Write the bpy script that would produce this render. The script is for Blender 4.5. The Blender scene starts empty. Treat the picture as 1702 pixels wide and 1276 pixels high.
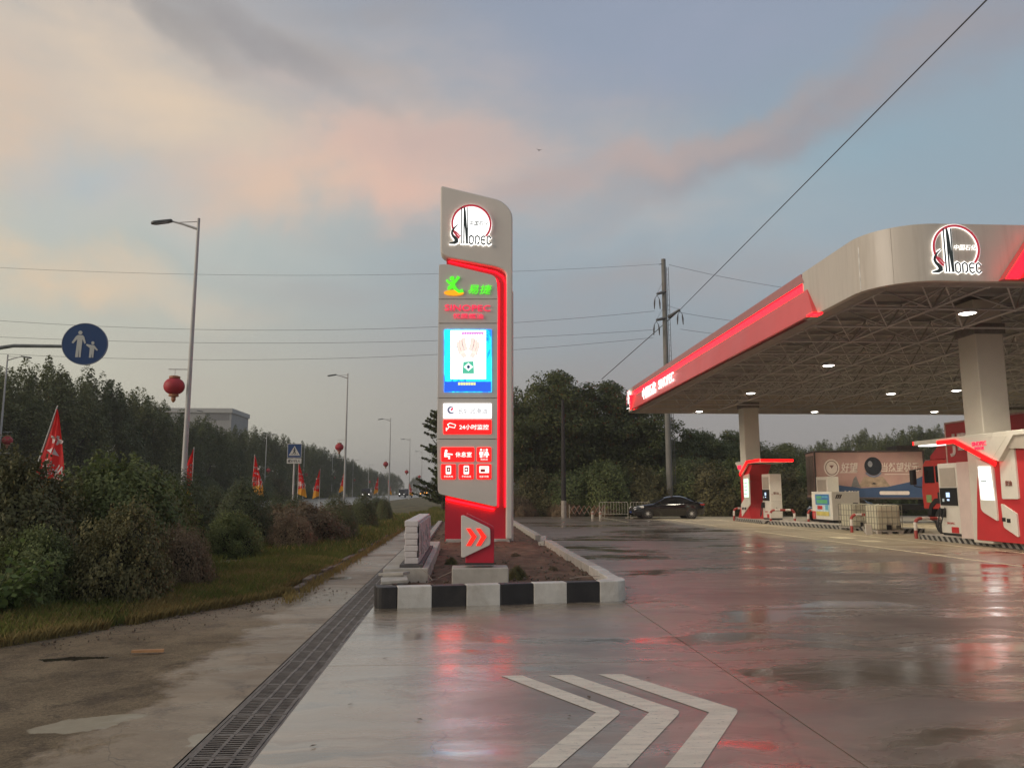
import bpy, bmesh, math, random
import numpy as np
from mathutils import Vector, Matrix
random.seed(7)
rng = np.random.default_rng(7)
SC = bpy.context.scene
COL = SC.collection
R = math.radians

# ------------------------------------------------------------------ camera, sky, sun, exposure
EYE = 1.65                      # camera height, metres
FOC = 1280.0                    # focal length in photo pixels (photo 1702 wide)
PITCH = math.atan(180 / FOC)
YAW = math.atan(83 / FOC * math.cos(PITCH))
cam = bpy.data.cameras.new('camera')
cam.sensor_width = 36.0
cam.lens = 36.0 * FOC / 1702
cam.clip_start = 0.05
cam.clip_end = 3000
camo = bpy.data.objects.new('camera', cam)
COL.objects.link(camo)
camo.location = (0, 0, EYE)
camo.rotation_euler = (R(90) + PITCH, 0, -YAW)
SC.camera = camo


def ray(px, py):
    """direction of the sight line through a measured photo pixel"""
    x = (px - 851) / FOC
    y = -(py - 638) / FOC
    a, b = math.cos(PITCH) - y * math.sin(PITCH), math.sin(PITCH) + y * math.cos(PITCH)
    c, s = math.cos(YAW), math.sin(YAW)
    return Vector((x * c + a * s, -x * s + a * c, b))


def G(px, py, z=0.0):
    """measured point on the level z"""
    d = ray(px, py)
    return Vector((0, 0, EYE)) + d * ((z - EYE) / d.z)


def AY(px, py, Y):
    """measured point in the upright plane at distance Y"""
    d = ray(px, py)
    return Vector((0, 0, EYE)) + d * (Y / d.y)


def AX(px, py, X):
    d = ray(px, py)
    return Vector((0, 0, EYE)) + d * (X / d.x)


def lin(c):
    """sRGB 0-255 to linear"""
    o = []
    for v in c:
        v /= 255.0
        o.append(v / 12.92 if v <= 0.04045 else ((v + 0.055) / 1.055) ** 2.4)
    return tuple(o) + (1.0,)


W = bpy.data.worlds.new('World')
SC.world = W
W.use_nodes = True


class NT:
    """small helper to write node trees"""
    def __init__(s, tree):
        s.t = tree
        s.n = tree.nodes
        s.l = tree.links

    def new(s, typ, **kw):
        n = s.n.new(typ)
        for k, v in kw.items():
            setattr(n, k, v)
        return n

    def put(s, sock, v):
        if hasattr(v, 'is_output'):
            s.l.new(v, sock)
        elif v is not None:
            sock.default_value = v

    def math(s, op, a, b=None, c=None, clamp=False):
        n = s.new('ShaderNodeMath', operation=op, use_clamp=clamp)
        for i, v in enumerate((a, b, c)):
            if v is not None:
                s.put(n.inputs[i], v)
        return n.outputs[0]

    def vmath(s, op, a, b=None, out=0):
        n = s.new('ShaderNodeVectorMath', operation=op)
        s.put(n.inputs[0], a)
        if b is not None:
            if op == 'SCALE':
                s.put(n.inputs[3], b)
            else:
                s.put(n.inputs[1], b)
        return n.outputs['Value' if op in ('DOT_PRODUCT', 'LENGTH') else 'Vector']

    def mix(s, f, a, b, mode='MIX'):
        n = s.new('ShaderNodeMix', data_type='RGBA', blend_type=mode)
        n.clamp_factor = True
        s.put(n.inputs[0], f)
        s.put(n.inputs[6], a)
        s.put(n.inputs[7], b)
        return n.outputs[2]

    def noise(s, vec, scale, detail=4, rough=0.55, dist=0.0, color=False):
        n = s.new('ShaderNodeTexNoise')
        if vec is not None:
            s.put(n.inputs['Vector'], vec)
        n.inputs['Scale'].default_value = scale
        n.inputs['Detail'].default_value = detail
        n.inputs['Roughness'].default_value = rough
        n.inputs['Distortion'].default_value = dist
        return n.outputs['Color' if color else 0]

    def rng(s, v, a, b, c=0.0, d=1.0, smooth=False):
        n = s.new('ShaderNodeMapRange', interpolation_type='SMOOTHSTEP' if smooth else 'LINEAR', clamp=True)
        s.put(n.inputs[0], v)
        n.inputs[1].default_value = a
        n.inputs[2].default_value = b
        n.inputs[3].default_value = c
        n.inputs[4].default_value = d
        return n.outputs[0]

    def scale(s, vec, sx, sy, sz):
        n = s.new('ShaderNodeMapping')
        s.put(n.inputs[0], vec)
        n.inputs[3].default_value = (sx, sy, sz)
        return n.outputs[0]


SUN_EL, SUN_AZ = 16.0, -112.0     # late light, low on the left and a little behind, spread wide by thin cloud
w = NT(W.node_tree)
w.n.clear()
D = w.new('ShaderNodeTexCoord').outputs['Generated']
sky = w.new('ShaderNodeTexSky', sky_type='NISHITA', sun_disc=False)
sky.sun_elevation = R(SUN_EL)
sky.sun_rotation = R(SUN_AZ)
sky.air_density = 1.0
sky.dust_density = 2.0
w.l.new(D, sky.inputs[0])
sep = w.new('ShaderNodeSeparateXYZ')
w.l.new(D, sep.inputs[0])
warp = w.noise(D, 3.2, 6, 0.58, 0.3, color=True)
Dw = w.vmath('ADD', D, w.vmath('SCALE', w.vmath('SUBTRACT', warp, (0.5, 0.5, 0.5)), 0.21))
# clear dusk sky: warm grey at the horizon, grey blue above; warmer to the left (west)
west = w.rng(sep.outputs[0], -0.62, 0.25, 1.0, 0.0, True)
hor = w.mix(west, lin((152, 148, 147)), lin((204, 200, 180)))
mid = w.mix(west, lin((148, 165, 176)), lin((190, 194, 184)))
top = w.mix(west, lin((142, 152, 172)), lin((168, 166, 166)))
c = w.mix(w.rng(sep.outputs[2], 0.10, 0.30, 0, 1, True), hor, mid)
c = w.mix(w.rng(sep.outputs[2], 0.34, 0.62, 0, 1, True), c, top)
nis = w.vmath('SCALE', sky.outputs[0], 0.10)
c = w.mix(0.06, c, nis)
wisp = w.noise(w.scale(D, 1.0, 1.0, 2.6), 2.4, 7, 0.6, 0.6)
wisp2 = w.noise(w.scale(D, 1.3, 1.0, 3.2), 5.5, 6, 0.6, 0.4)
# the cloud cover that goes on all round
cover = w.rng(wisp, 0.46, 0.72, 0, 0.32, True)
cloudcol = w.mix(west, lin((150, 148, 154)), lin((186, 172, 162)))
c = w.mix(cover, c, cloudcol)
tex = w.rng(w.math('ADD', w.math('MULTIPLY', wisp, 0.6), w.math('MULTIPLY', wisp2, 0.4)), 0.34, 0.62, 0.22, 1.3)


def cloud(px, py, rx, ry, rot, col, amt):
    """one bank of cloud: centre and half axes as seen, tilt in degrees"""
    global c
    d = ray(px, py).normalized()
    right = Vector((d.y, -d.x, 0)).normalized()
    up = right.cross(d).normalized()
    a = R(rot)
    e1 = (right * math.cos(a) + up * math.sin(a)) / (rx / FOC * 0.92)
    e2 = (-right * math.sin(a) + up * math.cos(a)) / (ry / FOC * 0.92)
    p = w.vmath('DOT_PRODUCT', Dw, tuple(e1))
    q = w.vmath('DOT_PRODUCT', Dw, tuple(e2))
    # subtract the centre's own coordinates
    p = w.math('SUBTRACT', p, d.dot(e1))
    q = w.math('SUBTRACT', q, d.dot(e2))
    r2 = w.math('SQRT', w.math('ADD', w.math('MULTIPLY', p, p), w.math('MULTIPLY', q, q)))
    f = w.math('MULTIPLY', w.rng(r2, 0.15, 1.15, 1.0, 0.0, True), w.math('MULTIPLY', tex, amt))
    c = w.mix(f, c, lin(col))


cloud(1230, 330, 560, 170, 18, (141, 168, 182), 0.85)      # clear blue band
cloud(1050, 60, 420, 130, 10, (148, 157, 176), 0.75)
cloud(560, 190, 980, 210, -6, (188, 176, 171), 0.8)        # wide mauve veil
cloud(140, 120, 460, 170, -25, (203, 191, 178), 0.85)
cloud(330, 190, 330, 110, -26, (216, 197, 176), 0.8)
cloud(150, 290, 190, 70, -20, (176, 186, 190), 0.8)        # blue gap
cloud(230, 375, 330, 50, -8, (186, 191, 186), 0.55)
cloud(560, 300, 400, 100, 12, (213, 188, 173), 0.9)        # pink bank
cloud(660, 300, 240, 80, 8, (216, 182, 168), 0.75)
cloud(470, 330, 200, 60, 16, (218, 190, 168), 0.6)
cloud(330, 10, 420, 50, -10, (150, 147, 147), 0.65)        # dark streaks at the top
cloud(490, 95, 250, 40, -28, (152, 150, 153), 0.6)
cloud(300, 40, 160, 30, -20, (152, 148, 147), 0.6)
cloud(640, 20, 150, 40, 0, (154, 151, 153), 0.6)
cloud(10, 190, 110, 130, 0, (216, 191, 168), 0.7)
cloud(80, 430, 200, 70, -18, (228, 199, 166), 0.9)         # orange low on the left
cloud(270, 480, 190, 50, -10, (210, 196, 176), 0.6)
cloud(1330, 165, 430, 60, 21, (154, 150, 155), 0.95)       # grey roll
cloud(1180, 215, 240, 34, 26, (166, 157, 157), 0.7)
cloud(1600, 60, 260, 80, 16, (150, 149, 157), 0.9)
cloud(1480, 95, 180, 36, 20, (160, 155, 158), 0.6)
cloud(1010, 275, 280, 50, 14, (180, 164, 161), 0.85)
cloud(790, 245, 260, 56, 6, (196, 174, 167), 0.8)
cloud(1000, 490, 560, 90, 6, (160, 157, 159), 0.6)
# lightness of the far side of the sky (out of view, behind the camera) follows the same dusk
bg = w.new('ShaderNodeBackground')
bg.inputs[1].default_value = 1.0
w.l.new(c, bg.inputs[0])
wo = w.new('ShaderNodeOutputWorld')
w.l.new(bg.outputs[0], wo.inputs[0])

sun = bpy.data.lights.new('sun', 'SUN')
sun.energy = 1.5
sun.angle = R(35)
sun.color = (1.0, 0.86, 0.72)
suno = bpy.data.objects.new('sun', sun)
COL.objects.link(suno)
sd = Vector((math.sin(R(SUN_AZ)) * math.cos(R(SUN_EL)), math.cos(R(SUN_AZ)) * math.cos(R(SUN_EL)), math.sin(R(SUN_EL))))
suno.rotation_euler = sd.to_track_quat('Z', 'Y').to_euler()

vs = SC.view_settings
vs.view_transform = 'Standard'
vs.look = 'None'
vs.exposure = 0.12
vs.gamma = 1.0
vs.use_curve_mapping = False

# ------------------------------------------------------------------ materials
MATS = {}


def mat(name, col, rough=0.6, var=0.25, scale=6.0, metal=0.0, bump=0.0, bscale=40.0, emit=None, es=0.0,
        dirt=None, island=False, rvar=0.0, spec=0.5, coat=0.0, stretch=None, trans=0.0):
    """procedural surface: base colour broken up by noise, optional dirt tone, grain and relief"""
    if name in MATS:
        return MATS[name]
    m = bpy.data.materials.new(name)
    m.use_nodes = True
    t = NT(m.node_tree)
    b = t.n['Principled BSDF']
    pos = t.new('ShaderNodeTexCoord').outputs['Object']
    if stretch:
        pos = t.scale(pos, *stretch)
    col = tuple(col[:3]) + (1.0,)
    n1 = t.noise(pos, scale, 6, 0.6)
    lo = tuple(max(0.0, v * (1 - var)) for v in col[:3]) + (1.0,)
    hi = tuple(v * (1 + var) for v in col[:3]) + (1.0,)
    cc = t.mix(t.rng(n1, 0.3, 0.7), lo, hi)
    if island:
        r = t.new('ShaderNodeNewGeometry').outputs['Random Per Island']
        cc = t.mix(t.math('MULTIPLY', r, 1.0), t.mix(1.0, cc, (0.62, 0.66, 0.7, 1), 'MULTIPLY'), t.mix(1.0, cc, (1.45, 1.3, 1.1, 1), 'MULTIPLY'))
    if dirt:
        n2 = t.noise(pos, scale * 0.37, 8, 0.7, 0.4)
        cc = t.mix(t.rng(n2, 0.45, 0.75, 0, 0.85), cc, tuple(dirt[:3]) + (1.0,))
    t.l.new(cc, b.inputs['Base Color'])
    b.inputs['Metallic'].default_value = metal
    b.inputs['Specular IOR Level'].default_value = spec
    b.inputs['Coat Weight'].default_value = coat
    if rvar:
        t.l.new(t.rng(t.noise(pos, scale * 0.7, 5), 0.3, 0.7, max(0.02, rough - rvar), rough + rvar), b.inputs['Roughness'])
    else:
        b.inputs['Roughness'].default_value = rough
    if bump:
        bp = t.new('ShaderNodeBump')
        bp.inputs['Strength'].default_value = bump
        bp.inputs['Distance'].default_value = 0.02
        t.l.new(t.noise(pos, bscale, 6, 0.65), bp.inputs['Height'])
        t.l.new(bp.outputs[0], b.inputs['Normal'])
    if emit is not None:
        b.inputs['Emission Color'].default_value = tuple(emit[:3]) + (1.0,)
        b.inputs['Emission Strength'].default_value = es
    if trans:
        b.inputs['Transmission Weight'].default_value = trans
    MATS[name] = m
    return m


def leafmat(name, col, col2, trans=0.25):
    """foliage: tone varies from leaf to leaf and from clump to clump; some light passes through"""
    if name in MATS:
        return MATS[name]
    m = bpy.data.materials.new(name)
    m.use_nodes = True
    t = NT(m.node_tree)
    b = t.n['Principled BSDF']
    geo = t.new('ShaderNodeNewGeometry')
    oi = t.new('ShaderNodeObjectInfo')
    r = geo.outputs['Random Per Island']
    big = t.noise(t.new('ShaderNodeTexCoord').outputs['Object'], 0.9, 3, 0.5)
    f = t.math('ADD', t.math('MULTIPLY', r, 0.6), t.rng(big, 0.35, 0.65, 0, 0.4))
    cc = t.mix(f, tuple(col) + (1,), tuple(col2) + (1,))
    cc = t.mix(1.0, cc, t.mix(oi.outputs['Random'], (0.78, 0.82, 0.8, 1), (1.2, 1.12, 1.05, 1)), 'MULTIPLY')
    t.l.new(cc, b.inputs['Base Color'])
    b.inputs['Roughness'].default_value = 0.6
    b.inputs['Specular IOR Level'].default_value = 0.25
    tr = t.new('ShaderNodeBsdfTranslucent')
    t.l.new(cc, tr.inputs[0])
    mx = t.new('ShaderNodeMixShader')
    mx.inputs[0].default_value = trans
    out = t.n['Material Output']
    t.l.new(b.outputs[0], mx.inputs[1])
    t.l.new(tr.outputs[0], mx.inputs[2])
    t.l.new(mx.outputs[0], out.inputs[0])
    MATS[name] = m
    return m


def groundmat(name, dry, wet, stain, rough=(0.14, 0.42), bump=0.12, wetness=0.75, grain=90.0, pebble=0.0, pale=None, dry_lamplit=None, crack=0.35):
    """outdoor paving after rain: mottled tone, darker where soaked, gloss that changes with the water film"""
    m = bpy.data.materials.new(name)
    m.use_nodes = True
    t = NT(m.node_tree)
    b = t.n['Principled BSDF']
    geo = t.new('ShaderNodeNewGeometry')
    P = geo.outputs['Position']
    Pw = t.vmath('ADD', P, t.vmath('SCALE', t.vmath('SUBTRACT', t.noise(P, 0.5, 4, 0.6, color=True), (0.5, 0.5, 0.5)), 1.2))
    Ps = t.scale(Pw, 0.35, 1.0, 1.0)
    n_big = t.noise(Ps, 0.45, 6, 0.6, 0.6)
    n_med = t.noise(Ps, 2.2, 7, 0.68, 0.3)
    n_fine = t.noise(P, grain, 4, 0.7)
    cc = t.mix(t.rng(n_med, 0.3, 0.7), tuple(dry) + (1,), tuple(wet) + (1,))
    cc = t.mix(t.rng(n_big, 0.42, 0.68, 0, 0.75, True), cc, tuple(stain) + (1,))
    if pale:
        # paler concrete beside the drain, fading out to the right
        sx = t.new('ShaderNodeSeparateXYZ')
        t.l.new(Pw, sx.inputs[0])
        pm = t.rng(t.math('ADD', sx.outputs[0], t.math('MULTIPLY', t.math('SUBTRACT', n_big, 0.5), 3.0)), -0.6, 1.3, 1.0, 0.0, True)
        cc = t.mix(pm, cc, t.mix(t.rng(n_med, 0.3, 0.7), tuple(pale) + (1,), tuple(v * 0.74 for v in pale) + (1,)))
    mud = None
    if pale:
        # tan mud film washed out along the foot of the island kerb
        my = t.rng(t.math('ADD', sx.outputs[1], t.math('MULTIPLY', t.math('SUBTRACT', n_med, 0.5), 2.2)), 8.9, 10.9, 0.0, 1.0, True)
        mz = t.math('MULTIPLY', t.rng(sx.outputs[0], 2.2, 3.6, 1.0, 0.0), t.rng(sx.outputs[1], 12.6, 13.4, 1.0, 0.0))
        mud = t.math('MULTIPLY', t.math('MULTIPLY', my, mz), t.rng(t.noise(t.scale(P, .5, 1.6, 1), 1.6, 6, .65), .44, .54))
        cc = t.mix(t.math('MULTIPLY', mud, .85), cc, t.mix(n_med, (0.40, 0.31, 0.19, 1), (0.26, 0.19, 0.115, 1)))
    dry_lit = None
    if dry_lamplit:
        # under the canopy: dry and matt, lamp glow painted in as pale yellow
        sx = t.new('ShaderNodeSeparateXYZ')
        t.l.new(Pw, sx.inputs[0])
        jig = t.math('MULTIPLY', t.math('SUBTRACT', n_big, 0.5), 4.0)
        dry_lit = t.math('MULTIPLY', t.rng(t.math('ADD', sx.outputs[0], jig), 10.8, 12.6, 0.0, 1.0, True), t.rng(t.math('ADD', sx.outputs[1], jig), 19.0, 24.0, 0.0, 1.0, True))
        dry_lit = t.math('MULTIPLY', dry_lit, t.rng(n_med, 0.25, 0.6, 0.6, 1.0))
        cc = t.mix(dry_lit, cc, t.mix(t.rng(n_med, 0.3, 0.7), tuple(dry_lamplit) + (1,), tuple(v * 0.75 for v in dry_lamplit) + (1,)))
    # fine cracks and oil stains
    vn = t.new('ShaderNodeTexVoronoi', feature='DISTANCE_TO_EDGE')
    t.l.new(Pw, vn.inputs['Vector'])
    vn.inputs['Scale'].default_value = crack
    ck = t.math('MULTIPLY', t.rng(vn.outputs[0], 0.0, 0.006, 1.0, 0.0), t.rng(t.noise(P, 0.7, 3), 0.5, 0.6))
    cc = t.mix(t.math('MULTIPLY', ck, 0.6), cc, (0.03, 0.025, 0.02, 1))
    oil = t.rng(t.noise(P, 1.7, 3, 0.5, 0.2), 0.68, 0.78, 0.0, 0.45, True)
    cc = t.mix(oil, cc, (0.05, 0.042, 0.035, 1))
    cc = t.mix(0.5, cc, t.mix(t.rng(n_fine, 0.3, 0.7), (0.72, 0.72, 0.72, 1), (1.25, 1.25, 1.25, 1)), 'MULTIPLY')
    oi = t.new('ShaderNodeObjectInfo')
    cc = t.mix(0.2, cc, t.mix(oi.outputs['Random'], (0.78, 0.78, 0.8, 1), (1.15, 1.12, 1.08, 1)), 'MULTIPLY')
    film = t.math('ADD', t.math('MULTIPLY', n_big, 0.65), t.math('MULTIPLY', t.noise(t.scale(Pw, 0.22, 1.3, 1), 1.5, 6, 0.6, 0.5), 0.35))
    # standing water in the shallow hollows: darker and mirror smooth, with a definite edge
    pd = t.rng(t.math('ADD', film, t.math('MULTIPLY', t.math('SUBTRACT', n_med, 0.5), 0.10)), 0.415, 0.475, 1.0, 0.0, True)
    if dry_lit is not None:
        pd = t.math('MULTIPLY', pd, t.math('SUBTRACT', 1.0, dry_lit))
        cc = t.mix(t.math('MULTIPLY', pd, 0.5), cc, t.mix(1.0, cc, (0.48, 0.46, 0.45, 1), 'MULTIPLY'))
        damp = t.rng(t.noise(t.scale(Pw, 0.45, 1.2, 1), 1.1, 7, 0.7, 0.8), 0.50, 0.56, 0.0, 0.55, True)
        cc = t.mix(damp, cc, t.mix(1.0, cc, (0.62, 0.58, 0.55, 1), 'MULTIPLY'))
    else:
        pd = t.math('MULTIPLY', pd, 0.0)
    t.l.new(cc, b.inputs['Base Color'])
    rg = t.rng(film, 0.36, 0.62, rough[0], rough[1], True)
    if dry_lit is not None:
        mr = t.new('ShaderNodeMix')
        t.l.new(dry_lit, mr.inputs[0])
        t.l.new(rg, mr.inputs[2])
        mr.inputs[3].default_value = 0.6
        rg = mr.outputs[0]
    if pale:
        rg = t.math('ADD', rg, t.math('MULTIPLY', t.math('SUBTRACT', 1.0, pm), 0.13))
    if mud is not None:
        rg = t.math('ADD', rg, t.math('MULTIPLY', mud, 0.22))
    rg = t.math('MULTIPLY', rg, t.math('SUBTRACT', 1.0, t.math('MULTIPLY', pd, 0.5)))
    t.l.new(rg, b.inputs['Roughness'])
    b.inputs['Specular IOR Level'].default_value = wetness * 0.6
    b.inputs['Coat Weight'].default_value = wetness
    if dry_lit is not None:
        t.l.new(t.math('MULTIPLY', t.math('SUBTRACT', 1.0, t.math('MULTIPLY', dry_lit, 0.9)), wetness), b.inputs['Coat Weight'])
    b.inputs['Coat IOR'].default_value = 1.33
    cr = t.rng(film, 0.38, 0.6, rough[0] * 0.8, rough[1] * 0.85, True)
    if pale:
        cr = t.math('ADD', cr, t.math('MULTIPLY', t.math('SUBTRACT', 1.0, pm), 0.11))
    cr = t.math('MULTIPLY', cr, t.math('SUBTRACT', 1.0, t.math('MULTIPLY', pd, 0.48)))
    t.l.new(cr, b.inputs['Coat Roughness'])
    bp = t.new('ShaderNodeBump')
    t.l.new(t.math('MULTIPLY', t.math('SUBTRACT', 1.0, t.math('MULTIPLY', pd, 0.3)), bump), bp.inputs['Strength'])
    bp.inputs['Distance'].default_value = 0.02
    h = t.math('ADD', t.math('MULTIPLY', t.noise(t.scale(Pw, 0.4, 1.6, 1), 3.0, 5, 0.6), 1.0), t.math('MULTIPLY', n_fine, 0.12 + pebble))
    t.l.new(h, bp.inputs['Height'])
    t.l.new(bp.outputs[0], b.inputs['Normal'])
    t.l.new(bp.outputs[0], b.inputs['Coat Normal'])
    MATS[name] = m
    return m


# ------------------------------------------------------------------ mesh building
class MB:
    """collects shapes; build() links them as ONE mesh object"""
    def __init__(s):
        s.v = []
        s.f = []
        s.mi = []
        s.cur = 0

    def _add(s, vs_, fs_):
        o = len(s.v)
        s.v.extend([tuple(p) for p in vs_])
        for f in fs_:
            s.f.append(tuple(i + o for i in f))
            s.mi.append(s.cur)
        return s

    def box(s, x0, x1, y0, y1, z0, z1, M=None):
        vs_ = [Vector((x, y, z)) for z in (z0, z1) for y in (y0, y1) for x in (x0, x1)]
        if M is not None:
            vs_ = [M @ p for p in vs_]
        return s._add(vs_, [(0, 2, 3, 1), (4, 5, 7, 6), (0, 1, 5, 4), (1, 3, 7, 5), (3, 2, 6, 7), (2, 0, 4, 6)])

    def prism(s, poly, y0, y1, M=None):
        """polygon in x,z (counter-clockwise seen from -y) pushed from y0 (front) to y1"""
        n = len(poly)
        a = sum(poly[i][0] * poly[(i + 1) % n][1] - poly[(i + 1) % n][0] * poly[i][1] for i in range(n))
        if a < 0:
            poly = list(reversed(poly))
        vs_ = [Vector((p[0], y0, p[1])) for p in poly] + [Vector((p[0], y1, p[1])) for p in poly]
        if M is not None:
            vs_ = [M @ p for p in vs_]
        fs_ = [tuple(range(n)), tuple(reversed(range(n, 2 * n)))]
        for i in range(n):
            j = (i + 1) % n
            fs_.append((i, n + i, n + j, j))
        return s._add(vs_, fs_)

    def slab(s, poly, z0, z1):
        """polygon in x,y pushed from z0 to z1"""
        n = len(poly)
        a = sum(poly[i][0] * poly[(i + 1) % n][1] - poly[(i + 1) % n][0] * poly[i][1] for i in range(n))
        if a < 0:
            poly = list(reversed(poly))
        vs_ = [(p[0], p[1], z1) for p in poly] + [(p[0], p[1], z0) for p in poly]
        fs_ = [tuple(range(n)), tuple(reversed(range(n, 2 * n)))]
        for i in range(n):
            j = (i + 1) % n
            fs_.append((i, n + i, n + j, j))
        return s._add(vs_, fs_)

    def sheet(s, poly, z):
        n = len(poly)
        a = sum(poly[i][0] * poly[(i + 1) % n][1] - poly[(i + 1) % n][0] * poly[i][1] for i in range(n))
        if a < 0:
            poly = list(reversed(poly))
        return s._add([(p[0], p[1], z) for p in poly], [tuple(range(n))])

    def tube(s, pts, rad, n=8, caps=True):
        pts = [Vector(p) for p in pts]
        if not isinstance(rad, (list, tuple)):
            rad = [rad] * len(pts)
        vs_, fs_ = [], []
        prev = None
        for i, p in enumerate(pts):
            if i == 0:
                d = pts[1] - pts[0]
            elif i == len(pts) - 1:
                d = pts[-1] - pts[-2]
            else:
                d = (pts[i + 1] - pts[i]).normalized() + (pts[i] - pts[i - 1]).normalized()
            d.normalize()
            if prev is None:
                ref = Vector((0, 0, 1)) if abs(d.z) < 0.9 else Vector((1, 0, 0))
                u = d.cross(ref).normalized()
            else:
                u = (prev - d * prev.dot(d)).normalized()
            prev = u
            v = d.cross(u)
            for k in range(n):
                a = 2 * math.pi * k / n
                vs_.append(p + (u * math.cos(a) + v * math.sin(a)) * rad[i])
        for i in range(len(pts) - 1):
            for k in range(n):
                k2 = (k + 1) % n
                fs_.append((i * n + k, i * n + k2, (i + 1) * n + k2, (i + 1) * n + k))
        if caps:
            fs_.append(tuple(reversed(range(n))))
            fs_.append(tuple(range((len(pts) - 1) * n, len(pts) * n)))
        return s._add(vs_, fs_)

    def lathe(s, prof, n=20, M=None, axis='z'):
        """profile of (radius, height) turned about the axis"""
        vs_, fs_ = [], []
        for r, h in prof:
            for k in range(n):
                a = 2 * math.pi * k / n
                if axis == 'z':
                    p = Vector((r * math.cos(a), r * math.sin(a), h))
                else:
                    p = Vector((r * math.cos(a), h, r * math.sin(a)))
                vs_.append(M @ p if M is not None else p)
        for i in range(len(prof) - 1):
            for k in range(n):
                k2 = (k + 1) % n
                f = (i * n + k, i * n + k2, (i + 1) * n + k2, (i + 1) * n + k)
                fs_.append(f if axis == 'z' else tuple(reversed(f)))
        a, b_ = tuple(reversed(range(n))), tuple(range((len(prof) - 1) * n, len(prof) * n))
        fs_ += [a, b_] if axis == 'z' else [tuple(reversed(a)), tuple(reversed(b_))]
        return s._add(vs_, fs_)

    def ribbon(s, pts, wid, y0, y1, M=None, closed=False):
        """flat stroke in the x,z plane with a width per point, pushed from y0 (front) to y1"""
        P = [Vector((p[0], p[1])) for p in pts]
        if not isinstance(wid, (list, tuple)):
            wid = [wid] * len(P)
        n = len(P)
        L, Rr = [], []
        for i in range(n):
            if closed:
                d = (P[(i + 1) % n] - P[i]).normalized() + (P[i] - P[i - 1]).normalized()
            elif i == 0:
                d = P[1] - P[0]
            elif i == n - 1:
                d = P[-1] - P[-2]
            else:
                d = (P[i + 1] - P[i]).normalized() + (P[i] - P[i - 1]).normalized()
            if d.length < 1e-6:
                d = Vector((1, 0))
            d.normalize()
            nn = Vector((-d.y, d.x))
            L.append(P[i] + nn * wid[i] / 2)
            Rr.append(P[i] - nn * wid[i] / 2)
        vs_ = []
        for i in range(n):
            for q, y in ((L[i], y0), (Rr[i], y0), (L[i], y1), (Rr[i], y1)):
                p = Vector((q.x, y, q.y))
                vs_.append(M @ p if M is not None else p)
        fs_ = []
        for i in range(n if closed else n - 1):
            a, b_ = i * 4, ((i + 1) % n) * 4
            fs_ += [(a, a + 1, b_ + 1, b_), (a + 2, b_ + 2, b_ + 3, a + 3), (a, b_, b_ + 2, a + 2), (a + 1, a + 3, b_ + 3, b_ + 1)]
        if not closed:
            e = (n - 1) * 4
            fs_ += [(0, 2, 3, 1), (e, e + 1, e + 3, e + 2)]
        return s._add(vs_, fs_)

    def mesh(s, name, mats):
        me = bpy.data.meshes.new(name)
        me.from_pydata(s.v, [], s.f)
        for m_ in (mats if isinstance(mats, (list, tuple)) else [mats]):
            me.materials.append(m_)
        if any(s.mi):
            me.polygons.foreach_set('material_index', s.mi)
        me.update()
        return me

    def build(s, name, mats, parent=None, smooth=False, bevel=0.0, seg=2):
        return link(name, s.mesh(name, mats), parent, smooth, bevel, seg)


def link(name, me, parent=None, smooth=False, bevel=0.0, seg=2):
    o = bpy.data.objects.new(name, me)
    COL.objects.link(o)
    if parent is not None:
        o.parent = parent
    if smooth:
        me.polygons.foreach_set('use_smooth', [True] * len(me.polygons))
        try:
            me.set_sharp_from_angle(angle=R(40))
        except Exception:
            pass
    if bevel:
        bv = o.modifiers.new('bevel', 'BEVEL')
        bv.width = bevel
        bv.segments = seg
        bv.limit_method = 'ANGLE'
        bv.angle_limit = R(35)
    return o


def tag(o, label=None, cat=None, group=None, kind=None):
    if label:
        o['label'] = label
    if cat:
        o['category'] = cat
    if group:
        o['group'] = group
    if kind:
        o['kind'] = kind
    return o


def thing(name, label, cat, loc=(0, 0, 0), rz=0.0, group=None):
    o = bpy.data.objects.new(name, None)
    o.empty_display_size = 0.2
    COL.objects.link(o)
    o.location = loc
    o.rotation_euler = (0, 0, rz)
    return tag(o, label, cat, group)


KIDS = {}


def kids(o):
    return [x for x in bpy.data.objects if x.parent == o]


def copy_tree(o, parent=None, depth=0):
    c_ = o.copy()
    COL.objects.link(c_)
    c_.parent = parent
    if o.name not in KIDS:
        KIDS[o.name] = list(o.children)
    for ch in KIDS[o.name]:
        copy_tree(ch, c_, depth + 1)
    return c_


def dup(o, loc, rz=0.0, label=None, sc=None, group=None):
    c_ = copy_tree(o)
    c_.location = loc
    c_.rotation_euler = (0, 0, rz)
    if sc is not None:
        c_.scale = (sc, sc, sc) if not isinstance(sc, (tuple, list)) else sc
    if label:
        c_['label'] = label
    if group:
        c_['group'] = group
    return c_


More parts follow.
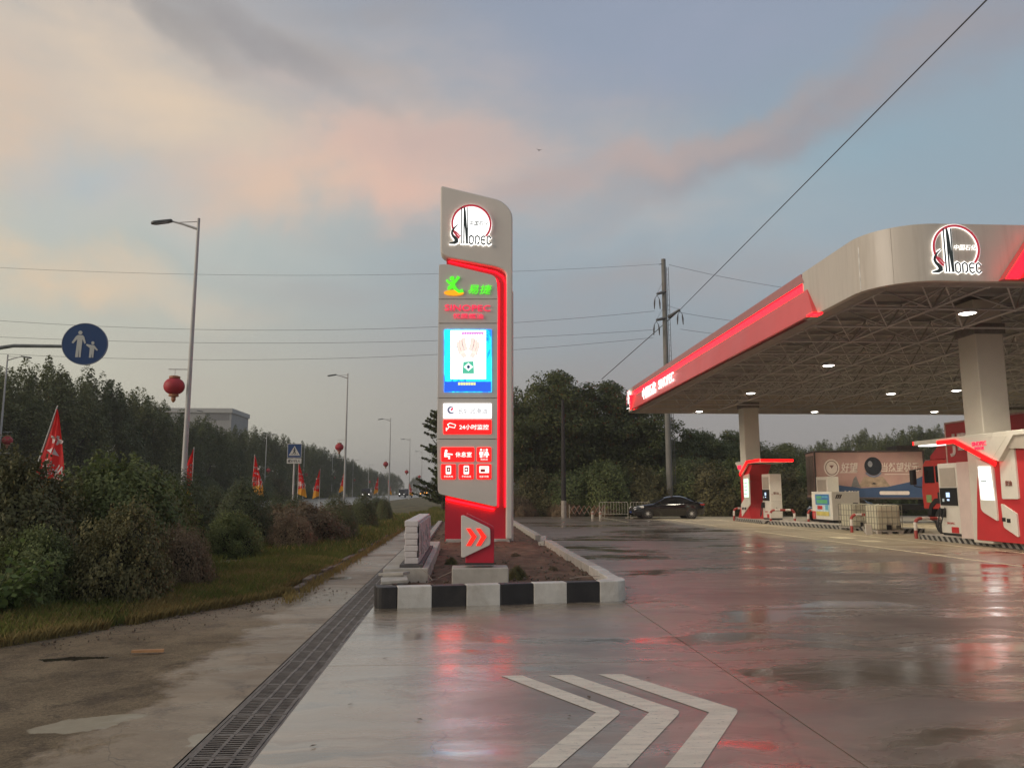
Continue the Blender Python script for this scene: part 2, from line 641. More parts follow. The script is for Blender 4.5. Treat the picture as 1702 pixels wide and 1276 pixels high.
def text(body, name, m, parent, x, z, h, y=0.0, depth=0.004, width=None, shear=0.0, fat=0.0, align='CENTER', M=None, thin=1.0):
    """flat or raised lettering standing in the x,z plane, facing -y; h = height of the whole line, width = its full width"""
    cu = bpy.data.curves.new('lettering', 'FONT')
    cu.body = body
    cu.resolution_u = 3
    cu.offset = fat
    cu.shear = shear
    o = bpy.data.objects.new('lettering', cu)
    COL.objects.link(o)
    bpy.context.view_layer.update()
    me = bpy.data.meshes.new_from_object(o.evaluated_get(bpy.context.evaluated_depsgraph_get()))
    bpy.data.objects.remove(o)
    n = len(me.vertices)
    co = np.empty(n * 3)
    me.vertices.foreach_get('co', co)
    co = co.reshape(-1, 3)
    mn, mx = co.min(0), co.max(0)
    sy = h / (mx[1] - mn[1])
    sx = sy * thin if width is None else width / (mx[0] - mn[0])
    ox = {'CENTER': (mn[0] + mx[0]) / 2, 'LEFT': mn[0]}[align]
    out = np.zeros((n, 3))
    out[:, 0] = (co[:, 0] - ox) * sx + x
    out[:, 2] = (co[:, 1] - (mn[1] + mx[1]) / 2) * sy + z
    out[:, 1] = y
    bm = bmesh.new()
    me.vertices.foreach_set('co', out.ravel())
    bm.from_mesh(me)
    if depth:
        r = bmesh.ops.extrude_face_region(bm, geom=bm.faces[:])
        for vv in r['geom']:
            if isinstance(vv, bmesh.types.BMVert):
                vv.co.y -= depth
        bmesh.ops.recalc_face_normals(bm, faces=bm.faces[:])
    if M is not None:
        bm.transform(M)
    bm.to_mesh(me)
    bm.free()
    me.name = name
    me.materials.clear()
    me.materials.append(m)
    return link(name, me, parent)


def rounded(pts, rad, seg=5):
    """polygon with rounded corners; rad is one radius or one per corner"""
    n = len(pts)
    if not isinstance(rad, (list, tuple)):
        rad = [rad] * n
    out = []
    for i in range(n):
        p = Vector(pts[i])
        if rad[i] <= 0:
            out.append(tuple(p))
            continue
        a = (Vector(pts[i - 1]) - p)
        b_ = (Vector(pts[(i + 1) % n]) - p)
        r = min(rad[i], a.length * 0.48, b_.length * 0.48)
        a.normalize()
        b_.normalize()
        p0, p1 = p + a * r, p + b_ * r
        for k in range(seg + 1):
            t_ = k / seg
            out.append(tuple((1 - t_) ** 2 * p0 + 2 * t_ * (1 - t_) * p + t_ ** 2 * p1))
    return out


def ellipse(cx, cz, rx, rz, n=20, a0=0.0):
    return [(cx + rx * math.cos(a0 + 2 * math.pi * k / n), cz + rz * math.sin(a0 + 2 * math.pi * k / n)) for k in range(n)]

# ------------------------------------------------------------------ ground, road, paving
CONC = groundmat('wet_concrete', (0.32, 0.245, 0.175), (0.215, 0.16, 0.112), (0.14, 0.097, 0.063), rough=(0.09, 0.33), bump=0.22, wetness=0.95, pale=(0.51, 0.40, 0.285), dry_lamplit=(0.44, 0.37, 0.245))
DRYC = mat('kerb_concrete', (0.47, 0.43, 0.37), 0.75, 0.18, 3, bump=0.25, bscale=60, dirt=(0.26, 0.22, 0.17))
WHITEK = mat('white_kerb_paint', (0.66, 0.62, 0.55), 0.55, 0.12, 4, bump=0.25, bscale=40, dirt=(0.33, 0.27, 0.20))
BLACKK = mat('black_kerb_paint', (0.020, 0.018, 0.018), 0.5, 0.3, 4, bump=0.25, bscale=40, dirt=(0.06, 0.05, 0.042))
MUDSHADE = mat('mud_shade', (0.007, 0.006, 0.005), 0.9, spec=0.1)  # near-black tone carries the shade of a deeper channel
SOIL = mat('turned_soil', (0.175, 0.108, 0.07), 0.9, 0.45, 3.2, bump=1.0, bscale=22, dirt=(0.085, 0.055, 0.037), spec=0.2)
IRON = mat('cast_iron', (0.165, 0.138, 0.115), 0.5, 0.3, 8, bump=0.2, bscale=70, dirt=(0.10, 0.075, 0.055), rvar=0.15)

gm = mat('far_ground', (0.07, 0.062, 0.042), 0.9, 0.5, 0.4, bump=0.4, bscale=3, dirt=(0.05, 0.055, 0.028))
o = MB().sheet([(-900, -300), (900, -300), (900, 1500), (-900, 1500)], -0.12).build('ground', gm)
tag(o, kind='structure')

DX0, DX1 = -1.73, -1.28           # the drain runs between these
o = MB().box(-1.275, 60, -8, 53, -0.10, -0.035).build('forecourt', mat('joint_filler', (0.05, 0.045, 0.04), 0.8))
tag(o, kind='structure')
FORE = o
xs = [-1.275, 2.47, 7.2, 12.0, 16.8, 21.6, 26.4, 31.2, 36.0, 45.0, 60.0]
ys = [-8, -2.2, 2.8, 7.8, 12.8, 17.8, 22.8, 27.8, 32.8, 37.8, 42.8, 47.8, 53]
for i in range(len(xs) - 1):
    for j in range(len(ys) - 1):
        g = 0.006
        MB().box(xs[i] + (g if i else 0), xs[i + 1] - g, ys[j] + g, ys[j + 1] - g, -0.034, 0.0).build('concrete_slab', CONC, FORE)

# apron of worn concrete and bare dirt left of the drain
am = groundmat('apron', (0.40, 0.30, 0.195), (0.25, 0.18, 0.112), (0.165, 0.112, 0.066), rough=(0.2, 0.6), bump=0.35, wetness=0.4, pebble=0.4, crack=1.1)
t = NT(am.node_tree)
b = t.n['Principled BSDF']
P = t.new('ShaderNodeNewGeometry').outputs['Position']
sp = t.new('ShaderNodeSeparateXYZ')
t.l.new(P, sp.inputs[0])
edge = t.math('ADD', sp.outputs[0], t.math('MULTIPLY', t.math('SUBTRACT', t.noise(P, 0.8, 6, 0.65), 0.5), 2.0))
dirtf = t.math('MULTIPLY', t.rng(edge, -2.62, -2.42, 1.0, 0.0), t.rng(sp.outputs[1], 9.0, 12.5, 1.0, 0.25))
old = b.inputs['Base Color'].links[0].from_socket
dcol = t.mix(t.rng(t.noise(P, 1.3, 8, 0.7), 0.35, 0.65), (0.17, 0.125, 0.072, 1), (0.33, 0.25, 0.15, 1))
dcol = t.mix(0.6, dcol, t.mix(t.rng(t.noise(P, 45, 4, 0.8), 0.35, 0.65), (0.42, 0.42, 0.42, 1), (1.6, 1.55, 1.5, 1)), 'MULTIPLY')
Pn = t.vmath('ADD', P, t.vmath('SCALE', t.vmath('SUBTRACT', t.noise(P, 2.6, 6, 0.65, color=True), (0.5, 0.5, 0.5)), 0.42))


def blotch(px, py, rx, ry, a):
    '''0..1 mask of one stain on the ground'''
    p = G(px, py)
    d = t.vmath('SUBTRACT', Pn, (p.x, p.y, 0))
    u_ = t.vmath('DOT_PRODUCT', d, (math.cos(a) / rx, math.sin(a) / rx, 0))
    v_ = t.vmath('DOT_PRODUCT', d, (-math.sin(a) / ry, math.cos(a) / ry, 0))
    return t.rng(t.math('ADD', t.math('MULTIPLY', u_, u_), t.math('MULTIPLY', v_, v_)), 0.9, 1.08, 1.0, 0.0)


screedf = t.math('MAXIMUM', blotch(145, 1200, 0.36, 0.17, 0.5), blotch(340, 1228, 0.17, 0.15, 0.3))
wetf = t.math('MAXIMUM', blotch(125, 1090, 0.34, 0.10, 0.1), blotch(565, 960, 0.22, 0.25, 0))
ccx = t.mix(dirtf, old, dcol)
grit = t.math('MULTIPLY', t.rng(t.noise(P, 1.9, 8, 0.75, 0.4), 0.52, 0.62, 0, 0.75), t.rng(t.noise(P, 30, 4, 0.8), 0.38, 0.55))
ccx = t.mix(grit, ccx, (0.085, 0.06, 0.04, 1))
ccx = t.mix(t.rng(t.noise(t.scale(P, 1, .5, 1), 1.1, 6, 0.65), 0.60, 0.66, 0, 0.8), ccx, t.mix(t.noise(P, 12, 5), (0.44, 0.37, 0.27, 1), (0.30, 0.24, 0.17, 1)))
ccx = t.mix(screedf, ccx, t.mix(t.noise(P, 9, 6), (0.42, 0.36, 0.25, 1), (0.30, 0.25, 0.17, 1)))
ccx = t.mix(wetf, ccx, (0.035, 0.028, 0.02, 1))
t.l.new(ccx, b.inputs['Base Color'])
oldr = b.inputs['Roughness'].links[0].from_socket
rr = t.new('ShaderNodeMix')
t.l.new(dirtf, rr.inputs[0])
t.l.new(oldr, rr.inputs[2])
rr.inputs[3].default_value = 0.7
t.l.new(t.math('MULTIPLY', rr.outputs[0], t.math('SUBTRACT', 1.0, t.math('MULTIPLY', wetf, 0.85))), b.inputs['Roughness'])
t.l.new(t.math('MULTIPLY', t.math('SUBTRACT', 1.0, dirtf), 0.35), b.inputs['Coat Weight'])
bp = [n for n in t.n if n.type == 'BUMP'][0]
t.l.new(t.math('MULTIPLY', t.math('ADD', 0.25, t.math('MULTIPLY', dirtf, 0.75)), t.math('SUBTRACT', 1.0, t.math('MAXIMUM', wetf, t.math('MULTIPLY', screedf, 0.8)))), bp.inputs['Strength'])
h0 = bp.inputs['Height'].links[0].from_socket
t.l.new(t.math('ADD', h0, t.math('MULTIPLY', dirtf, t.math('ADD', t.math('MULTIPLY', t.noise(P, 22, 6, 0.75), 1.3), t.noise(P, 70, 4, 0.8)))), bp.inputs['Height'])
# a gently uneven grid
nx, ny = 60, 130
vs_, fs_ = [], []
from mathutils import noise as mn
for j in range(ny + 1):
    for i in range(nx + 1):
        x = -12 + (DX0 - 0.01 + 12) * i / nx
        y = -6 + 52 * (j / ny) ** 1.5
        k = min(1, max(0, (-2.3 - x) / 0.8))
        z = (mn.fractal(Vector((x * 0.9, y * 0.9, 3)), 1.0, 2.0, 5)) * 0.03 * k - 0.004 - 0.01 * k
        vs_.append((x, y, z))
for j in range(ny):
    for i in range(nx):
        a = j * (nx + 1) + i
        fs_.append((a, a + 1, a + nx + 2, a + nx + 1))
m_ = MB()
m_._add(vs_, fs_)
tag(m_.build('path', am, None, smooth=True), kind='structure')

# drain channel with its gratings
o = MB().box(DX0, DX1, -6, 46, -0.118, -0.105).build('drain_channel', MUDSHADE)
tag(o, 'long drainage channel with iron gratings beside the wet forecourt', 'drain')
DR = o
for x0, x1 in ((DX0, DX0 + 0.025), (DX1 - 0.025, DX1)):
    MB().box(x0, x1, -6, 46, -0.104, -0.006).build('channel_edge', IRON, DR)
gmb = MB()
GW, GL = 0.395, 0.468
for x0, x1 in ((0, 0.026), (0.133, 0.157), (0.262, 0.286), (GW - 0.026, GW)):
    gmb.box(x0, x1, 0, GL - 0.008, -0.03, 0.0)
nb = 10
for k in range(nb + 1):
    yy = (GL - 0.008 - 0.02) * k / nb
    for x0, x1 in ((0.026, 0.133), (0.157, 0.262), (0.286, GW - 0.026)):
        gmb.box(x0, x1, yy, yy + (0.024 if k in (0, nb) else 0.018), -0.028 if k in (0, nb) else -0.005, -0.0015)
gme = gmb.mesh('drain_grate', IRON)
y = 2.9
k = 0
while y < 40:
    g_ = link('drain_grate', gme, DR)
    g_.location = (DX0 + 0.03 + random.uniform(-0.004, 0.004), y, -0.003 + random.uniform(-0.004, 0.003))
    g_.rotation_euler = (random.uniform(-0.006, 0.006), random.uniform(-0.008, 0.008), random.uniform(-0.008, 0.008))
    y += GL + 0.002
    k += 1

# verge: rising, uneven, between the path and the road
def vx(y):
    pts = [(6.5, -11), (8.2, -6.8), (9.0, -5.2), (10.5, -4.3), (12.2, -3.5), (13.2, -2.95), (16, -2.75), (34, -2.6), (38, -2.4), (46, 2.3), (52, 3.2), (400, 3.2)]
    for (a, xa), (b_, xb) in zip(pts, pts[1:]):
        if y <= b_:
            return xa + (xb - xa) * (y - a) / (b_ - a)
    return 3.2


def verge_z(x, y):
    e = vx(y)
    d = max(0.0, e - x)
    rise = 0.05 * min(1, d / 0.35) + 0.30 * min(1, d / 6.0)
    return rise + 0.05 * min(1, d / 0.6) * mn.fractal(Vector((x * 0.8, y * 0.8, 0)), 1.0, 2.0, 4)


vm = mat('verge_soil', (0.17, 0.13, 0.062), 0.9, 0.5, 0.9, bump=0.8, bscale=18, dirt=(0.10, 0.11, 0.036))
vs_, fs_ = [], []
nx, ny = 40, 420
for j in range(ny + 1):
    y = 6.6 + 300 * (j / ny) ** 2.4
    e = vx(y) + (0.16 * mn.noise(Vector((0, y * 1.4, 7))) + 0.14 * mn.noise(Vector((3, y * 4.1, 7))) + 0.07 * mn.noise(Vector((5, y * 11.0, 7))))
    for i in range(nx + 1):
        x = e + (-11.6 - e) * (i / nx) ** 1.5
        vs_.append((x, y, verge_z(x, y) - (0.06 if i == 0 else 0)))
for j in range(ny):
    for i in range(nx):
        a = j * (nx + 1) + i
        fs_.append((a + 1, a, a + nx + 1, a + nx + 2))
m_ = MB()
m_._add(vs_, fs_)
tag(m_.build('terrain', vm, None, smooth=True), kind='structure')

# low broken kerb along the verge
KB = tag(MB().box(-2.86, -2.70, 13.4, 35, -0.1, -0.02).build('verge_kerb', DRYC), kind='structure')
ko = mat('old_kerb', (0.17, 0.125, 0.09), 0.85, 0.35, 5, bump=0.5, bscale=30)
y = 13.5
while y < 34.5:
    L = random.uniform(0.7, 1.0)
    if random.random() < 0.9:
        xk = -2.78 + 0.004 * (y - 13) + random.uniform(-0.02, 0.02)
        q = MB().box(-0.06, 0.06, 0.01, L - 0.02, -0.12, random.uniform(0.06, 0.12)).build('kerb_stone', ko, KB, bevel=0.012)
        q.location = (xk, y, 0)
        q.rotation_euler = (random.uniform(-.01, .01), random.uniform(-.05, .05), random.uniform(-.02, .02))
    y += L

# the road on the far side of the verge
rm = groundmat('road_asphalt', (0.10, 0.097, 0.092), (0.07, 0.068, 0.066), (0.055, 0.052, 0.05), rough=(0.2, 0.45), bump=0.12, wetness=0.6)
RD = MB().box(-32.6, -11.6, -80, 700, -0.1, 0.34).build('road', rm)
tag(RD, kind='structure')
wl = mat('road_paint', (0.62, 0.6, 0.55), 0.5, 0.15, 8, dirt=(0.4, 0.37, 0.32))
m_ = MB()
for xx in (-12.1, -32.1):
    m_.sheet([(xx - .08, -80), (xx + .08, -80), (xx + .08, 700), (xx - .08, 700)], 0.345)
for xx in (-15.6, -19.1, -25.6, -29.1):
    for yy in range(-40, 400, 15):
        m_.sheet([(xx - .07, yy), (xx + .07, yy), (xx + .07, yy + 6), (xx - .07, yy + 6)], 0.345)
m_.build('lane_marking', wl, RD)
tag(MB().box(-80, -32.7, -80, 700, -0.11, 0.25).build('far_verge', vm), kind='structure')

# painted chevrons on the forecourt: three, pointing right
CHP = mat('chevron_paint', (0.78, 0.69, 0.54), 0.42, 0.14, 5, bump=0.15, bscale=120, dirt=(0.60, 0.52, 0.40), stretch=(0.5, 3.0, 1), rvar=0.12)
# worn through to the concrete in streaks and chips
t = NT(CHP.node_tree)
b = t.n['Principled BSDF']
Pc = t.new('ShaderNodeNewGeometry').outputs['Position']
wear = t.math('MAXIMUM', t.rng(t.noise(t.scale(Pc, 3.0, 14.0, 1), 2.2, 6, 0.7), 0.57, 0.68, 0, 0.65), t.rng(t.noise(Pc, 24, 5, 0.75), 0.60, 0.67, 0, 0.8))
oldc = b.inputs['Base Color'].links[0].from_socket
t.l.new(t.mix(wear, oldc, (0.22, 0.185, 0.145, 1)), b.inputs['Base Color'])
CHS = [
    [(833, 1123), (868.5, 1122.6), (1028, 1181), (1030.6, 1184), (1028, 1188), (925.6, 1276), (876, 1276), (990.8, 1184)],
    [(911.5, 1122), (952, 1121.5), (1126, 1180), (1129, 1183), (1127, 1188), (1043.7, 1276), (983.7, 1276), (1079, 1184)],
    [(994, 1120.5), (1035.6, 1120.5), (1223, 1178), (1226, 1181.4), (1224, 1187), (1165, 1276), (1105, 1276), (1178.7, 1184)]]
for poly in CHS:
    m_ = MB()
    m_.sheet([(p.x, p.y) for p in (G(*q) for q in poly)], 0.004)
    m_.build('painted_chevron', CHP, FORE)
# yellowish lane lines under the canopy
YL = mat('lane_line_paint', (0.80, 0.72, 0.50), 0.5, 0.15, 6, dirt=(0.4, 0.34, 0.24))
for (x0, x1, y0, y1) in ((12.53, 12.67, 17, 33), (15.3, 15.4, 19, 47), (12.53, 12.67, 38, 50), (9.2, 9.3, 43, 51)):
    MB().sheet([(x0, y0), (x1, y0), (x1, y1), (x0, y1)], 0.004).build('lane_line', YL, FORE)
for yy in (25.5, 27.5):
    MB().sheet([(13.6, yy), (14.3, yy), (14.3, yy + 0.9), (13.6, yy + 0.9)], 0.004).build('painted_dash', YL, FORE)

# ------------------------------------------------------------------ planted island with painted kerb
IS = tag(MB().box(-0.95, 2.40, 12.15, 41, -0.03, 0.05).build('island_base', MUDSHADE), kind='structure')
A0, B0 = Vector((-1.22, 11.44)), Vector((2.56, 12.06))
dv = (B0 - A0).normalized()
nv = Vector((-dv.y, dv.x))
KH, KW = 0.30, 0.20
cuts = [624, 660, 718, 775, 832, 887, 943, 997, 1034]
ts = []
for i, px in enumerate(cuts):
    yv = 1012 - 14 * (px - 624) / 416
    p = G(px, yv)
    ts.append((Vector((p.x, p.y)) - A0).dot(dv))
for i in range(8):
    a, b_ = ts[i], ts[i + 1]
    p0, p1 = A0 + dv * (a + 0.003), A0 + dv * (b_ - 0.003)
    q0, q1 = p0 + nv * KW, p1 + nv * KW
    if i == 0:
        poly = rounded([tuple(p0), tuple(p1), tuple(q1), tuple(p0 + nv * 0.45), ], [0.12, 0, 0, 0])
    elif i == 7:
        c1 = B0
        poly = rounded([tuple(p0), tuple(c1), (c1.x + 0.02, c1.y + 0.5), (c1.x - KW, c1.y + 0.5), (c1.x - KW - 0.1, (q0.y + c1.y + 0.36) / 2 + .05), tuple(q0)], [0, 0.28, 0, 0, 0.1, 0], 6)
    else:
        poly = [tuple(p0), tuple(p1), tuple(q1), tuple(q0)]
    MB().slab(poly, -0.03, KH + (0.002 if i % 2 else 0)).build('kerb_block', [BLACKK if i % 2 == 0 else WHITEK][0], IS, bevel=0.012)
# pale top band: the white capping seen along the kerb's upper edge
m_ = MB()
y = 12.58
i = 0
while y < 41:
    L = random.uniform(0.93, 1.0)
    if 21.8 < y < 24.6:
        if i % 2 == 0:
            q = MB().box(-0.09, 0.1, -0.35, 0.35, -0.1, 0.1).build('kerb_block', DRYC, IS, bevel=0.02)
            q.location = (2.5 + random.uniform(-.1, .1), y + 0.4, 0.13)
            q.rotation_euler = (random.uniform(-.3, .3), random.uniform(-.3, .3), random.uniform(-.7, .7))
    else:
        q = MB().box(-KW, 0, 0.006, L - 0.006, -0.03, KH).build('kerb_block', WHITEK if y < 14 else DRYC, IS, bevel=0.012)
        q.location = (2.57, y, random.uniform(-0.015, 0.005))
        q.rotation_euler = (0, random.uniform(-.02, .02), random.uniform(-.006, .006))
    y += L
    i += 1
# left edge of the island
y = 11.95
while y < 13.0:
    q = MB().box(0, KW, 0.006, 0.48, -0.03, 0.27).build('kerb_block', DRYC, IS, bevel=0.012)
    q.location = (-1.235, y, 0)
    y += 0.49
y = 20.2
while y < 40:
    q = MB().box(0, KW, 0.006, 0.98, -0.03, 0.22).build('kerb_block', DRYC, IS, bevel=0.012)
    q.location = (-1.2, y, 0)
    y += 1.0
# soil, heaped
vs_, fs_ = [], []
nx, ny = 50, 150
for j in range(ny + 1):
    for i in range(nx + 1):
        y = 11.75 + 29 * (j / ny) ** 1.3
        x0 = -1.03 if y > 13 else -1.05 + 0.0 * y
        x = x0 + (2.38 - x0) * i / nx
        front = A0.y + (x - A0.x) * dv.y / dv.x + KW * 0.9
        y2 = max(y, front)
        e = min(1, (i / nx) * 6, (1 - i / nx) * 6)
        z = 0.13 + 0.09 * e * (1 - math.exp(-(y2 - front))) + 0.055 * mn.fractal(Vector((x * 2.2, y2 * 2.2, 1)), 1.0, 2.0, 5)
        vs_.append((x, y2, z))
for j in range(ny):
    for i in range(nx):
        a = j * (nx + 1) + i
        fs_.append((a, a + 1, a + nx + 2, a + nx + 1))
m_ = MB()
m_._add(vs_, fs_)
tag(m_.build('soil', SOIL, None, smooth=True), kind='structure')
# clods and stones lying in the soil and at the path edge: nobody could count them
cl = MB()
for k in range(2200):
    if k < 560:
        x, y = random.uniform(-0.9, 2.3), 12.2 + 26 * random.random() ** 1.8
        z = 0.22
    else:
        y = random.uniform(5, 14)
        x = vx(y) + abs(random.gauss(0, .55)) - .1
        z = 0.005
        if x < vx(y):
            z = verge_z(x, y)
    r = (random.uniform(0.008, 0.035) if k < 560 else random.uniform(0.003, 0.012) * (2.4 if random.random() < .06 else 1))
    M_ = Matrix.Translation((x, y, z)) @ Matrix.Rotation(random.uniform(0, 6), 4, 'Z') @ Matrix.Rotation(random.uniform(0, 1), 4, 'X')
    s1, s2, s3 = (random.uniform(.6, 1.4) * r for _ in range(3))
    cl._add([M_ @ Vector(v) for v in ((s1, 0, 0), (-s1, 0, 0), (0, s2, 0), (0, -s2, 0), (0, 0, s3), (0, 0, -s3))],
            [(0, 2, 4), (2, 1, 4), (1, 3, 4), (3, 0, 4), (2, 0, 5), (1, 2, 5), (3, 1, 5), (0, 3, 5)])
tag(cl.build('rubble', mat('clod', (0.13, 0.095, 0.065), 0.9, 0.4, 20)), 'loose clods and small stones on the bare soil', kind='stuff')

# low wall of stacked white blocks on a concrete footing
WL = thing('low_wall', 'low white stacked block wall on grey concrete footing beside red sign base', 'wall', (-0.9, 13.0, 0))
MB().box(-0.38, 0.36, 0, 7.0, -0.02, 0.42).build('footing', DRYC, WL, bevel=0.015)
WB = mat('white_block_paint', (0.68, 0.62, 0.58), 0.6, 0.1, 6, bump=0.15, bscale=50, dirt=(0.5, 0.42, 0.38))
PB = mat('pinkish_render', (0.60, 0.47, 0.44), 0.65, 0.25, 12, bump=0.5, bscale=25, dirt=(0.66, 0.6, 0.56))
bl = MB().box(-0.115, 0.115, 0.0, 0.86, 0.0, 0.098).mesh('block', WB)
for s_ in range(5):
    for k in range(7):
        wide = 1.0 if k % 2 == 0 else 0.9
        q = link('block', bl, WL, bevel=0.012)
        q.location = (0.06 + random.uniform(-.008, .008), 0.25 + s_ * 0.88, 0.468 + 0.102 * k + 0.016 * s_ * 0)
        q.scale = (wide, 1, 1)
    q = MB().box(0, 0.02, 0.05, 0.81, 0.0, 0.66).build('relief_panel', PB, WL, bevel=0.008)
    q.location = (0.18, 0.25 + s_ * 0.88, 0.48)
    for _ in range(7):
        yy, zz = random.uniform(.1, .6), random.uniform(.05, .5)
        d_ = MB().box(0, 0.02, 0, random.uniform(.06, .16), 0, random.uniform(.05, .14)).build('relief_stone', PB, q, bevel=0.008)
        d_.location = (0.02, yy, zz)
MB().box(-0.12, 0.26, 0.1, 4.8, 0.421, 0.466).build('plinth_strip', mat('dark_plinth', (0.09, 0.08, 0.075), .7), WL)
# flat paving slabs lying at its foot
for (x, y, z, rx, rz, lab) in ((-1.03, 12.25, 0.315, 0.05, 0.12, 'flat grey paving slab lying on the island corner kerb, lower one'),
                               (-1.06, 12.62, 0.375, -0.06, -0.2, 'tilted grey paving slab lying against the low wall footing')):
    q = MB().box(-0.2, 0.2, -0.2, 0.2, -0.022, 0.022).build('paving_slab', DRYC, None, bevel=0.006)
    q.location = (x, y, z)
    q.rotation_euler = (rx, -0.05, rz)
    tag(q, lab, 'paving slab')
# twigs in the soil
TW = mat('dry_twig', (0.30, 0.24, 0.19), .8)
for k, (x, y, a, L) in enumerate(((-0.45, 12.55, 2.0, .55), (-0.38, 12.9, 0.4, .7), (-0.5, 12.4, 1.2, .35), (1.75, 12.7, 0.1, .5))):
    d_ = Vector((math.cos(a), math.sin(a) * .4, 0.35 if k < 2 else 0.06))
    q = MB().tube([(0, 0, 0), d_ * L * .5 + Vector((0, 0, .02)), d_ * L], [.008, .006, .003], 5).build('twig', TW)
    q.location = (x, y, 0.27)
    tag(q, ['upright bent dry twig beside the low wall', 'longer dry twig leaning over the soil by the wall', 'short dry twig nearest the kerb by the wall', 'dry twig lying flat on soil near right kerb'][k], 'twig')

# ------------------------------------------------------------------ emblem used on the sign and on the canopy
DARKI = mat('emblem_dark', (0.045, 0.06, 0.055), 0.4, .1)
EMRED = mat('emblem_red', (0.55, 0.05, 0.07), 0.35, .05, emit=(0.8, 0.05, 0.09), es=0.25)
LITW = mat('lit_white_acrylic', (0.8, 0.8, 0.78), 0.3, 0.0, emit=(1.0, 0.99, 0.96), es=1.6)
LETW = mat('lit_white_letters', (0.8, 0.8, 0.78), 0.3, 0.0, emit=(1.0, 0.98, 0.94), es=1.25)


def emblem(parent, M, disc):
    """round emblem in unit size (circle radius 1) set up by matrix M, facing -y"""
    L = parent
    arc = [(math.sin(R(a)) * 0.96, math.cos(R(a)) * 0.96) for a in np.linspace(-142, 130, 44)]
    if disc:
        MB().prism(ellipse(0, 0, 0.93, 0.93, 44), -0.02, 0.12, M).build('lit_disc', LITW, L)
    back = MB()
    back.ribbon(arc, 0.14, 0.0, 0.10, M)
    sp_ = [(-.66, -.06), (-.84, -.22), (-.95, -.40), (-.97, -.52), (-.92, -.64), (-.82, -.74), (-.74, -.84), (-.74, -.93), (-.84, -1.0), (-1.1, -1.04)]
    sw = [.02, .07, .10, .11, .12, .15, .19, .2, .14, .04]
    back.ribbon(sp_, [v + .07 for v in sw], -0.01, 0.09, M)
    for xx, w_ in ((-.5, .11), (-.37, .12), (-.2, .11)):
        back.ribbon([(xx, .86), (xx, -1.06)], w_, -0.012, 0.088, M)
    back.ribbon([(-.37, .86), (-.22, -1.06)], .16, -0.014, 0.086, M)
    letters = [
        [[(.0, -.62), (-.1, -.7), (-.1, -.98), (.0, -1.06), (.1, -.98), (.1, -.7), (.0, -.62), (-.04, -.65)]],
        [[(.2, -1.04), (.2, -.7), (.3, -.62), (.4, -.7), (.4, -.96), (.3, -1.05)]],
        [[(.72, -.66), (.58, -.64), (.5, -.72), (.5, -.97), (.6, -1.06), (.7, -1.0)], [(.5, -.84), (.68, -.84)]],
        [[(.98, -.74), (.88, -.62), (.79, -.7), (.79, -.98), (.88, -1.06), (.98, -.96)]]]
    for gl in letters:
        for st in gl:
            back.ribbon(st, .15, -0.016, 0.084, M)
    back.build('halo', LETW, L)
    MB().ribbon(arc, 0.10, -0.06, -0.025, M).build('ring', EMRED, L)
    q = MB()
    q.ribbon([(-.80, -.40), (-.55, -.66)], .06, -0.05, -0.024, M)
    q.build('ring_tail', EMRED, L)
    d_ = MB()
    d_.ribbon(sp_, sw, -0.075, -0.03, M)
    for xx, w_ in ((-.5, .055), (-.37, .06), (-.19, .05)):
        d_.ribbon([(xx, .84), (xx, -1.03)], w_, -0.08, -0.032, M)
    d_.ribbon([(-.36, .84), (-.34, .6), (-.21, -1.03)], [.06, .12, .1], -0.078, -0.034, M)
    for gl in letters:
        for st in gl:
            d_.ribbon(st, .062, -0.08, -0.03, M)
    d_.build('emblem_letters', DARKI, L)
    text('中国石化', 'lettering', DARKI if disc else LETW, L, .38, .03, .24, -0.03, 0.03, width=.98, shear=0.25, M=M)


# ------------------------------------------------------------------ price and service sign
YS = 23.0
SB = Vector((0.42, YS, 0.22))
SIGN = thing('pylon_sign', 'tall grey and red pylon sign with lit emblem, screen and service tiles', 'sign', SB)


def S(px, py):
    p = AY(px, py, YS - 0.1)
    return (p.x - SB.x, p.z - SB.z)


ALU = mat('beige_aluminium', (0.70, 0.635, 0.555), 0.42, 0.04, 1.2, spec=0.5, rvar=0.05)
ALU2 = mat('warm_panel', (0.69, 0.625, 0.55), 0.45, 0.04, 1.2, rvar=0.05)
RED = mat('red_panel', (0.56, 0.018, 0.04), 0.38, 0.06, 1.5)
LED = mat('red_led_strip', (0.6, 0.0, 0.0), 0.4, 0.0, emit=(1.0, 0.003, 0.008), es=7.0)
LED2 = mat('sign_light_strip', (0.6, 0.0, 0.0), 0.4, 0.0, emit=(1.0, 0.004, 0.015), es=3.2)
GAP = mat('dark_joint', (0.05, 0.045, 0.04), 0.7)
frame = rounded([S(*q) for q in ((732.4, 308.5), (834, 333), (852, 352), (851.5, 896), (841, 896), (841.8, 451), (826, 443.5), (744, 428), (732, 420))],
                [0.09, 0.55, 0.75, 0, 0, 0.35, 0.3, 0.15, 0.25], 7)
MB().prism(frame, -0.12, 0.46).build('frame', ALU, SIGN, bevel=0.05, seg=3)
MB().prism([S(*q) for q in ((742, 424), (850, 440), (848, 890), (843, 900), (739, 900), (742, 600))], 0.10, 0.36).build('red_core', RED, SIGN)
MB().box(S(849, 890)[0], S(854.5, 890)[0], 0.2, 0.34, 0, 7.6).build('edge_profile', ALU, SIGN, bevel=0.01)
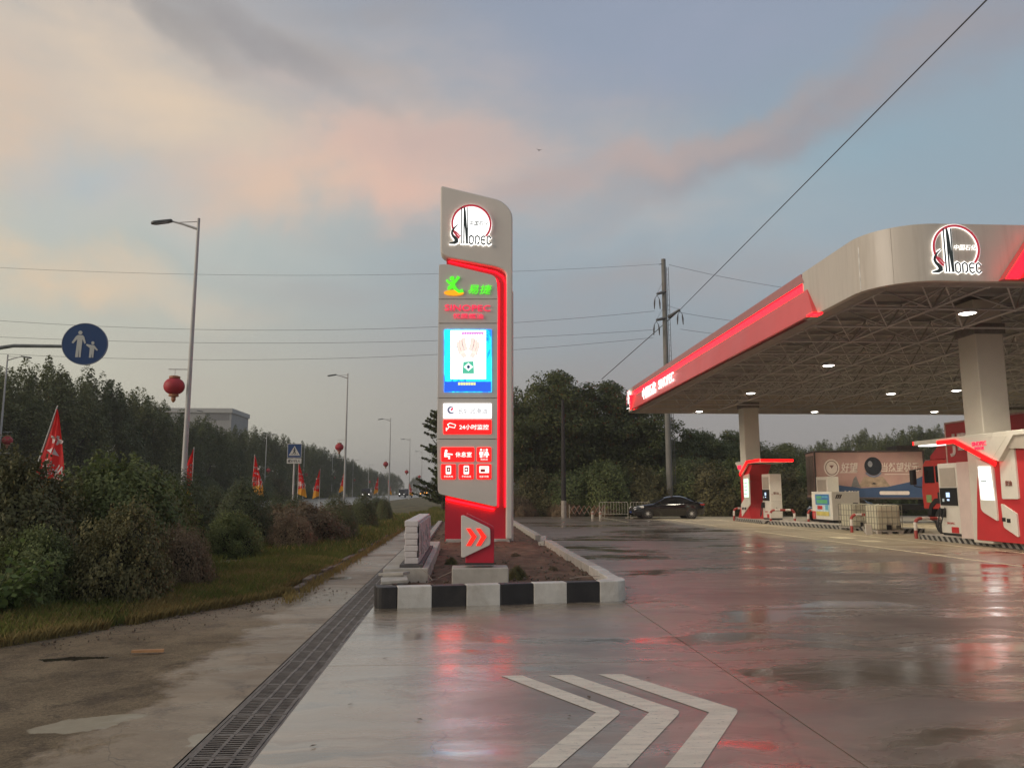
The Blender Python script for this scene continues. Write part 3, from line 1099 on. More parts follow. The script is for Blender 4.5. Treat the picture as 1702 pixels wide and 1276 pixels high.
# info panels split at the joints
tl, tr = (729.8, 440), (826.5, 459)
bl_, br_ = (725.6, 819), (825, 842)
def lx(y):
    return 729.8 + (725.6 - 729.8) * (y - 440) / 379
def rx_(y):
    return 827.6 + (825.8 - 827.6) * (y - 460) / 380
cutsy = [498.5, 538.5, 662, 730]
tops = [None] + cutsy
for i in range(5):
    if i == 0:
        poly = rounded([S(729.8, 441), S(744, 440.8), S(825, 460), S(rx_(498), 498.2), S(lx(498), 498.2)], [.05, .05, .2, 0, 0])
    elif i < 4:
        a, b_ = cutsy[i - 1] + .5, cutsy[i] - .4
        poly = [S(lx(a), a), S(rx_(a), a), S(rx_(b_), b_), S(lx(b_), b_)]
    else:
        poly = rounded([S(lx(730.5), 730.5), S(rx_(730.5), 730.5), S(825.8, 841), S(820, 841), S(728, 820)], [0, 0, .1, .05, .12])
    MB().prism(poly, -0.2, 0.02).build('info_panel', ALU2, SIGN, bevel=0.008)
MB().prism([S(731, 445), S(824, 465), S(823, 836), S(729, 815)], -0.17, 0.1).build('panel_core', GAP, SIGN)
# red light strips in the recess
m_ = MB()
for pts in ([(746, 443), (826, 462), (829.5, 470), (828, 842)], [(746, 432), (824, 449.5), (836, 457), (840.6, 468), (840, 842)]):
    pp = [S(*q) for q in pts]
    m_.ribbon(pp, 0.035, 0.055, 0.085)
m_.build('light_strip', LED2, SIGN)
m_ = MB()
m_.ribbon([S(742, 829), S(815, 845), S(822, 846)], 0.06, 0.03, 0.06)
m_.build('lower_light_strip', LED, SIGN)
# emblem
c0, c1 = S(783.5, 374), S(816.5, 374)
rad = c1[0] - c0[0]
emblem(SIGN, Matrix.Translation((c0[0], -0.16, c0[1])) @ Matrix.Diagonal((rad, 1, rad, 1)), True)
# jumping figure over an ellipse
GRN = mat('lit_green', (0.05, 0.5, 0.02), .4, 0, emit=(0.10, 0.92, 0.02), es=0.95)
ORA = mat('lit_orange', (0.7, 0.3, 0.0), .4, 0, emit=(1.0, 0.36, 0.01), es=0.9)
PY = -0.235
def Sf(px, py):
    return S(px, py)
def pxr(r_px):
    return r_px * (S(801, 600)[0] - S(701, 600)[0]) / 100
m_ = MB()
e = Sf(754.5, 488.5)
m_.prism(ellipse(e[0], e[1], pxr(16.5), pxr(4.6), 28), PY, -0.19)
m_.build('logo_ellipse', ORA, SIGN)
m_ = MB()
h_ = Sf(751.5, 464.5)
m_.prism(ellipse(h_[0], h_[1], pxr(3.6), pxr(3.4), 16), PY - .012, -0.19)
m_.ribbon([Sf(742.5, 467.5), Sf(747, 472), Sf(753, 473), Sf(759, 467), Sf(762.5, 462)], [pxr(3), pxr(3.4), pxr(6), pxr(3.5), pxr(5)], PY - .015, -0.19)
m_.ribbon([Sf(753, 472), Sf(752, 477), Sf(747, 480.5), Sf(744.5, 480)], [pxr(6), pxr(6.5), pxr(5), pxr(6)], PY - .018, -0.19)
m_.ribbon([Sf(753, 475), Sf(757, 482), Sf(763, 487), Sf(769.5, 485)], [pxr(5), pxr(5), pxr(4.5), pxr(6)], PY - .021, -0.19)
m_.build('logo_figure', GRN, SIGN)
def stext(body, px0, px1, py, hpx, m__, name='lettering', parent=SIGN, y=PY, **kw):
    a, b2 = S(px0, py), S(px1, py)
    return text(body, name, m__, parent, (a[0] + b2[0]) / 2, a[1], pxr(hpx), y, 0.012, width=b2[0] - a[0], **kw)
stext('易捷', 778, 817, 482.5, 16, GRN, shear=0.2, fat=0.002)
LRED = mat('lit_red_letters', (0.6, 0.02, 0.05), .4, 0, emit=(1.0, 0.03, 0.10), es=0.85)
stext('SINOPEC', 739.5, 815, 513, 10.5, LRED, fat=0.008)
stext('优质燃油', 753, 803, 526.5, 9, LRED, fat=0.006)

# video screen with a poster picture
def flat(name, col, es=1.0, **kw):
    return mat(name, tuple(v * 0.3 for v in col), .35, 0, emit=col, es=es, **kw)
scr = bpy.data.materials.new('screen_blue')
scr.use_nodes = True
t = NT(scr.node_tree)
b = t.n['Principled BSDF']
pos = t.new('ShaderNodeTexCoord').outputs['Object']
n_ = t.noise(t.scale(pos, 2.2, 1, 0.7), 1.6, 4, 0.6, 1.5)
b.inputs['Base Color'].default_value = (.02, .05, .1, 1)
b.inputs['Roughness'].default_value = .3
t.l.new(t.mix(t.rng(n_, .38, .62), (0.0, 0.07, 0.42, 1), (0.004, 0.34, 0.55, 1)), b.inputs['Emission Color'])
b.inputs['Emission Strength'].default_value = 5.0
def rect(x0, y0, x1, y1):
    return [S(x0, y1), S(x1, y1), S(x1, y0), S(x0, y0)]
SCRN = MB().prism(rect(738.5, 549, 816.5, 652), PY, -0.19).build('screen', scr, SIGN)
MB().prism(rect(739, 635, 816, 651.5), PY - .004, PY).build('caption_band', flat('screen_royal', (0.01, 0.05, 0.32), 2.6), SCRN)
for k in range(7):
    x0 = 761.5 + k * 4.2
    MB().prism(rect(x0, 636.5, x0 + 3.6, 641), PY - .008, PY - .004).build('caption_mark', flat('screen_yellow', (0.9, 0.88, 0.35), 1.0), SCRN)
MB().prism(rect(749, 550.5, 807.5, 631), PY - .006, PY).build('poster_sheet', flat('screen_paper', (0.95, 0.95, 0.93), 2.0), SCRN)
skin = flat('screen_skin', (0.92, 0.70, 0.62), 1.1)
ink = flat('screen_ink', (0.16, 0.16, 0.2), .6)
pink = flat('screen_pink', (0.72, 0.25, 0.7), .95)
teal = flat('screen_teal', (0.25, 0.5, 0.65), .9)
m_, m2 = MB(), MB()
for sx in (-1, 1):
    for k, (dx, top_, bot, wd) in enumerate(((5, 563, 584, 5.0), (10, 566, 588, 4.6), (14, 570, 590, 4.0), (7, 585, 595, 6.5))):
        pts = [S(778 + sx * (dx + 3), top_), S(778 + sx * (dx + 1.5), (top_ + bot) / 2), S(778 + sx * (dx - 2), bot)]
        m2.ribbon(pts, pxr(wd + .9), PY - .010, PY - .006)
        m_.ribbon(pts, pxr(wd), PY - .014, PY - .010)
m2.build('drawn_outline', ink, SCRN)
m_.build('drawn_hands', skin, SCRN)
m_ = MB()
for k in range(3):
    m_.ribbon([S(751 + k, 566 - k * 3.2), S(762, 560 - k * 2.6), S(772, 556.5 - k * 1.5), S(804, 555.5 - k * 0.5)], pxr(.9), PY - .012, PY - .006)
for k in range(9):
    m_.prism(rect(768 + k * 4, 553.5, 771 + k * 4, 557.5), PY - .011, PY - .006)
m_.build('drawn_banner', pink, SCRN)
m_ = MB()
for k in range(110):
    s_ = random.choice((-1, 1))
    cx, cy = 778 + s_ * random.uniform(12, 27), random.uniform(575, 626)
    if abs(cx - 778) < 13 and cy > 598:
        continue
    a = random.uniform(0, 3.1)
    L = random.uniform(1.0, 3.2)
    m_.ribbon([S(cx, cy), S(cx + L * math.cos(a) + random.uniform(-.6, .6), cy + L * math.sin(a))], pxr(.6), PY - .009, PY - .006)
tag(m_.build('drawn_scribble', ink, SCRN), kind='stuff')
m_ = MB()
for k in range(14):
    cx, cy = 752 + random.uniform(0, 10), 574 + random.uniform(0, 14)
    m_.ribbon([S(cx, cy), S(cx + 2, cy - 3)], pxr(.7), PY - .012, PY - .006)
for k in range(12):
    m_.prism(rect(784 + k * 1.7, 561, 785 + k * 1.7, 564), PY - .013, PY - .006)
tag(m_.build('drawn_notes', teal, SCRN), kind='stuff')
MB().prism([S(770, 602.5), S(787, 601.5), S(788, 622), S(768.5, 622)], PY - .012, PY - .006).build('drawn_flag', flat('screen_green', (0.10, 0.55, 0.36), .9), SCRN)
MB().prism([S(771, 611), S(778.5, 604.5), S(786, 611), S(778.5, 617.5)], PY - .016, PY - .012).build('flag_diamond', flat('screen_paper', (0.95, 0.95, 0.93), 2.0), SCRN)
e = S(778.5, 611)
MB().prism(ellipse(e[0], e[1], pxr(2.8), pxr(3.2), 16), PY - .02, PY - .016).build('flag_disc', flat('screen_navy', (0.04, 0.09, 0.2), .7), SCRN)

# lit tiles
def tile(x0, y0, x1, y1, m__):
    w_ = S(x1, y0)[0] - S(x0, y0)[0]
    return MB().prism(rounded(rect(x0, y0, x1, y1), 0.03, 3), PY + 0.01, -0.19).build('service_tile', m__, SIGN)
TRED = mat('lit_red_tile', (0.6, 0.01, 0.01), .4, 0, emit=(0.92, 0.006, 0.006), es=1.9)
TWH = mat('lit_white_tile', (.8, .8, .8), .35, 0, emit=(1.0, 1.0, 1.0), es=1.15)
TI = mat('lit_icon', (0.8, 0.75, 0.7), .4, 0, emit=(1.0, 0.93, 0.86), es=1.1)
T1 = tile(737, 671, 817, 696, TWH)
gy = mat('grey_print', (0.35, 0.35, 0.36), .5, 0, emit=(.4, .4, .42), es=.35)
stext('长城润滑油', 761, 809, 683.5, 10, gy, parent=T1, y=PY, fat=0.008)
e = S(750.5, 682)
m_ = MB()
m_.ribbon([(e[0] + pxr(5.2) * math.cos(a), e[1] + pxr(5.2) * math.sin(a)) for a in np.linspace(1.1, 5.6, 16)], [pxr(1 + 2.6 * math.sin(k / 15 * 3.1)) for k in range(16)], PY - .012, PY + .01)
m_.build('swirl_mark', mat('print_slate', (.12, .13, .2), .5, 0, emit=(.2, .21, .3), es=.6), T1)
MB().prism([S(748.5, 681), S(752, 678), S(754, 679.5), S(750.5, 684)], PY - .015, PY + .01).build('red_mark', LRED, T1)
T2 = tile(737, 698, 816.5, 721.5, TRED)
stext('24小时监控', 763.5, 812, 710, 8.6, TI, parent=T2, fat=0.014)
m_ = MB()
m_.ribbon([S(744, 706), S(748, 703.5), S(757.5, 706.5), S(755.5, 711.5), S(746.5, 709.5), S(744, 706)], pxr(1.4), PY - .012, PY + .01)
m_.ribbon([S(746, 710), S(744.5, 713), S(742, 714.5)], pxr(1.4), PY - .012, PY + .01)
m_.ribbon([S(742, 711), S(742, 716.5)], pxr(1.4), PY - .014, PY + .01)
m_.build('camera_icon', TI, T2)
T3 = tile(733.5, 743.5, 788, 767, TRED)
stext('休息室', 757, 784, 755.5, 8.6, TI, parent=T3, fat=0.014)
m_ = MB()
e = S(741.8, 749.5)
m_.prism(ellipse(e[0], e[1], pxr(2.2), pxr(2.2), 12), PY - .012, PY + .01)
m_.ribbon([S(741, 751.5), S(740.5, 758), S(747, 758.5), S(746.5, 763)], [pxr(4), pxr(5), pxr(3), pxr(3)], PY - .013, PY + .01)
m_.ribbon([S(742, 754), S(752.5, 755.5)], pxr(2), PY - .015, PY + .01)
m_.build('resting_icon', TI, T3)
T4 = tile(792.5, 743.5, 816, 767, TRED)
m_ = MB()
for cx, body in ((799.5, [(2.5, 750.5), (3.2, 755), (2.2, 756), (2, 760.5), (-2, 760.5), (-2.2, 756), (-3.2, 755), (-2.5, 750.5)]),
                 (808.7, [(1.6, 750), (4.2, 757), (1.5, 757), (1.5, 760.5), (-1.5, 760.5), (-1.5, 757), (-4.2, 757), (-1.6, 750)])):
    e = S(cx, 747.7)
    m_.prism(ellipse(e[0], e[1], pxr(1.8), pxr(1.8), 12), PY - .012, PY + .01)
    m_.prism([S(cx + a, b2) for a, b2 in body], PY - .012, PY + .01)
m_.ribbon([S(804.2, 746.5), S(804.2, 760)], pxr(1), PY - .012, PY + .01)
m_.build('restroom_icon', TI, T4)
stext('洗手间', 798.5, 810, 763.7, 3, TI, parent=T4)
for x0, x1, txt in ((733.5, 757.5, '手机充电'), (763, 787, '手机加油'), (792.5, 816, '加油卡充值')):
    T5 = tile(x0, 771.5, x1, 796, TRED)
    cx = (x0 + x1) / 2
    stext(txt, cx - 7.5, cx + 7.5, 791.7, 3.2, TI, parent=T5)
    m_ = MB()
    if '卡' in txt:
        m_.prism(rounded(rect(796.5, 774.5, 812.5, 786), .02, 3), PY - .006, PY + .01)
        m2 = MB()
        m2.prism(rect(798.5, 776.5, 811, 777.6), PY - .01, PY - .006)
        m2.prism(rect(798.5, 779.5, 806, 784.3), PY - .01, PY - .006)
    else:
        m_.prism(rounded(rect(cx - 4.4, 773.8, cx + 4.4, 788), .03, 3), PY - .006, PY + .01)
        m2 = MB()
        m2.prism(rect(cx - 2.9, 776.5, cx + 2.9, 784), PY - .01, PY - .006)
        m3 = MB()
        if txt.endswith('电'):
            m3.prism([S(cx + 1, 777.3), S(cx - 1.5, 781), S(cx - .1, 781), S(cx - 1, 783.6), S(cx + 1.5, 779.8), S(cx + .2, 779.8)], PY - .014, PY - .01)
        else:
            e = S(cx, 780.4)
            m3.prism(ellipse(e[0], e[1], pxr(1.5), pxr(1.9), 10), PY - .014, PY - .01)
        m3.build('icon_symbol', TI, T5)
    m_.build('tile_icon', TI, T5)
    m2.build('icon_window', mat('icon_dark_red', (.2, .02, .02), .5, 0, emit=(.3, .03, .03), es=.5), T5)
# concrete base slab just above the soil
MB().box(S(738, 893)[0] + .05, S(842, 893)[0] + .1, -0.1, 0.7, -0.3, 0.08).build('base_slab', DRYC, SIGN, bevel=0.02)

# ------------------------------------------------------------------ small arrow sign on its concrete block
YA = 12.55
AB = Vector((0.29, YA, 0.2))
ARW = thing('arrow_sign', 'small red arrow sign with beige plate and glowing double chevron', 'sign', AB)


def Q(px, py):
    p = AY(px, py, YA)
    return (p.x - AB.x, p.z - AB.z)


MB().prism([Q(776, 853), Q(815, 872), Q(821.5, 876), Q(821.5, 936), Q(773.8, 936)], 0.05, 0.33).build('red_box', RED, ARW, bevel=0.01)
MB().prism([Q(773, 935.5), Q(822, 935.5), Q(822, 939), Q(773, 939)], 0.04, 0.35).build('foot_strip', GAP, ARW)
MB().prism(rounded([Q(766.5, 856.6), Q(771, 856), Q(814.8, 877.5), Q(815.5, 905), Q(770, 926.6), Q(766.5, 925.5)], [.01, .02, .04, .04, .02, .01], 3), 0.0, 0.065).build('face_plate', ALU, ARW, bevel=0.008)
LEDC = mat('lit_red_chevron', (.6, .01, .0), .4, 0, emit=(1.0, 0.02, 0.012), es=1.15)
for dx in (0, 16.3):
    poly = [(775, 878), (782, 878), (792.2, 891.5), (782.5, 906.5), (775, 906.5), (783.8, 891.5)]
    MB().prism([Q(a + dx, b2) for a, b2 in poly], -0.014, 0.0).build('chevron', LEDC, ARW)
q = MB().box(-0.45, 0.45, -0.06, 0.44, -0.2, 0.262).build('concrete_plinth', DRYC, None, bevel=0.015)
q.location = (0.30, YA + .02, 0.2)
tag(q, 'rough grey concrete block carrying the small red arrow sign', 'plinth')

# ------------------------------------------------------------------ filling station canopy
CX0, CX1, CY0, CY1, CZ0, CZ1 = 0.0, 33.6, 0.0, 31.0, 6.6, 8.0      # in the canopy's own axes, from its front left corner
CPIV, CROT = Vector((9.82, 17.02, 0)), R(-0.95)
CN = thing('station_canopy', 'large grey and red forecourt canopy with lit lettering and open steel truss underside', 'canopy', CPIV, CROT)
CI = (Matrix.Translation(CPIV) @ Matrix.Rotation(CROT, 4, 'Z')).inverted()
FAS = mat('fascia_beige', (0.56, 0.50, 0.425), 0.34, 0.03, 0.8, spec=0.5, rvar=0.05)
FASN = NT(FAS.node_tree)
fb = FASN.n['Principled BSDF']
fo = fb.inputs['Base Color'].links[0].from_socket
fp = FASN.new('ShaderNodeTexCoord').outputs['Object']
FASN.l.new(FASN.mix(FASN.rng(FASN.noise(FASN.scale(fp, 3.0, 3.0, 0.16), 2.2, 6, 0.65), 0.48, 0.72, 0, 0.4), fo, (0.36, 0.30, 0.235, 1)), fb.inputs['Base Color'])
FRED = mat('fascia_red', (0.75, 0.085, 0.085), 0.34, 0.05, 0.8, rvar=0.05)
STEEL = mat('truss_paint', (0.55, 0.535, 0.525), 0.5, 0.08, 3)
DECK = mat('canopy_deck', (0.27, 0.262, 0.258), 0.6, 0.1, 1.0)
CONCW = mat('column_paint', (0.63, 0.585, 0.50), 0.4, 0.04, 1.5, rvar=0.06, dirt=(0.56, 0.51, 0.43))


def fascia_path(r, far_r):
    """plan of the left and front fascia, from the rear corner to the right"""
    pts = [(CX0 + 3.5, CY1)]
    for k in range(9):
        a = math.pi / 2 * k / 8
        pts.append((CX0 + far_r - far_r * math.sin(a), CY1 - far_r + far_r * math.cos(a)))
    for yy in np.linspace(CY1 - far_r - .01, CY0 + r, 3)[1:-1]:
        pts.append((CX0, yy))
    for k in range(15):
        a = math.pi / 2 * k / 14
        pts.append((CX0 + r - r * math.cos(a), CY0 + r - r * math.sin(a)))
    pts += [(16.0, CY0), (24.0, CY0), (CX1, CY0)]
    return pts


def wallstrip(mb, pts, z0, z1, th, lean=0.0):
    """upright band following a plan line; th inwards"""
    n = len(pts)
    vs_ = []
    for i in range(n):
        p = Vector(pts[i])
        if i == 0:
            d = Vector(pts[1]) - p
        elif i == n - 1:
            d = p - Vector(pts[-2])
        else:
            d = (Vector(pts[i + 1]) - p).normalized() + (p - Vector(pts[i - 1])).normalized()
        d.normalize()
        nn = Vector((-d.y, d.x))          # inwards when the plan runs rear-left-front
        q = p + nn * th
        vs_ += [(p.x, p.y, z0), (q.x, q.y, z0), (q.x, q.y, z1), (p.x, p.y, z1)]
    fs_ = []
    for i in range(n - 1):
        a, b_ = i * 4, (i + 1) * 4
        fs_ += [(a, b_, b_ + 3, a + 3), (a + 1, a + 2, b_ + 2, b_ + 1), (a + 3, b_ + 3, b_ + 2, a + 2), (a, a + 1, b_ + 1, b_)]
    fs_ += [(0, 3, 2, 1), ((n - 1) * 4, (n - 1) * 4 + 1, (n - 1) * 4 + 2, (n - 1) * 4 + 3)]
    mb._add(vs_, fs_)


xa = (CI @ AY(1660, 470, 16.95)).x
# beige corner at the front, split at the visible seam; beige corner at the rear
FY = 3.4                                # red begins here on the left side
rF, rR = 1.45, 0.9
pF = [(CX0, FY + 0.9)] + [(CX0 + rF - rF * math.cos(math.pi / 2 * k / 24), CY0 + rF - rF * math.sin(math.pi / 2 * k / 24)) for k in range(25)]
m_ = MB()
wallstrip(m_, pF[:6], CZ0, CZ1, 0.15)
m_.build('corner_panel', FAS, CN, smooth=True)
m_ = MB()
wallstrip(m_, pF[5:] + [(xa + .9, CY0)], CZ0, CZ1, 0.15)
m_.build('corner_panel', FAS, CN, smooth=True)
q5 = pF[5]
MB().box(q5[0] - .012, q5[0] + .012, q5[1] - .012, q5[1] + .012, CZ0 + .05, CZ1 - .25).build('seam_strip', mat('seam_bright', (.8, .78, .72), .3), CN)
for xx in (1.9,):
    MB().box(xx - .003, xx + .003, CY0 - .003, CY0 + .02, CZ0 + .01, CZ1 - .01).build('panel_seam', mat('seam_soft', (.42, .37, .31), .5), CN)
for k in (14,):
    qq = pF[k]
    MB().box(qq[0] - .004, qq[0] + .004, qq[1] - .004, qq[1] + .004, CZ0 + .01, CZ1 - .01).build('panel_seam', mat('seam_soft', (.42, .37, .31), .5), CN)
pR = [(CX0 + rR - rR * math.cos(math.pi / 2 * k / 10), CY1 - rR + rR * math.sin(math.pi / 2 * k / 10)) for k in range(11)]
pR = list(reversed(pR)) + [(CX0, CY1 - 2.0)]
m_ = MB()
wallstrip(m_, [(6, CY1)] + pR, CZ0, CZ1, 0.15)
m_.build('corner_panel', FAS, CN, smooth=True)
# rear and right fascia
m_ = MB()
m_.box(6.0, CX1, CY1 - .15, CY1, CZ0, CZ1)
m_.box(CX1 - .15, CX1, CY0, CY1, CZ0, CZ1)
m_.build('rear_fascia', FAS, CN)
# red side fascia: recessed upper band, lit strip, sloping lower face; its ends run on a slant
ya, yb = FY, CY1 - 2.2
sl = 1.0                                  # the slanted cut at the front end


def redface(name, z0, z1, x0, x1, m__, e0=0.0):
    """band between z0 and z1 on the left side; x at z0 and at z1"""
    f0 = ya - sl * (CZ1 - z0) / (CZ1 - CZ0) + sl
    f1 = ya - sl * (CZ1 - z1) / (CZ1 - CZ0) + sl
    b0 = yb + 0.35 * (z1 - z0) * 0
    v = [(x0, f0, z0), (x0, yb, z0), (x1, yb, z1), (x1, f1, z1)]
    v += [(x0 + .12, f0, z0), (x0 + .12, yb, z0), (x1 + .12, yb, z1), (x1 + .12, f1, z1)]
    m = MB()
    m._add(v, [(0, 3, 2, 1), (4, 5, 6, 7), (0, 1, 5, 4), (2, 3, 7, 6), (0, 4, 7, 3), (1, 2, 6, 5)])
    return m.build(name, m__, CN)


redface('upper_red_band', CZ1 - 0.30, CZ1, CX0 - 0.005, CX0 - 0.005, mat('muted_red', (0.45, 0.17, 0.16), 0.4, .05))
LED3 = mat('fascia_light_strip', (0.6, 0.0, 0.0), 0.4, 0.0, emit=(1.0, 0.002, 0.006), es=11.0)
redface('light_strip', CZ1 - 0.56, CZ1 - 0.302, CX0 + 0.03, CX0 + 0.03, LED3)
redface('lower_red_band', CZ0, CZ1 - 0.562, CX0 - 0.15, CX0 - 0.02, FRED)
MB().box(CX0 + .17, CX0 + .2, FY - .3, yb + .3, CZ0 + .07, CZ1 - .09).build('light_backing', DECK, CN)  # added backing, keeps the strip's red light out of the underside
# lit end edge of the red band at the rear, and its thin lit lower lip
MB().box(CX0 - .19, CX0 + .05, yb - .02, yb + .06, CZ0 + .02, CZ1 - .5).build('end_strip', LED, CN)
MB().box(CX0 - .18, CX0 - .15, ya + .1, yb - .1, CZ0 - .03, CZ0 + .015).build('lower_lip', FRED, CN)
MB().box(CX0 - .20, CX0 + .1, FY - .06, FY + .3, CZ0 - .03, CZ0 - .002).build('end_tab', LED, CN)
# the red band on the front, starting with a slanted end
m_ = MB()
m_.prism([(xa, CZ0), (CX1, CZ0), (CX1, CZ1 - .1), (xa + 0.95, CZ1 - .1)], CY0 - .28, CY0 - .01)
m_.build('front_red_band', FRED, CN)
m_ = MB()
m_.prism([(xa - .02, CZ0 - .02), (xa + .3, CZ0 - .02), (xa + 1.25, CZ1 - .12), (xa + 0.93, CZ1 - .12)], CY0 - .33, CY0 - .281)
m_.build('front_light_strip', LED, CN)
# flat soffit edge all round, inside the fascia
m_ = MB()
m_.box(CX0 + .15, CX0 + .55, CY0 + rF, CY1 - .2, CZ0 + .02, CZ0 + .06)
m_.box(CX0 + rF, CX1, CY0 + .15, CY0 + .5, CZ0 + .02, CZ0 + .06)
arc_in = [(CX0 + rF - (rF - .15) * math.cos(math.pi / 2 * k / 20), CY0 + rF - (rF - .15) * math.sin(math.pi / 2 * k / 20)) for k in range(21)]
arc_in2 = [(CX0 + rF - (rF - .6) * math.cos(math.pi / 2 * k / 20), CY0 + rF - (rF - .6) * math.sin(math.pi / 2 * k / 20)) for k in range(21)]
m_.slab(arc_in + list(reversed(arc_in2)), CZ0 + .021, CZ0 + .061)
m_.build('soffit_edge', mat('soffit_grey', (.3, .27, .25), .5), CN)
# roof deck
MB().slab([(CX0 + .2, CY1 - .2), (CX0 + .2, CY0 + rF)] + [(CX0 + rF - (rF - .2) * math.cos(math.pi / 2 * k / 12), CY0 + rF - (rF - .2) * math.sin(math.pi / 2 * k / 12)) for k in range(1, 13)] + [(CX1 - .2, CY0 + .2), (CX1 - .2, CY1 - .2)],
          CZ1 - .16, CZ1 - .08).build('roof_deck', DECK, CN)
# space truss: lower chords along both ways (parts), webs and upper chords joined
gx, gy_ = 2.4, 2.37
nxg, nyg = int((CX1 - CX0 - 1.2) / gx), int((CY1 - CY0 - 1.0) / gy_)
xl = [CX0 + .8 + i * gx for i in range(nxg + 1)]
yl = [CY0 + .9 + j * gy_ for j in range(nyg + 1)]
zl, zu = CZ0 + .13, CZ1 - .28


def inside(x, y):
    cx, cy = CX0 + rF, CY0 + rF
    return not (x < cx and y < cy and math.hypot(x - cx, y - cy) > rF - .35)


for x in xl:
    y0 = min([y for y in yl if inside(x, y)])
    MB().tube([(x, y0 - .4, zl), (x, yl[-1] + .6, zl)], 0.04, 6).build('truss_chord', STEEL, CN)
for y in yl:
    x0 = min([x for x in xl if inside(x, y)])
    MB().tube([(x0 - .3, y, zl + .001), (xl[-1], y, zl + .001)], 0.036, 6).build('truss_chord', STEEL, CN)
wb = MB()
for i in range(len(xl) - 1):
    for j in range(len(yl) - 1):
        ux, uy = xl[i] + gx / 2, yl[j] + gy_ / 2
        if not inside(ux - .5, uy - .5):
            continue
        for a in (0, 1):
            for b_ in (0, 1):
                if inside(xl[i + a], yl[j + b_]):
                    wb.tube([(xl[i + a], yl[j + b_], zl), (ux, uy, zu)], 0.028, 5, caps=False)
        if i < len(xl) - 2:
            wb.tube([(ux, uy, zu), (ux + gx, uy, zu)], 0.03, 5, caps=False)
        if j < len(yl) - 2:
            wb.tube([(ux, uy, zu), (ux, uy + gy_, zu)], 0.03, 5, caps=False)
        wb.lathe([(0.0, -.07), (.07, -.03), (.07, .03), (0, .07)], 8, Matrix.Translation((xl[i], yl[j], zl)))
tag(wb.build('truss_webs', STEEL, CN), kind='stuff')
# purlins of the deck, close together, seen from below as fine lines
pl = MB()
for k in range(int((CY1 - CY0) / 1.2)):
    yy = CY0 + .9 + k * 1.2
    pl.box(CX0 + (.35 if yy > CY0 + rF else rF), CX1 - .3, yy - .03, yy + .03, CZ1 - .235, CZ1 - .161)
pl.build('purlins', STEEL, CN)
# columns
for (x, y) in ((16.5, 23.2), (16.95, 44.6), (33.5, 23.2), (33.5, 44.6)):
    x, y = (CI @ Vector((x, y, 0))).xy
    q = MB().box(-.45, .45, -.45, .45, 0.1, CZ1 - .3).build('canopy_column', CONCW, CN, bevel=0.03)
    q.location = (x, y, 0)
    s_ = MB().box(-.5, .5, -.5, .5, CZ0 - .02, CZ0 + .32).build('column_head', mat('column_head_grey', (.2, .18, .165), .6), q)
# emblem on the front fascia and on the rear left corner
ec = CI @ AY(1590, 412, 16.94)
er = (AY(1629, 416, 16.94).x - AY(1552, 416, 16.94).x) / 2
EM = tag(thing('canopy_emblem', None, None), None)
EM.parent = CN
emblem(EM, Matrix.Translation((ec.x, CY0 - .03, ec.z)) @ Matrix.Diagonal((er, .2, er, 1)), False)
EM2 = thing('canopy_emblem', None, None)
EM2.parent = CN
emblem(EM2, Matrix.Translation((CX0 - .10, CY1 - 1.25, CZ0 + .76)) @ Matrix.Rotation(R(-90), 4, 'Z') @ Matrix.Diagonal((.52, .5, .52, 1)), False)
# lit lettering on the red side band, reading from the rear towards the front
ML = Matrix.Translation((CX0 - .14, 0, 0)) @ Matrix.Rotation(R(-90), 4, 'Z')
# along the wall local +x runs towards -y
def side_text(body, y0, y1, z, h, **kw):
    text(body, 'lettering', LETW, CN, -(y0 + y1) / 2, z, h, 0.0, 0.04, width=abs(y0 - y1), M=ML, fat=0.0, **kw)
YT = lambda px: (CI @ AX(px, 660, 9.95)).y
side_text('中国石化', YT(1064), YT(1088), CZ0 + .50, .62)
side_text('SINOPEC', YT(1093), YT(1120), CZ0 + .50, .46)

# recessed lamps under the canopy
LAMPW = mat('lamp_lens', (0.8, 0.8, 0.78), .3, 0, emit=(1.0, 0.97, 0.88), es=12)
LPX = [(1608, 520), (1377, 607), (1248, 653), (1481, 654), (1162, 683.5), (1354, 684), (1553, 684)]
LPOS = [G(px, py, CZ0 + .07) for px, py in LPX] + [Vector((x, y, CZ0 + .07)) for x, y in ((23.5, 20.0), (24, 28.0), (24.5, 36.5), (31, 20), (31, 28), (31, 36.5), (38, 24), (38, 36))]
for k, p in enumerate(LPOS):
    lab = ['brightest canopy lamp nearest the white column', 'canopy lamp in the middle of the underside, left of the column',
           'canopy lamp just above the far white column', 'canopy lamp between far column and near column, second row',
           'leftmost canopy lamp by the far edge', 'canopy lamp on the far edge over the pink truck', 'canopy lamp on the far edge left of near column'][k] if k < 7 else 'white canopy lamp beyond the near column, out of sight'
    pl_ = CI @ p
    if pl_.y > CY1 - .7:
        pl_.y = CY1 - .75
        p = CI.inverted() @ pl_
    q = thing('canopy_lamp', lab, 'lamp', p, 0, 'lamps under the canopy')
    MB().lathe([(.27, .06), (.27, -.01), (.22, -.02), (.22, .05)], 20).build('lamp_housing', STEEL, q)
    MB().lathe([(.0, .03), (.20, .03), (.20, -.012), (.14, -.04), (0, -.05)], 20).build('lens', LAMPW, q)
    ld = bpy.data.lights.new('lamp_light', 'AREA')
    ld.shape = 'DISK'
    ld.size = 1.1
    ld.energy = 110
    ld.color = (1.0, 0.90, 0.72)
    ld.spread = R(112)
    lo = bpy.data.objects.new('lamp_light', ld)
    COL.objects.link(lo)
    lo.parent = q
    lo.location = (0, 0, -.08)

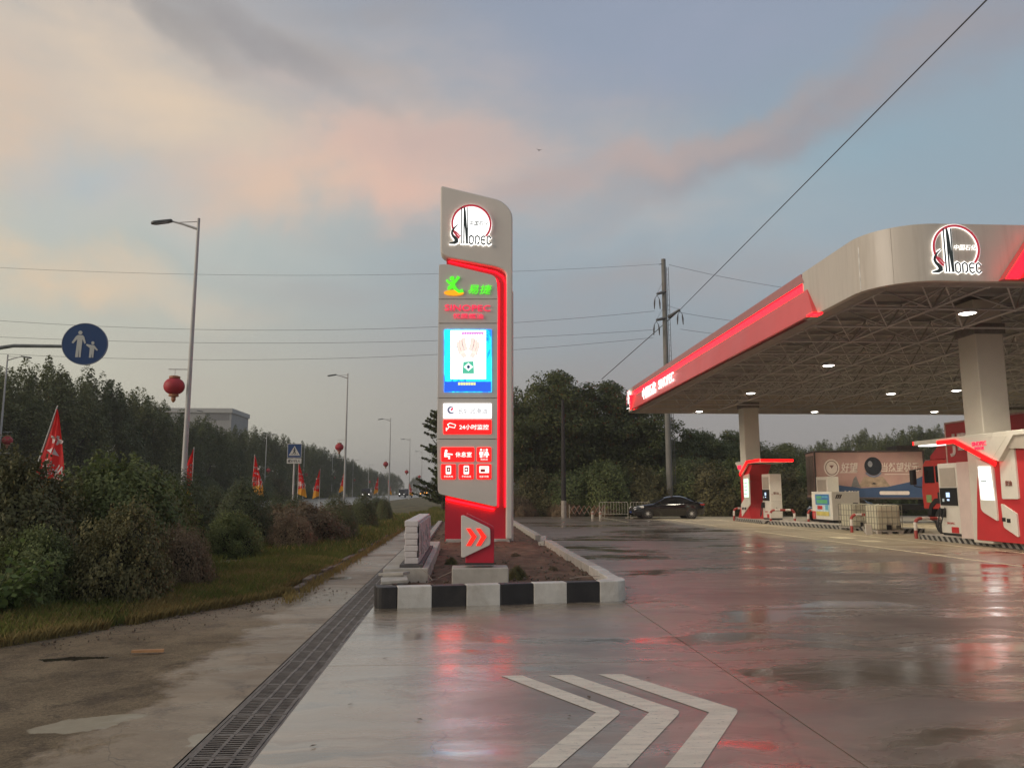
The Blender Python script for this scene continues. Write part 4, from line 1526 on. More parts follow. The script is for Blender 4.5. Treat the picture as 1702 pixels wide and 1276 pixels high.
# ------------------------------------------------------------------ pump islands
stripe = bpy.data.materials.new('island_stripes')
stripe.use_nodes = True
t = NT(stripe.node_tree)
b = t.n['Principled BSDF']
sp = t.new('ShaderNodeSeparateXYZ')
oc = t.new('ShaderNodeTexCoord').outputs['Object']
t.l.new(oc, sp.inputs[0])
u = t.math('ADD', t.math('ADD', sp.outputs[0], sp.outputs[1]), t.math('MULTIPLY', sp.outputs[2], -0.9))
f = t.math('GREATER_THAN', t.math('FRACT', t.math('MULTIPLY', u, 3.4)), 0.5)
grime = t.rng(t.noise(oc, 7, 5), .3, .7, .65, 1.1)
cc = t.mix(f, (0.035, 0.033, 0.03, 1), (0.36, 0.34, 0.30, 1))
gv = t.new('ShaderNodeCombineXYZ')
for k in range(3):
    t.l.new(grime, gv.inputs[k])
t.l.new(t.mix(1.0, cc, gv.outputs[0], 'MULTIPLY'), b.inputs['Base Color'])
b.inputs['Roughness'].default_value = .5
WHT = mat('white_enamel', (0.70, 0.66, 0.58), 0.32, 0.04, 2, rvar=.06, dirt=(0.60, .55, .46))
TAN = mat('tan_panel', (0.42, 0.37, 0.31), 0.4, .06, 3)
BLKP = mat('black_plastic', (0.016, 0.016, 0.017), 0.35, .2, 5)
RUB = mat('tyre_rubber', (0.018, 0.017, 0.017), 0.75, .2, 20, bump=.2)
RDP = mat('red_paint', (0.50, 0.025, 0.025), 0.4, .1, 4)
RDB = mat('rail_red', (0.36, 0.045, 0.035), 0.45, .15, 8, dirt=(.25, .05, .04))
WTB = mat('rail_white', (0.68, 0.62, 0.55), 0.45, .1, 8, dirt=(.5, .44, .38))
CHR = mat('bare_metal', (0.55, 0.55, 0.55), 0.25, .05, 4, metal=0.9)
SCRW = mat('lit_screen_white', (.6, .6, .6), .3, 0, emit=(.95, 1.0, .97), es=1.6)
SCRG = mat('lit_screen_green', (.4, .6, .45), .3, 0, emit=(.62, 1.0, .72), es=1.25)
LEDR = mat('wing_light_strip', (.6, .0, .0), .4, 0, emit=(1.0, .004, .006), es=2.2)
GPR = mat('screen_print', (.25, .28, .28), .4, 0, emit=(.35, .42, .4), es=.6)


def island(loc, x0, x1, y0, y1, rz, label):
    t_ = thing('pump_island', label, 'pump island', loc, rz, 'raised pump islands')
    MB().slab(rounded([(x0, y0), (x1, y0), (x1, y1), (x0, y1)], .18, 4), -.02, .17).build('striped_kerb', stripe, t_, bevel=.01)
    MB().slab(rounded([(x0 + .1, y0 + .1), (x1 - .1, y0 + .1), (x1 - .1, y1 - .1), (x0 + .1, y1 - .1)], .12, 4), .171, .185).build('island_top', DRYC, t_)
    return t_


island((16.75, 42.6, 0), -.78, .85, -1.95, 2.4, 0, 'striped pump island carrying the far pump with green lit panel')
island((16.95, 23.6, 0), -.62, 1.0, -5, 3.55, 0, 'striped pump island carrying the near pump and white column')
island((17.35, 35.6, 0), -.55, .85, -4.7, 4.4, R(12), 'dark pump island under the white cabinet and plastic totes')


def guard_rail(loc, rz, wdt, label):
    """bent red and white steel rail: each painted length is its own part"""
    t_ = thing('guard_rail', label, 'guard rail', loc, rz, 'red and white guard rails')
    r, h = .062, .72
    path = [Vector((-wdt / 2, 0, 0)), Vector((-wdt / 2, 0, h - .2))]
    for k in range(1, 6):
        a = math.pi / 2 * k / 5
        path.append(Vector((-wdt / 2 + .2 - .2 * math.cos(a), 0, h - .2 + .2 * math.sin(a))))
    for k in range(0, 6):
        a = math.pi / 2 * k / 5
        path.append(Vector((wdt / 2 - .2 + .2 * math.sin(a), 0, h - .2 + .2 * math.cos(a))))
    path.append(Vector((wdt / 2, 0, 0)))
    # cut to even lengths
    seg = [0]
    for a, b_ in zip(path, path[1:]):
        seg.append(seg[-1] + (b_ - a).length)
    n = max(7, int(seg[-1] / .27) | 1)

    def at(s_):
        for i in range(len(path) - 1):
            if s_ <= seg[i + 1] + 1e-6:
                return path[i].lerp(path[i + 1], (s_ - seg[i]) / max(1e-6, seg[i + 1] - seg[i]))
        return path[-1]
    for k in range(n):
        a, b_ = seg[-1] * k / n, seg[-1] * (k + 1) / n
        MB().tube([at(a + (b_ - a) * q / 5) for q in range(6)], r, 10).build('rail_length', RDB if k % 2 == 0 else WTB, t_, smooth=True)
    return t_


guard_rail((16.95, 40.35, 0), 0, 1.3, 'red and white rail at the near end of the far pump island')
guard_rail((16.7, 45.2, 0), 0, 1.3, 'red and white rail at the far end of the far pump island')
guard_rail((17.05, 27.3, 0), 0, 1.35, 'red and white rail beside the near white pump with black display')
guard_rail((18.8, 40.2, 0), 0.1, 1.1, 'red and white rail left of the poster cabinet')
guard_rail((16.85, 31.75, 0), 0.0, 1.15, 'red and white rail between the two plastic totes')


def dispenser(loc, label, grp=True):
    t_ = thing('fuel_pump', label, 'fuel pump', loc, 0, 'fuel pumps')
    MB().box(-.33, .33, -.55, .55, 0.08, 2.46).build('body', WHT, t_, bevel=.025)
    MB().box(-.30, .30, -.52, .52, 0, 0.079).build('foot', BLKP, t_)
    MB().box(-.345, -.331, -.42, .42, 1.66, 2.30).build('upper_panel', TAN, t_)
    q = MB().box(-.37, -.331, -.46, .46, 1.02, 1.62).build('display', BLKP, t_, bevel=.01)
    SB_ = mat('pump_screen_blue', (.3, .4, .6), .3, 0, emit=(.55, .72, 1.0), es=1.0)
    MB().box(-.376, -.3705, -.10, .10, 1.30, 1.46).build('display_screen', SB_, q)
    MB().box(-.376, -.3705, -.06, .06, 1.18, 1.24).build('key_pad', SB_, q)
    MB().box(-.376, -.3705, .22, .32, 1.15, 1.25).build('card_slot', GPR, q)
    # nozzle and hose
    q = MB().box(-.42, -.331, .22, .42, .62, .92).build('nozzle_holder', BLKP, t_, bevel=.02)
    MB().tube([(-.46, .30, .92), (-.47, .32, .75), (-.45, .30, .60)], [.03, .035, .02], 8).build('nozzle', BLKP, q, smooth=True)
    pts = []
    for k in range(19):
        a = k / 18
        pts.append((-.42 - .10 * math.sin(a * math.pi), .42 - .28 * math.sin(a * math.pi * .5) + .22 * math.sin(a * math.pi), .95 - .80 * math.sin(a * math.pi) + .0 * a))
    MB().tube(pts, .022, 7).build('hose', BLKP, t_, smooth=True)
    MB().box(-.343, -.331, -.40, -.02, .10, .30).build('base_badge', RDP, t_)
    M_ = Matrix.Translation((-.336, 0, 0)) @ Matrix.Rotation(R(-90), 4, 'Z')
    text('SINOPEC', 'lettering', RDP, t_, -.0, .42, .07, 0, .006, width=.42, M=M_)
    text('柴油', 'lettering', mat('brown_print', (.22, .08, .06), .5), t_, 0.0, 1.42, .15, -.552, .006, width=.30, fat=.01)
    for sx in (-1, 1):
        MB().box(sx * .22 - .02, sx * .22 + .02, -.556, -.551, 1.33, 1.37).build('print_mark', RDP, t_)
    MB().box(-.3, .3, -.553, -.5505, .98, .985).build('panel_seam', GAP, t_)
    MB().box(-.02, .02, -.565, -.551, .62, .66).build('lock', BLKP, t_)
    return t_


D1 = dispenser((17.0, 41.75, .185), 'white fuel pump under the far red canopy wing, green lit panel beside it')
dup(D1, (17.05, 25.75, .185), 0, 'white fuel pump with black display and coiled hose beside near column')
dup(D1, (19.75, 40.9, .02), 0.1, 'white fuel pump standing behind the poster cabinet')


def facex(base, X):
    """matrix for work on a face that looks towards -x at world X; local x runs along -y"""
    return Matrix.Translation(-Vector(base)) @ Matrix.Translation((X, 0, 0)) @ Matrix.Rotation(R(-90), 4, 'Z')


def FP(X, pts):
    out = []
    for q in pts:
        p = AX(q[0], q[1], X)
        out.append((-p.y, p.z))
    return out


# portal round the far column (wing towards us)
def portal(base, X, label, panels, screen, scrm, tri, ledpts, body, wing, redw):
    t_ = thing('pump_portal', label, 'pump portal', base, 0, 'red pump portals')
    M_ = facex(base, X)
    MB().prism(body, 0.0, 1.1, M_).build('red_body', redw, t_, bevel=.01)
    for pz in panels:
        MB().prism(rounded(FP(X, pz), .05, 3), -.05, 0.0, M_).build('white_panel', WHT, t_)
    MB().prism(FP(X, screen), -.075, -.05, M_).build('lit_screen', scrm, t_)
    # the bracket and the wing above it
    MB().prism(rounded(tri, .06, 3), -.22, -.08, M_).build('bracket_panel', WHT, t_, bevel=.01)
    x0, x1, z0, z1 = wing
    q = MB().box(X - .2, X + 1.5, x0, x1, z0, z1, Matrix.Translation(-Vector(base))).build('wing', WHT, t_, bevel=.02)
    m = MB()
    m.ribbon(ledpts, .13, -.29, -.225, M_)
    m.build('light_strip', LEDR, t_)
    return t_, M_


RB2 = mat('portal_red', (0.52, 0.03, 0.035), .38, .06, 2)
b1 = (16.95, 44.6, .185)
X1 = 16.2
yzz = lambda X, q: FP(X, [q])[0]
body1 = [(-44.9, .19), (-42.9, .19), (-43.3, 1.0), (-43.3, 2.3), (-42.4, 3.2), (-44.5, 3.2), (-44.3, 2.3), (-44.3, 1.0)]
P1, M1 = portal(b1, X1, 'red pump portal with green lit panel round the far column', [[(1236, 790), (1246, 787), (1248, 838), (1234.5, 858), (1233, 838), (1238.5, 828)]],
                [(1238, 796), (1245, 795), (1246, 826), (1239, 826)], SCRG,
                FP(X1, [(1228.5, 770), (1248, 768.5), (1237, 789)]),
                FP(X1, [(1237, 789), (1248.5, 767.5)]) + [(-40.7, 3.38)], body1, (40.5, 44.5, 3.25, 3.40), RB2)
LM = Matrix.Translation(-Vector(b1))
MB().box(X1 - .26, X1 + 1.52, 40.42, 40.5, 3.28, 3.41, LM).build('end_light_strip', LEDR, P1)
MB().prism(FP(X1, [(1232, 773.5), (1238.5, 773), (1238, 780), (1233, 780)]), -.24, -.221, M1).build('red_mark', LRED, P1)
for px in (1236.5, 1240.5):
    MB().prism(FP(X1, [(px - 1.4, 843), (px + 1.2, 842.5), (px + 1.2, 846.5), (px - 1.4, 846.8)]), -.065, -.05, M1).build('socket', BLKP, P1)
for k in range(4):
    MB().prism(FP(X1, [(1239.5, 802 + k * 6), (1244.5, 801.5 + k * 6), (1244.5, 803 + k * 6), (1239.5, 803.5 + k * 6)]), -.08, -.076, M1).build('screen_line', GPR, P1)

b2 = (16.5, 23.2, .185)
X2 = 16.0
body2 = [(-23.42, .19), (-19.5, .19), (-19.5, 3.2), (-22.5, 3.2), (-23.1, 2.5), (-23.25, 1.6)]
P2, M2 = portal(b2, X2, 'red and white pump portal with white lit panel round the near column',
                [[(1625, 762), (1650, 773), (1653, 778), (1661, 866), (1637, 851), (1633, 846)],
                 [(1662, 742), (1688, 744), (1696, 829), (1668, 829)],
                 [(1666, 836), (1692, 853), (1696, 893), (1671, 876)]],
                [(1629, 775), (1648.5, 775), (1655.5, 831), (1634.5, 830)], SCRW,
                FP(X2 - .2, [(1583, 733.5), (1594, 727), (1675, 723), (1651, 761), (1646, 762)]),
                FP(X2 - .26, [(1558, 736), (1586, 733), (1646, 765), (1654, 771)]), body2, (20.0, 26.1, 3.27, 3.42), RB2)
LM = Matrix.Translation(-Vector(b2))
MB().box(X2 - .2, X2 + 1.5, 26.1, 26.16, 3.28, 3.41, LM).build('end_light_strip', LEDR, P2)
MB().box(X2 - .1, X2 + .4, 25.2, 26.0, 3.235, 3.268, LM).build('wing_lamp', LITW, P2)
MB().box(16.06, 16.94, 23.66, 24.25, .19, 2.62, LM).build('white_casing', mat('casing_pinkwhite', (.62, .50, .45), .4, .05, 3), P2, bevel=.015)
MB().prism(FP(X2 - .2, [(1672, 723), (1685, 722), (1660, 766), (1648, 762)]), -.215, -.02, M2).build('bracket_edge', WHT, P2)
MB().prism(FP(X2, [(1683, 721.5), (1712, 720), (1714, 745), (1668, 745)]), -.16, -.02, M2).build('cross_beam', TAN, P2)
def facetext(X, M_, base, body, px0, px1, py, h, m__, t_, dpt=-.225):
    a, c_ = AX(px0, py, X), AX(px1, py, X)
    text(body, 'lettering', m__, t_, -(a.y + c_.y) / 2, (a.z + c_.z) / 2, h, dpt, .015, width=abs(a.y - c_.y), M=M_, fat=.02)
facetext(X2, M2, b2, 'SINOPEC', 1627, 1651, 737, .13, LRED, P2)
facetext(X2, M2, b2, '中国石化', 1632, 1647.5, 744.5, .10, LRED, P2)
facetext(X2, M2, b2, '柴油', 1674, 1685, 803, .16, mat('brown_print', (.22, .08, .06), .5), P2, -.055)
for px, py in ((1671.5, 863), (1679.5, 865)):
    MB().prism(FP(X2, [(px - 2.8, py - 3.5), (px + 2.8, py - 3), (px + 3.0, py + 3.5), (px - 2.4, py + 3)]), -.065, -.05, M2).build('socket', BLKP, P2)
for k, (x0, x1, yy) in enumerate(((1633, 1641, 783), (1634, 1644, 798), (1637, 1648, 804), (1638, 1650, 815), (1639, 1651, 820))):
    MB().prism(FP(X2, [(x0, yy), (x1, yy), (x1, yy + (1.2 if k != 1 else 2.4)), (x0, yy + (1.2 if k != 1 else 2.4))]), -.08, -.076, M2).build('screen_line', GPR, P2)

# ------------------------------------------------------------------ cabinet, totes, loose board
CBZ = thing('poster_cabinet', 'white cabinet with blue and green poster on the middle pump island', 'cabinet', (18.05, 36.9, .187), 0)
MB().box(-.05, 1.35, 0, 2.2, .12, 1.5).build('body', WHT, CBZ, bevel=.02)
MB().box(-.02, 1.3, .03, 2.15, 0, .119).build('plinth', BLKP, CBZ)
Mc = Matrix.Translation((-.052, 0, 0)) @ Matrix.Rotation(R(-90), 4, 'Z')
PBL = mat('poster_blue', (.05, .17, .42), .4, .15, 3)
PGR = mat('poster_green', (.12, .42, .18), .4, .1, 3)
PTL = mat('poster_teal', (.12, .42, .55), .4, .1, 3)
PYE = mat('poster_yellow', (.55, .46, .12), .4, .2, 3)
q = MB().prism([(-1.75, .3), (-.25, .3), (-.25, 1.38), (-1.75, 1.38)], -.012, 0, Mc).build('poster', mat('poster_pale', (.5, .62, .66), .4), CBZ)
MB().prism([(-1.74, .85), (-.26, .85), (-.26, 1.37), (-1.74, 1.37)], -.016, -.0125, Mc).build('poster_field', PBL, q)
for (a, b_, c_, d_, m__) in ((-1.6, -1.05, 1.16, 1.28, PGR), (-1.0, -.4, 1.2, 1.28, PTL), (-1.6, -.45, .92, 1.1, PGR), (-1.55, -1.0, .62, .8, RDP), (-.7, -.4, .6, .84, PTL), (-1.7, -.3, .31, .52, PYE)):
    MB().prism([(a, c_), (b_, c_), (b_, d_), (a, d_)], -.02, -.0165, Mc).build('poster_block', m__, q)
MB().prism([(-2.15, .14), (-1.8, .14), (-1.8, .52), (-2.15, .52)], -.014, 0, Mc).build('red_plate', RDP, CBZ)
text('1', 'lettering', WHT, CBZ, -1.97, .33, .22, -.0145, .004, M=Mc)
m_ = MB()
for k in range(3):
    m_.prism([(.12 + k * .10, 1.16), (.17 + k * .10, 1.16), (.27 + k * .10, 1.36), (.20 + k * .10, 1.36)], -.012, 0)
m_.build('slanted_mark', mat('mark_brown', (.08, .06, .05), .5), CBZ)

TNK = mat('milky_plastic', (0.62, 0.58, 0.44), 0.45, .05, 2, trans=0.0)
CAGE = mat('galvanised_cage', (0.22, 0.20, 0.15), .5, .15, 12)
IBC = thing('liquid_tote', 'white plastic tote in a wire cage on a pallet, nearest one', 'tote', (16.62, 30.35, 0), 0, 'caged plastic totes')
MB().box(.04, 1.02, .04, 1.02, .16, 1.16).build('tank', TNK, IBC, bevel=.09, seg=4)
m_ = MB()
for k in range(6):
    a = .01 + k * .208
    for p0, p1 in (((a, 0, .15), (a, 0, 1.14)), ((a, 1.06, .15), (a, 1.06, 1.14)), ((0, a, .15), (0, a, 1.14)), ((1.06, a, .15), (1.06, a, 1.14))):
        MB().tube([p0, p1], .011, 5).build('cage_bar', CAGE, IBC)
for k in range(5):
    z = .17 + k * .24
    MB().tube([(0, 0, z), (1.06, 0, z), (1.06, 1.06, z), (0, 1.06, z), (0, 0, z)], .012, 5).build('cage_ring', CAGE, IBC)
m_ = MB()
for (x, y) in ((0, 0), (.45, 0), (.9, 0), (0, .9), (.45, .9), (.9, .9)):
    m_.box(x, x + .16, y, y + .16, 0, .1)
m_.box(-.02, 1.08, -.02, 1.08, .1, .14)
m_.build('pallet', mat('pallet_grey', (.42, .38, .33), .7, .2, 8), IBC)
MB().box(.38, .58, -.035, .0, .16, .36).build('valve_cover', BLKP, IBC)
MB().box(.78, .98, -.03, .0, .2, .34).build('corner_plate', mat('plate_dark', (.1, .09, .07), .6), IBC)
MB().lathe([(.11, 1.16), (.11, 1.2), (0, 1.2)], 14, Matrix.Translation((.53, .53, 0))).build('lid', BLKP, IBC)
dup(IBC, (17.0, 33.1, .0), 0.06, 'white plastic tote in a wire cage, the one against the poster cabinet')
q = MB().box(-.16, .16, -.012, .012, 0, .42).build('leaning_board', WHT)
q.location = (15.95, 29.75, 0.004)
q.rotation_euler = (R(-12), R(6), .3)
tag(q, 'small white board leaning on the ground before the totes', 'board')

# ------------------------------------------------------------------ vehicles
GLS = mat('dark_glass', (0.012, 0.013, 0.015), 0.06, .1, 2, coat=.5)
BLKC = mat('black_car_paint', (0.008, 0.0075, 0.009), 0.16, .1, 2, coat=1.0)
GREYR = mat('alloy_wheel', (.58, .57, .55), .4, .1, 6)
HEADL = mat('headlamp_glass', (.75, .74, .68), .15, .05, 3, coat=.5)
TAILL = mat('tail_lamp_red', (.25, .015, .015), .25, .05, 3)


def loft(mb, sections):
    n = len(sections[0])
    vs_, fs_ = [], []
    for s_ in sections:
        vs_ += s_
    for i in range(len(sections) - 1):
        for k in range(n - 1):
            fs_.append((i * n + k, i * n + k + 1, (i + 1) * n + k + 1, (i + 1) * n + k))
    fs_.append(tuple(range(n)))
    fs_.append(tuple(reversed(range((len(sections) - 1) * n, len(sections) * n))))
    mb._add(vs_, fs_)


def wheel(parent, x, y, r, w_, side, spokes=9, rimm=None):
    """road wheel on axis y; side is the sign of the outer face"""
    q = MB().lathe([(r * .62, -w_ / 2), (r * .93, -w_ / 2), (r, -w_ / 2 + .03), (r, w_ / 2 - .03), (r * .93, w_ / 2), (r * .62, w_ / 2)], 24, axis='y')
    q = q.build('wheel', RUB, parent, smooth=True)
    q.location = (x, y, r)
    m = MB()
    o_ = side * w_ / 2
    M_ = Matrix.Identity(4)
    m.lathe([(r * .60, -abs(o_) * .9), (r * .66, -abs(o_) * 1.02), (r * .66, abs(o_) * 1.02), (r * .60, abs(o_) * .9)], 24, axis='y')
    for k in range(spokes):
        a = 2 * math.pi * k / spokes
        p1 = Vector((math.cos(a) * r * .62, o_ * .8, math.sin(a) * r * .62))
        m.tube([(0, o_ * .86, 0), p1], [r * .09, r * .07], 5)
    m.lathe([(0, -.012), (r * .15, -.012), (r * .15, .012), (0, .012)], 12, Matrix.Translation((0, o_ * .92, 0)), axis='y')
    m.build('rim', rimm or GREYR, q)
    MB().lathe([(0, -.01), (r * .6, -.01), (r * .6, .01), (0, .01)], 20, Matrix.Translation((0, o_ * .35, 0)), axis='y').build('brake_disc', BLKP, q)
    return q


def sedan(loc, rz, label, paint, name='sedan_car', grp=None):
    """front towards local -x, length 4.6, left side at local -y"""
    t_ = thing(name, label, 'car', loc, rz, grp)
    # stations: x, bottom z, waist z, top z (bonnet, deck), half width at waist
    st = [(-2.30, .34, .52, .60, .58), (-2.22, .22, .60, .70, .74), (-2.0, .19, .66, .79, .83), (-1.6, .18, .70, .86, .88), (-1.1, .18, .74, .93, .90),
          (-.6, .18, .76, .96, .91), (.2, .18, .77, .97, .915), (1.0, .18, .79, .99, .91), (1.55, .19, .81, 1.01, .88), (1.95, .22, .82, 1.03, .84), (2.2, .28, .80, 1.01, .76), (2.30, .40, .74, .92, .66)]
    secs = []
    for x, zb, zw, zt, hw in st:
        half = [(hw * .86, zb), (hw * .97, zb + (zw - zb) * .35), (hw, zw), (hw * .965, zw + (zt - zw) * .55), (hw * .86, zt - .01), (hw * .45, zt + .012), (0, zt + .02)]
        secs.append([Vector((x, -a, z)) for a, z in half] + [Vector((x, a, z)) for a, z in reversed(half[:-1])])
    m = MB()
    loft(m, secs)
    bo = m.build('body', paint, t_, smooth=True)
    # greenhouse
    gh = [(-.98, .93, .95, .80), (-.62, .95, 1.16, .78), (-.25, .95, 1.355, .72), (.25, .96, 1.44, .70), (.75, .97, 1.435, .69), (1.2, .98, 1.32, .70), (1.6, 1.0, 1.15, .72), (1.92, 1.02, 1.04, .72)]
    secs = []
    for x, zb, zt, hw in gh:
        hb = .84
        half = [(hb, zb - .02), (hb - (hb - hw) * .5, (zb + zt) / 2), (hw, max(zb, zt - .06)), (hw * .8, zt - .008), (hw * .4, zt + .012), (0, zt + .018)]
        secs.append([Vector((x, -a, z)) for a, z in half] + [Vector((x, a, z)) for a, z in reversed(half[:-1])])
    m = MB()
    loft(m, secs)
    m.build('cabin', paint, t_, smooth=True)
    for s_ in (-1, 1):
        for nm, poly in (('front_window', [(-.72, .985), (-.22, 1.30), (.36, 1.375), (.36, .995)]), ('rear_window', [(.42, .995), (.42, 1.375), (.80, 1.35), (1.22, 1.19), (1.42, 1.02)])):
            vs_ = []
            for x, z in poly:
                tt = (z - .95) / .45
                yb = .845 - .12 * tt
                vs_.append((x, s_ * (yb + .006), z))
            mm = MB()
            mm._add(vs_ + [(a, b_ - s_ * .02, c_) for a, b_, c_ in vs_],
                    [tuple(range(len(vs_))) if s_ < 0 else tuple(reversed(range(len(vs_)))), tuple(range(len(vs_), 2 * len(vs_)))])
            mm.build(nm, GLS, t_)
        MB().box(-.78, -.62, s_ * .98 - .09, s_ * .98 + .09, .98, 1.10).build('mirror', paint, t_, bevel=.03)
        q = MB()
        q._add([(-2.10, s_ * .70, .62), (-1.62, s_ * .868, .70), (-1.66, s_ * .83, .82), (-2.06, s_ * .66, .73),
                (-2.24, s_ * .60, .62), (-2.17, s_ * .52, .71)], [(0, 1, 2, 3), (4, 0, 3, 5)] if s_ < 0 else [(3, 2, 1, 0), (5, 3, 0, 4)])
        hl = q.build('headlight', HEADL, t_)
        sd_ = hl.modifiers.new('thick', 'SOLIDIFY')
        sd_.thickness = .05
        sd_.offset = 1
        q = MB()
        q.box(1.95, 2.29, s_ * .72 - .09, s_ * .72 + .09, .82, .95)
        q.build('tail_light', TAILL, t_, bevel=.03)
        MB().box(.27, .42, s_ * .93 - .012, s_ * .93 + .012, .84, .875).build('door_handle', CHR, t_)
        MB().box(1.02, 1.17, s_ * .925 - .012, s_ * .925 + .012, .87, .90).build('door_handle', CHR, t_)
        for x in (-.68, .40, 1.36):
            MB().box(x - .004, x + .004, s_ * .917 - .004, s_ * .917 + .004, .30, .93).build('door_gap', GAP, t_)
        for x in (-1.42, 1.38):
            MB().lathe([(0, -.04), (.37, -.04), (.37, .04), (0, .04)], 24, Matrix.Translation((x, s_ * .872, .335)), axis='y').build('wheel_arch', BLKP, t_)
            wheel(t_, x, s_ * .84, .325, .215, s_, 9)
    # grille, plates, glass front and rear
    MB().box(-2.315, -2.26, -.34, .34, .50, .62).build('grille', BLKP, t_)
    MB().box(-2.335, -2.30, -.22, .22, .36, .47).build('number_plate', mat('plate_blue', (.02, .05, .2), .4), t_)
    for nm, a, b_, hw in (('windscreen', (-.90, 1.005), (-.30, 1.325), .62), ('rear_screen', (1.78, 1.085), (1.22, 1.325), .60)):
        up = .018
        mm = MB()
        mm._add([(a[0], -hw - .08, a[1] + up), (a[0], hw + .08, a[1] + up), (b_[0], hw, b_[1] + up), (b_[0], -hw, b_[1] + up)], [(0, 1, 2, 3) if nm == 'rear_screen' else (3, 2, 1, 0)])
        mm.build(nm, GLS, t_)
    return t_


# the parked black saloon beyond the forecourt
CAR = sedan((13.05, 49.2, 0), 0, 'black saloon car parked side on before the dark trees', BLKC)
c2 = dup(CAR, (22.6, 45.3, 0), R(28), 'dark car half hidden behind the white cabinet, its front showing')

# long red lorry in the pump lane, heading away
TRED = mat('lorry_red', (0.36, 0.03, 0.035), .4, .1, 1.5, dirt=(.28, .05, .045))
TCAB = mat('lorry_cab_red', (0.42, 0.04, 0.032), .35, .08, 2)
LY = thing('red_lorry', 'red lorry with white lettering standing behind the near pump', 'lorry', (18.6, 28.6, 0), 0)
MB().box(0, 2.5, -9.8, -.02, 1.15, 4.25).build('cargo_box', TRED, LY, bevel=.02)
MB().box(-.01, 2.51, -9.82, 0.0, 4.251, 4.31).build('roof_rail', mat('rail_pink', (.4, .25, .22), .5), LY)
MB().box(-.015, .03, -.06, .01, 1.15, 4.25).build('corner_post', mat('post_pale', (.5, .35, .3), .5), LY)
Ml = Matrix.Translation((-.006, 0, 0)) @ Matrix.Rotation(R(-90), 4, 'Z')
text('JDL', 'lettering', mat('box_lettering', (.62, .50, .47), .5), LY, 1.2, 3.42, .86, 0, .012, width=1.9, M=Ml, fat=.02)
cab = MB()
prof = [(-.06, 1.0), (-1.75, 1.0), (-1.80, 1.7), (-1.62, 2.75), (-1.45, 2.92), (-.06, 2.92)]
cab.prism(prof, 0.0, 2.5, Matrix(((0, 1, 0, 0), (-1, 0, 0, 0), (0, 0, 1, 0), (0, 0, 0, 1))))
cb = cab.build('cab', TCAB, LY, bevel=.04)
fair = MB()
fair.prism([(-.05, 2.93), (-1.3, 2.93), (-1.25, 3.1), (-.3, 3.75), (-.05, 3.75)], .12, 2.38, Matrix(((0, 1, 0, 0), (-1, 0, 0, 0), (0, 0, 1, 0), (0, 0, 0, 1))))
fair.build('roof_fairing', TRED, LY, bevel=.03)
MB().box(-.012, .0, .88, 1.55, 2.02, 2.68).build('door_window', GLS, LY)
MB().box(-.012, .0, .50, .78, 2.05, 2.68).build('quarter_window', GLS, LY)
for k in range(6):
    MB().box(-.014, .0, .16, .42, 1.75 + k * .15, 1.80 + k * .15).build('louvre', TRED, LY)
MB().box(-.01, 0, .46, .47, 1.1, 2.8).build('door_gap', GAP, LY)
MB().box(-.03, .0, .55, .72, 1.42, 1.66).build('door_handle', BLKP, LY)
MB().box(-.01, .0, 1.15, 1.5, 1.25, 1.55).build('green_sticker', mat('sticker_green', (.2, .3, .12), .5), LY)
m_ = MB()
m_.tube([(-.02, 1.7, 2.6), (-.3, 1.78, 2.55), (-.3, 1.78, 1.9), (-.02, 1.72, 1.85)], .025, 6)
m_.build('mirror_arm', BLKP, LY)
MB().box(-.42, -.24, 1.68, 1.9, 1.95, 2.55).build('mirror', BLKP, LY, bevel=.03)
arch = MB()
arch.ribbon([(-1.32, .78), (-1.22, 1.1), (-.9, 1.32), (-.5, 1.32), (-.15, 1.12), (-.02, .75)], .2, 0, .4, Matrix(((0, 1, 0, -.03), (-1, 0, 0, 0), (0, 0, 1, 0), (0, 0, 0, 1))))
arch.build('mudguard', BLKP, LY)
def wheel_y(parent, x, y, r, w_):
    q = wheel(parent, 0, 0, r, w_, -1, 8, mat('steel_wheel', (.16, .13, .12), .5, .2, 6))
    q.rotation_euler = (0, 0, R(-90))
    q.location = (x, y, r)
for y in (.62, -5.2, -6.5, -7.8):
    for x in (.17, 2.33):
        wheel_y(LY, x, y, .53, .3)
MB().box(.3, 2.2, -9.6, 1.6, .72, 1.0).build('chassis', BLKP, LY)
MB().box(.02, .6, -3.6, -1.0, .45, 1.0).build('fuel_tank', BLKP, LY, bevel=.08)

# box lorry with a printed side, across the far side of the forecourt
BT = thing('box_lorry', 'box lorry with pink printed side and white lettering behind the totes', 'lorry', (19.62, 42.0, 0), R(-13))
BT.scale = (.93, 1, 1)
BXM = mat('box_pink_print', (0.52, 0.31, 0.275), .5, .12, 0.8, dirt=(.55, .42, .33))
BXF = mat('box_frame', (0.10, 0.08, 0.075), .5)
MB().box(0, 6.1, 0, 2.35, 1.36, 3.86).build('cargo_box', BXM, BT, bevel=.02)
for (x0, x1, z0, z1) in ((-.04, 6.14, 3.86, 3.95), (-.04, 6.14, 1.28, 1.36)):
    MB().box(x0, x1, -.04, 2.39, z0, z1).build('frame_rail', BXF, BT)
for x in (-.04, 6.05):
    MB().box(x, x + .09, -.045, .04, 1.36, 3.86).build('frame_post', BXF, BT)
m_ = MB()
m_.box(-.05, -.005, .3, 1.1, 1.5, 3.7)
m_.box(-.05, -.005, 1.2, 2.1, 1.5, 3.7)
m_.build('rear_door', mat('door_brown', (.2, .15, .13), .5), BT)
BLU = mat('print_blue', (.05, .095, .20), .5, .1, 2)
MB().prism([(1.2, 1.38), (6.04, 1.38), (6.04, 2.55), (5.2, 2.2), (4.0, 1.95), (2.6, 1.88), (1.2, 2.05)], -.012, 0).build('print_swoosh', BLU, BT)
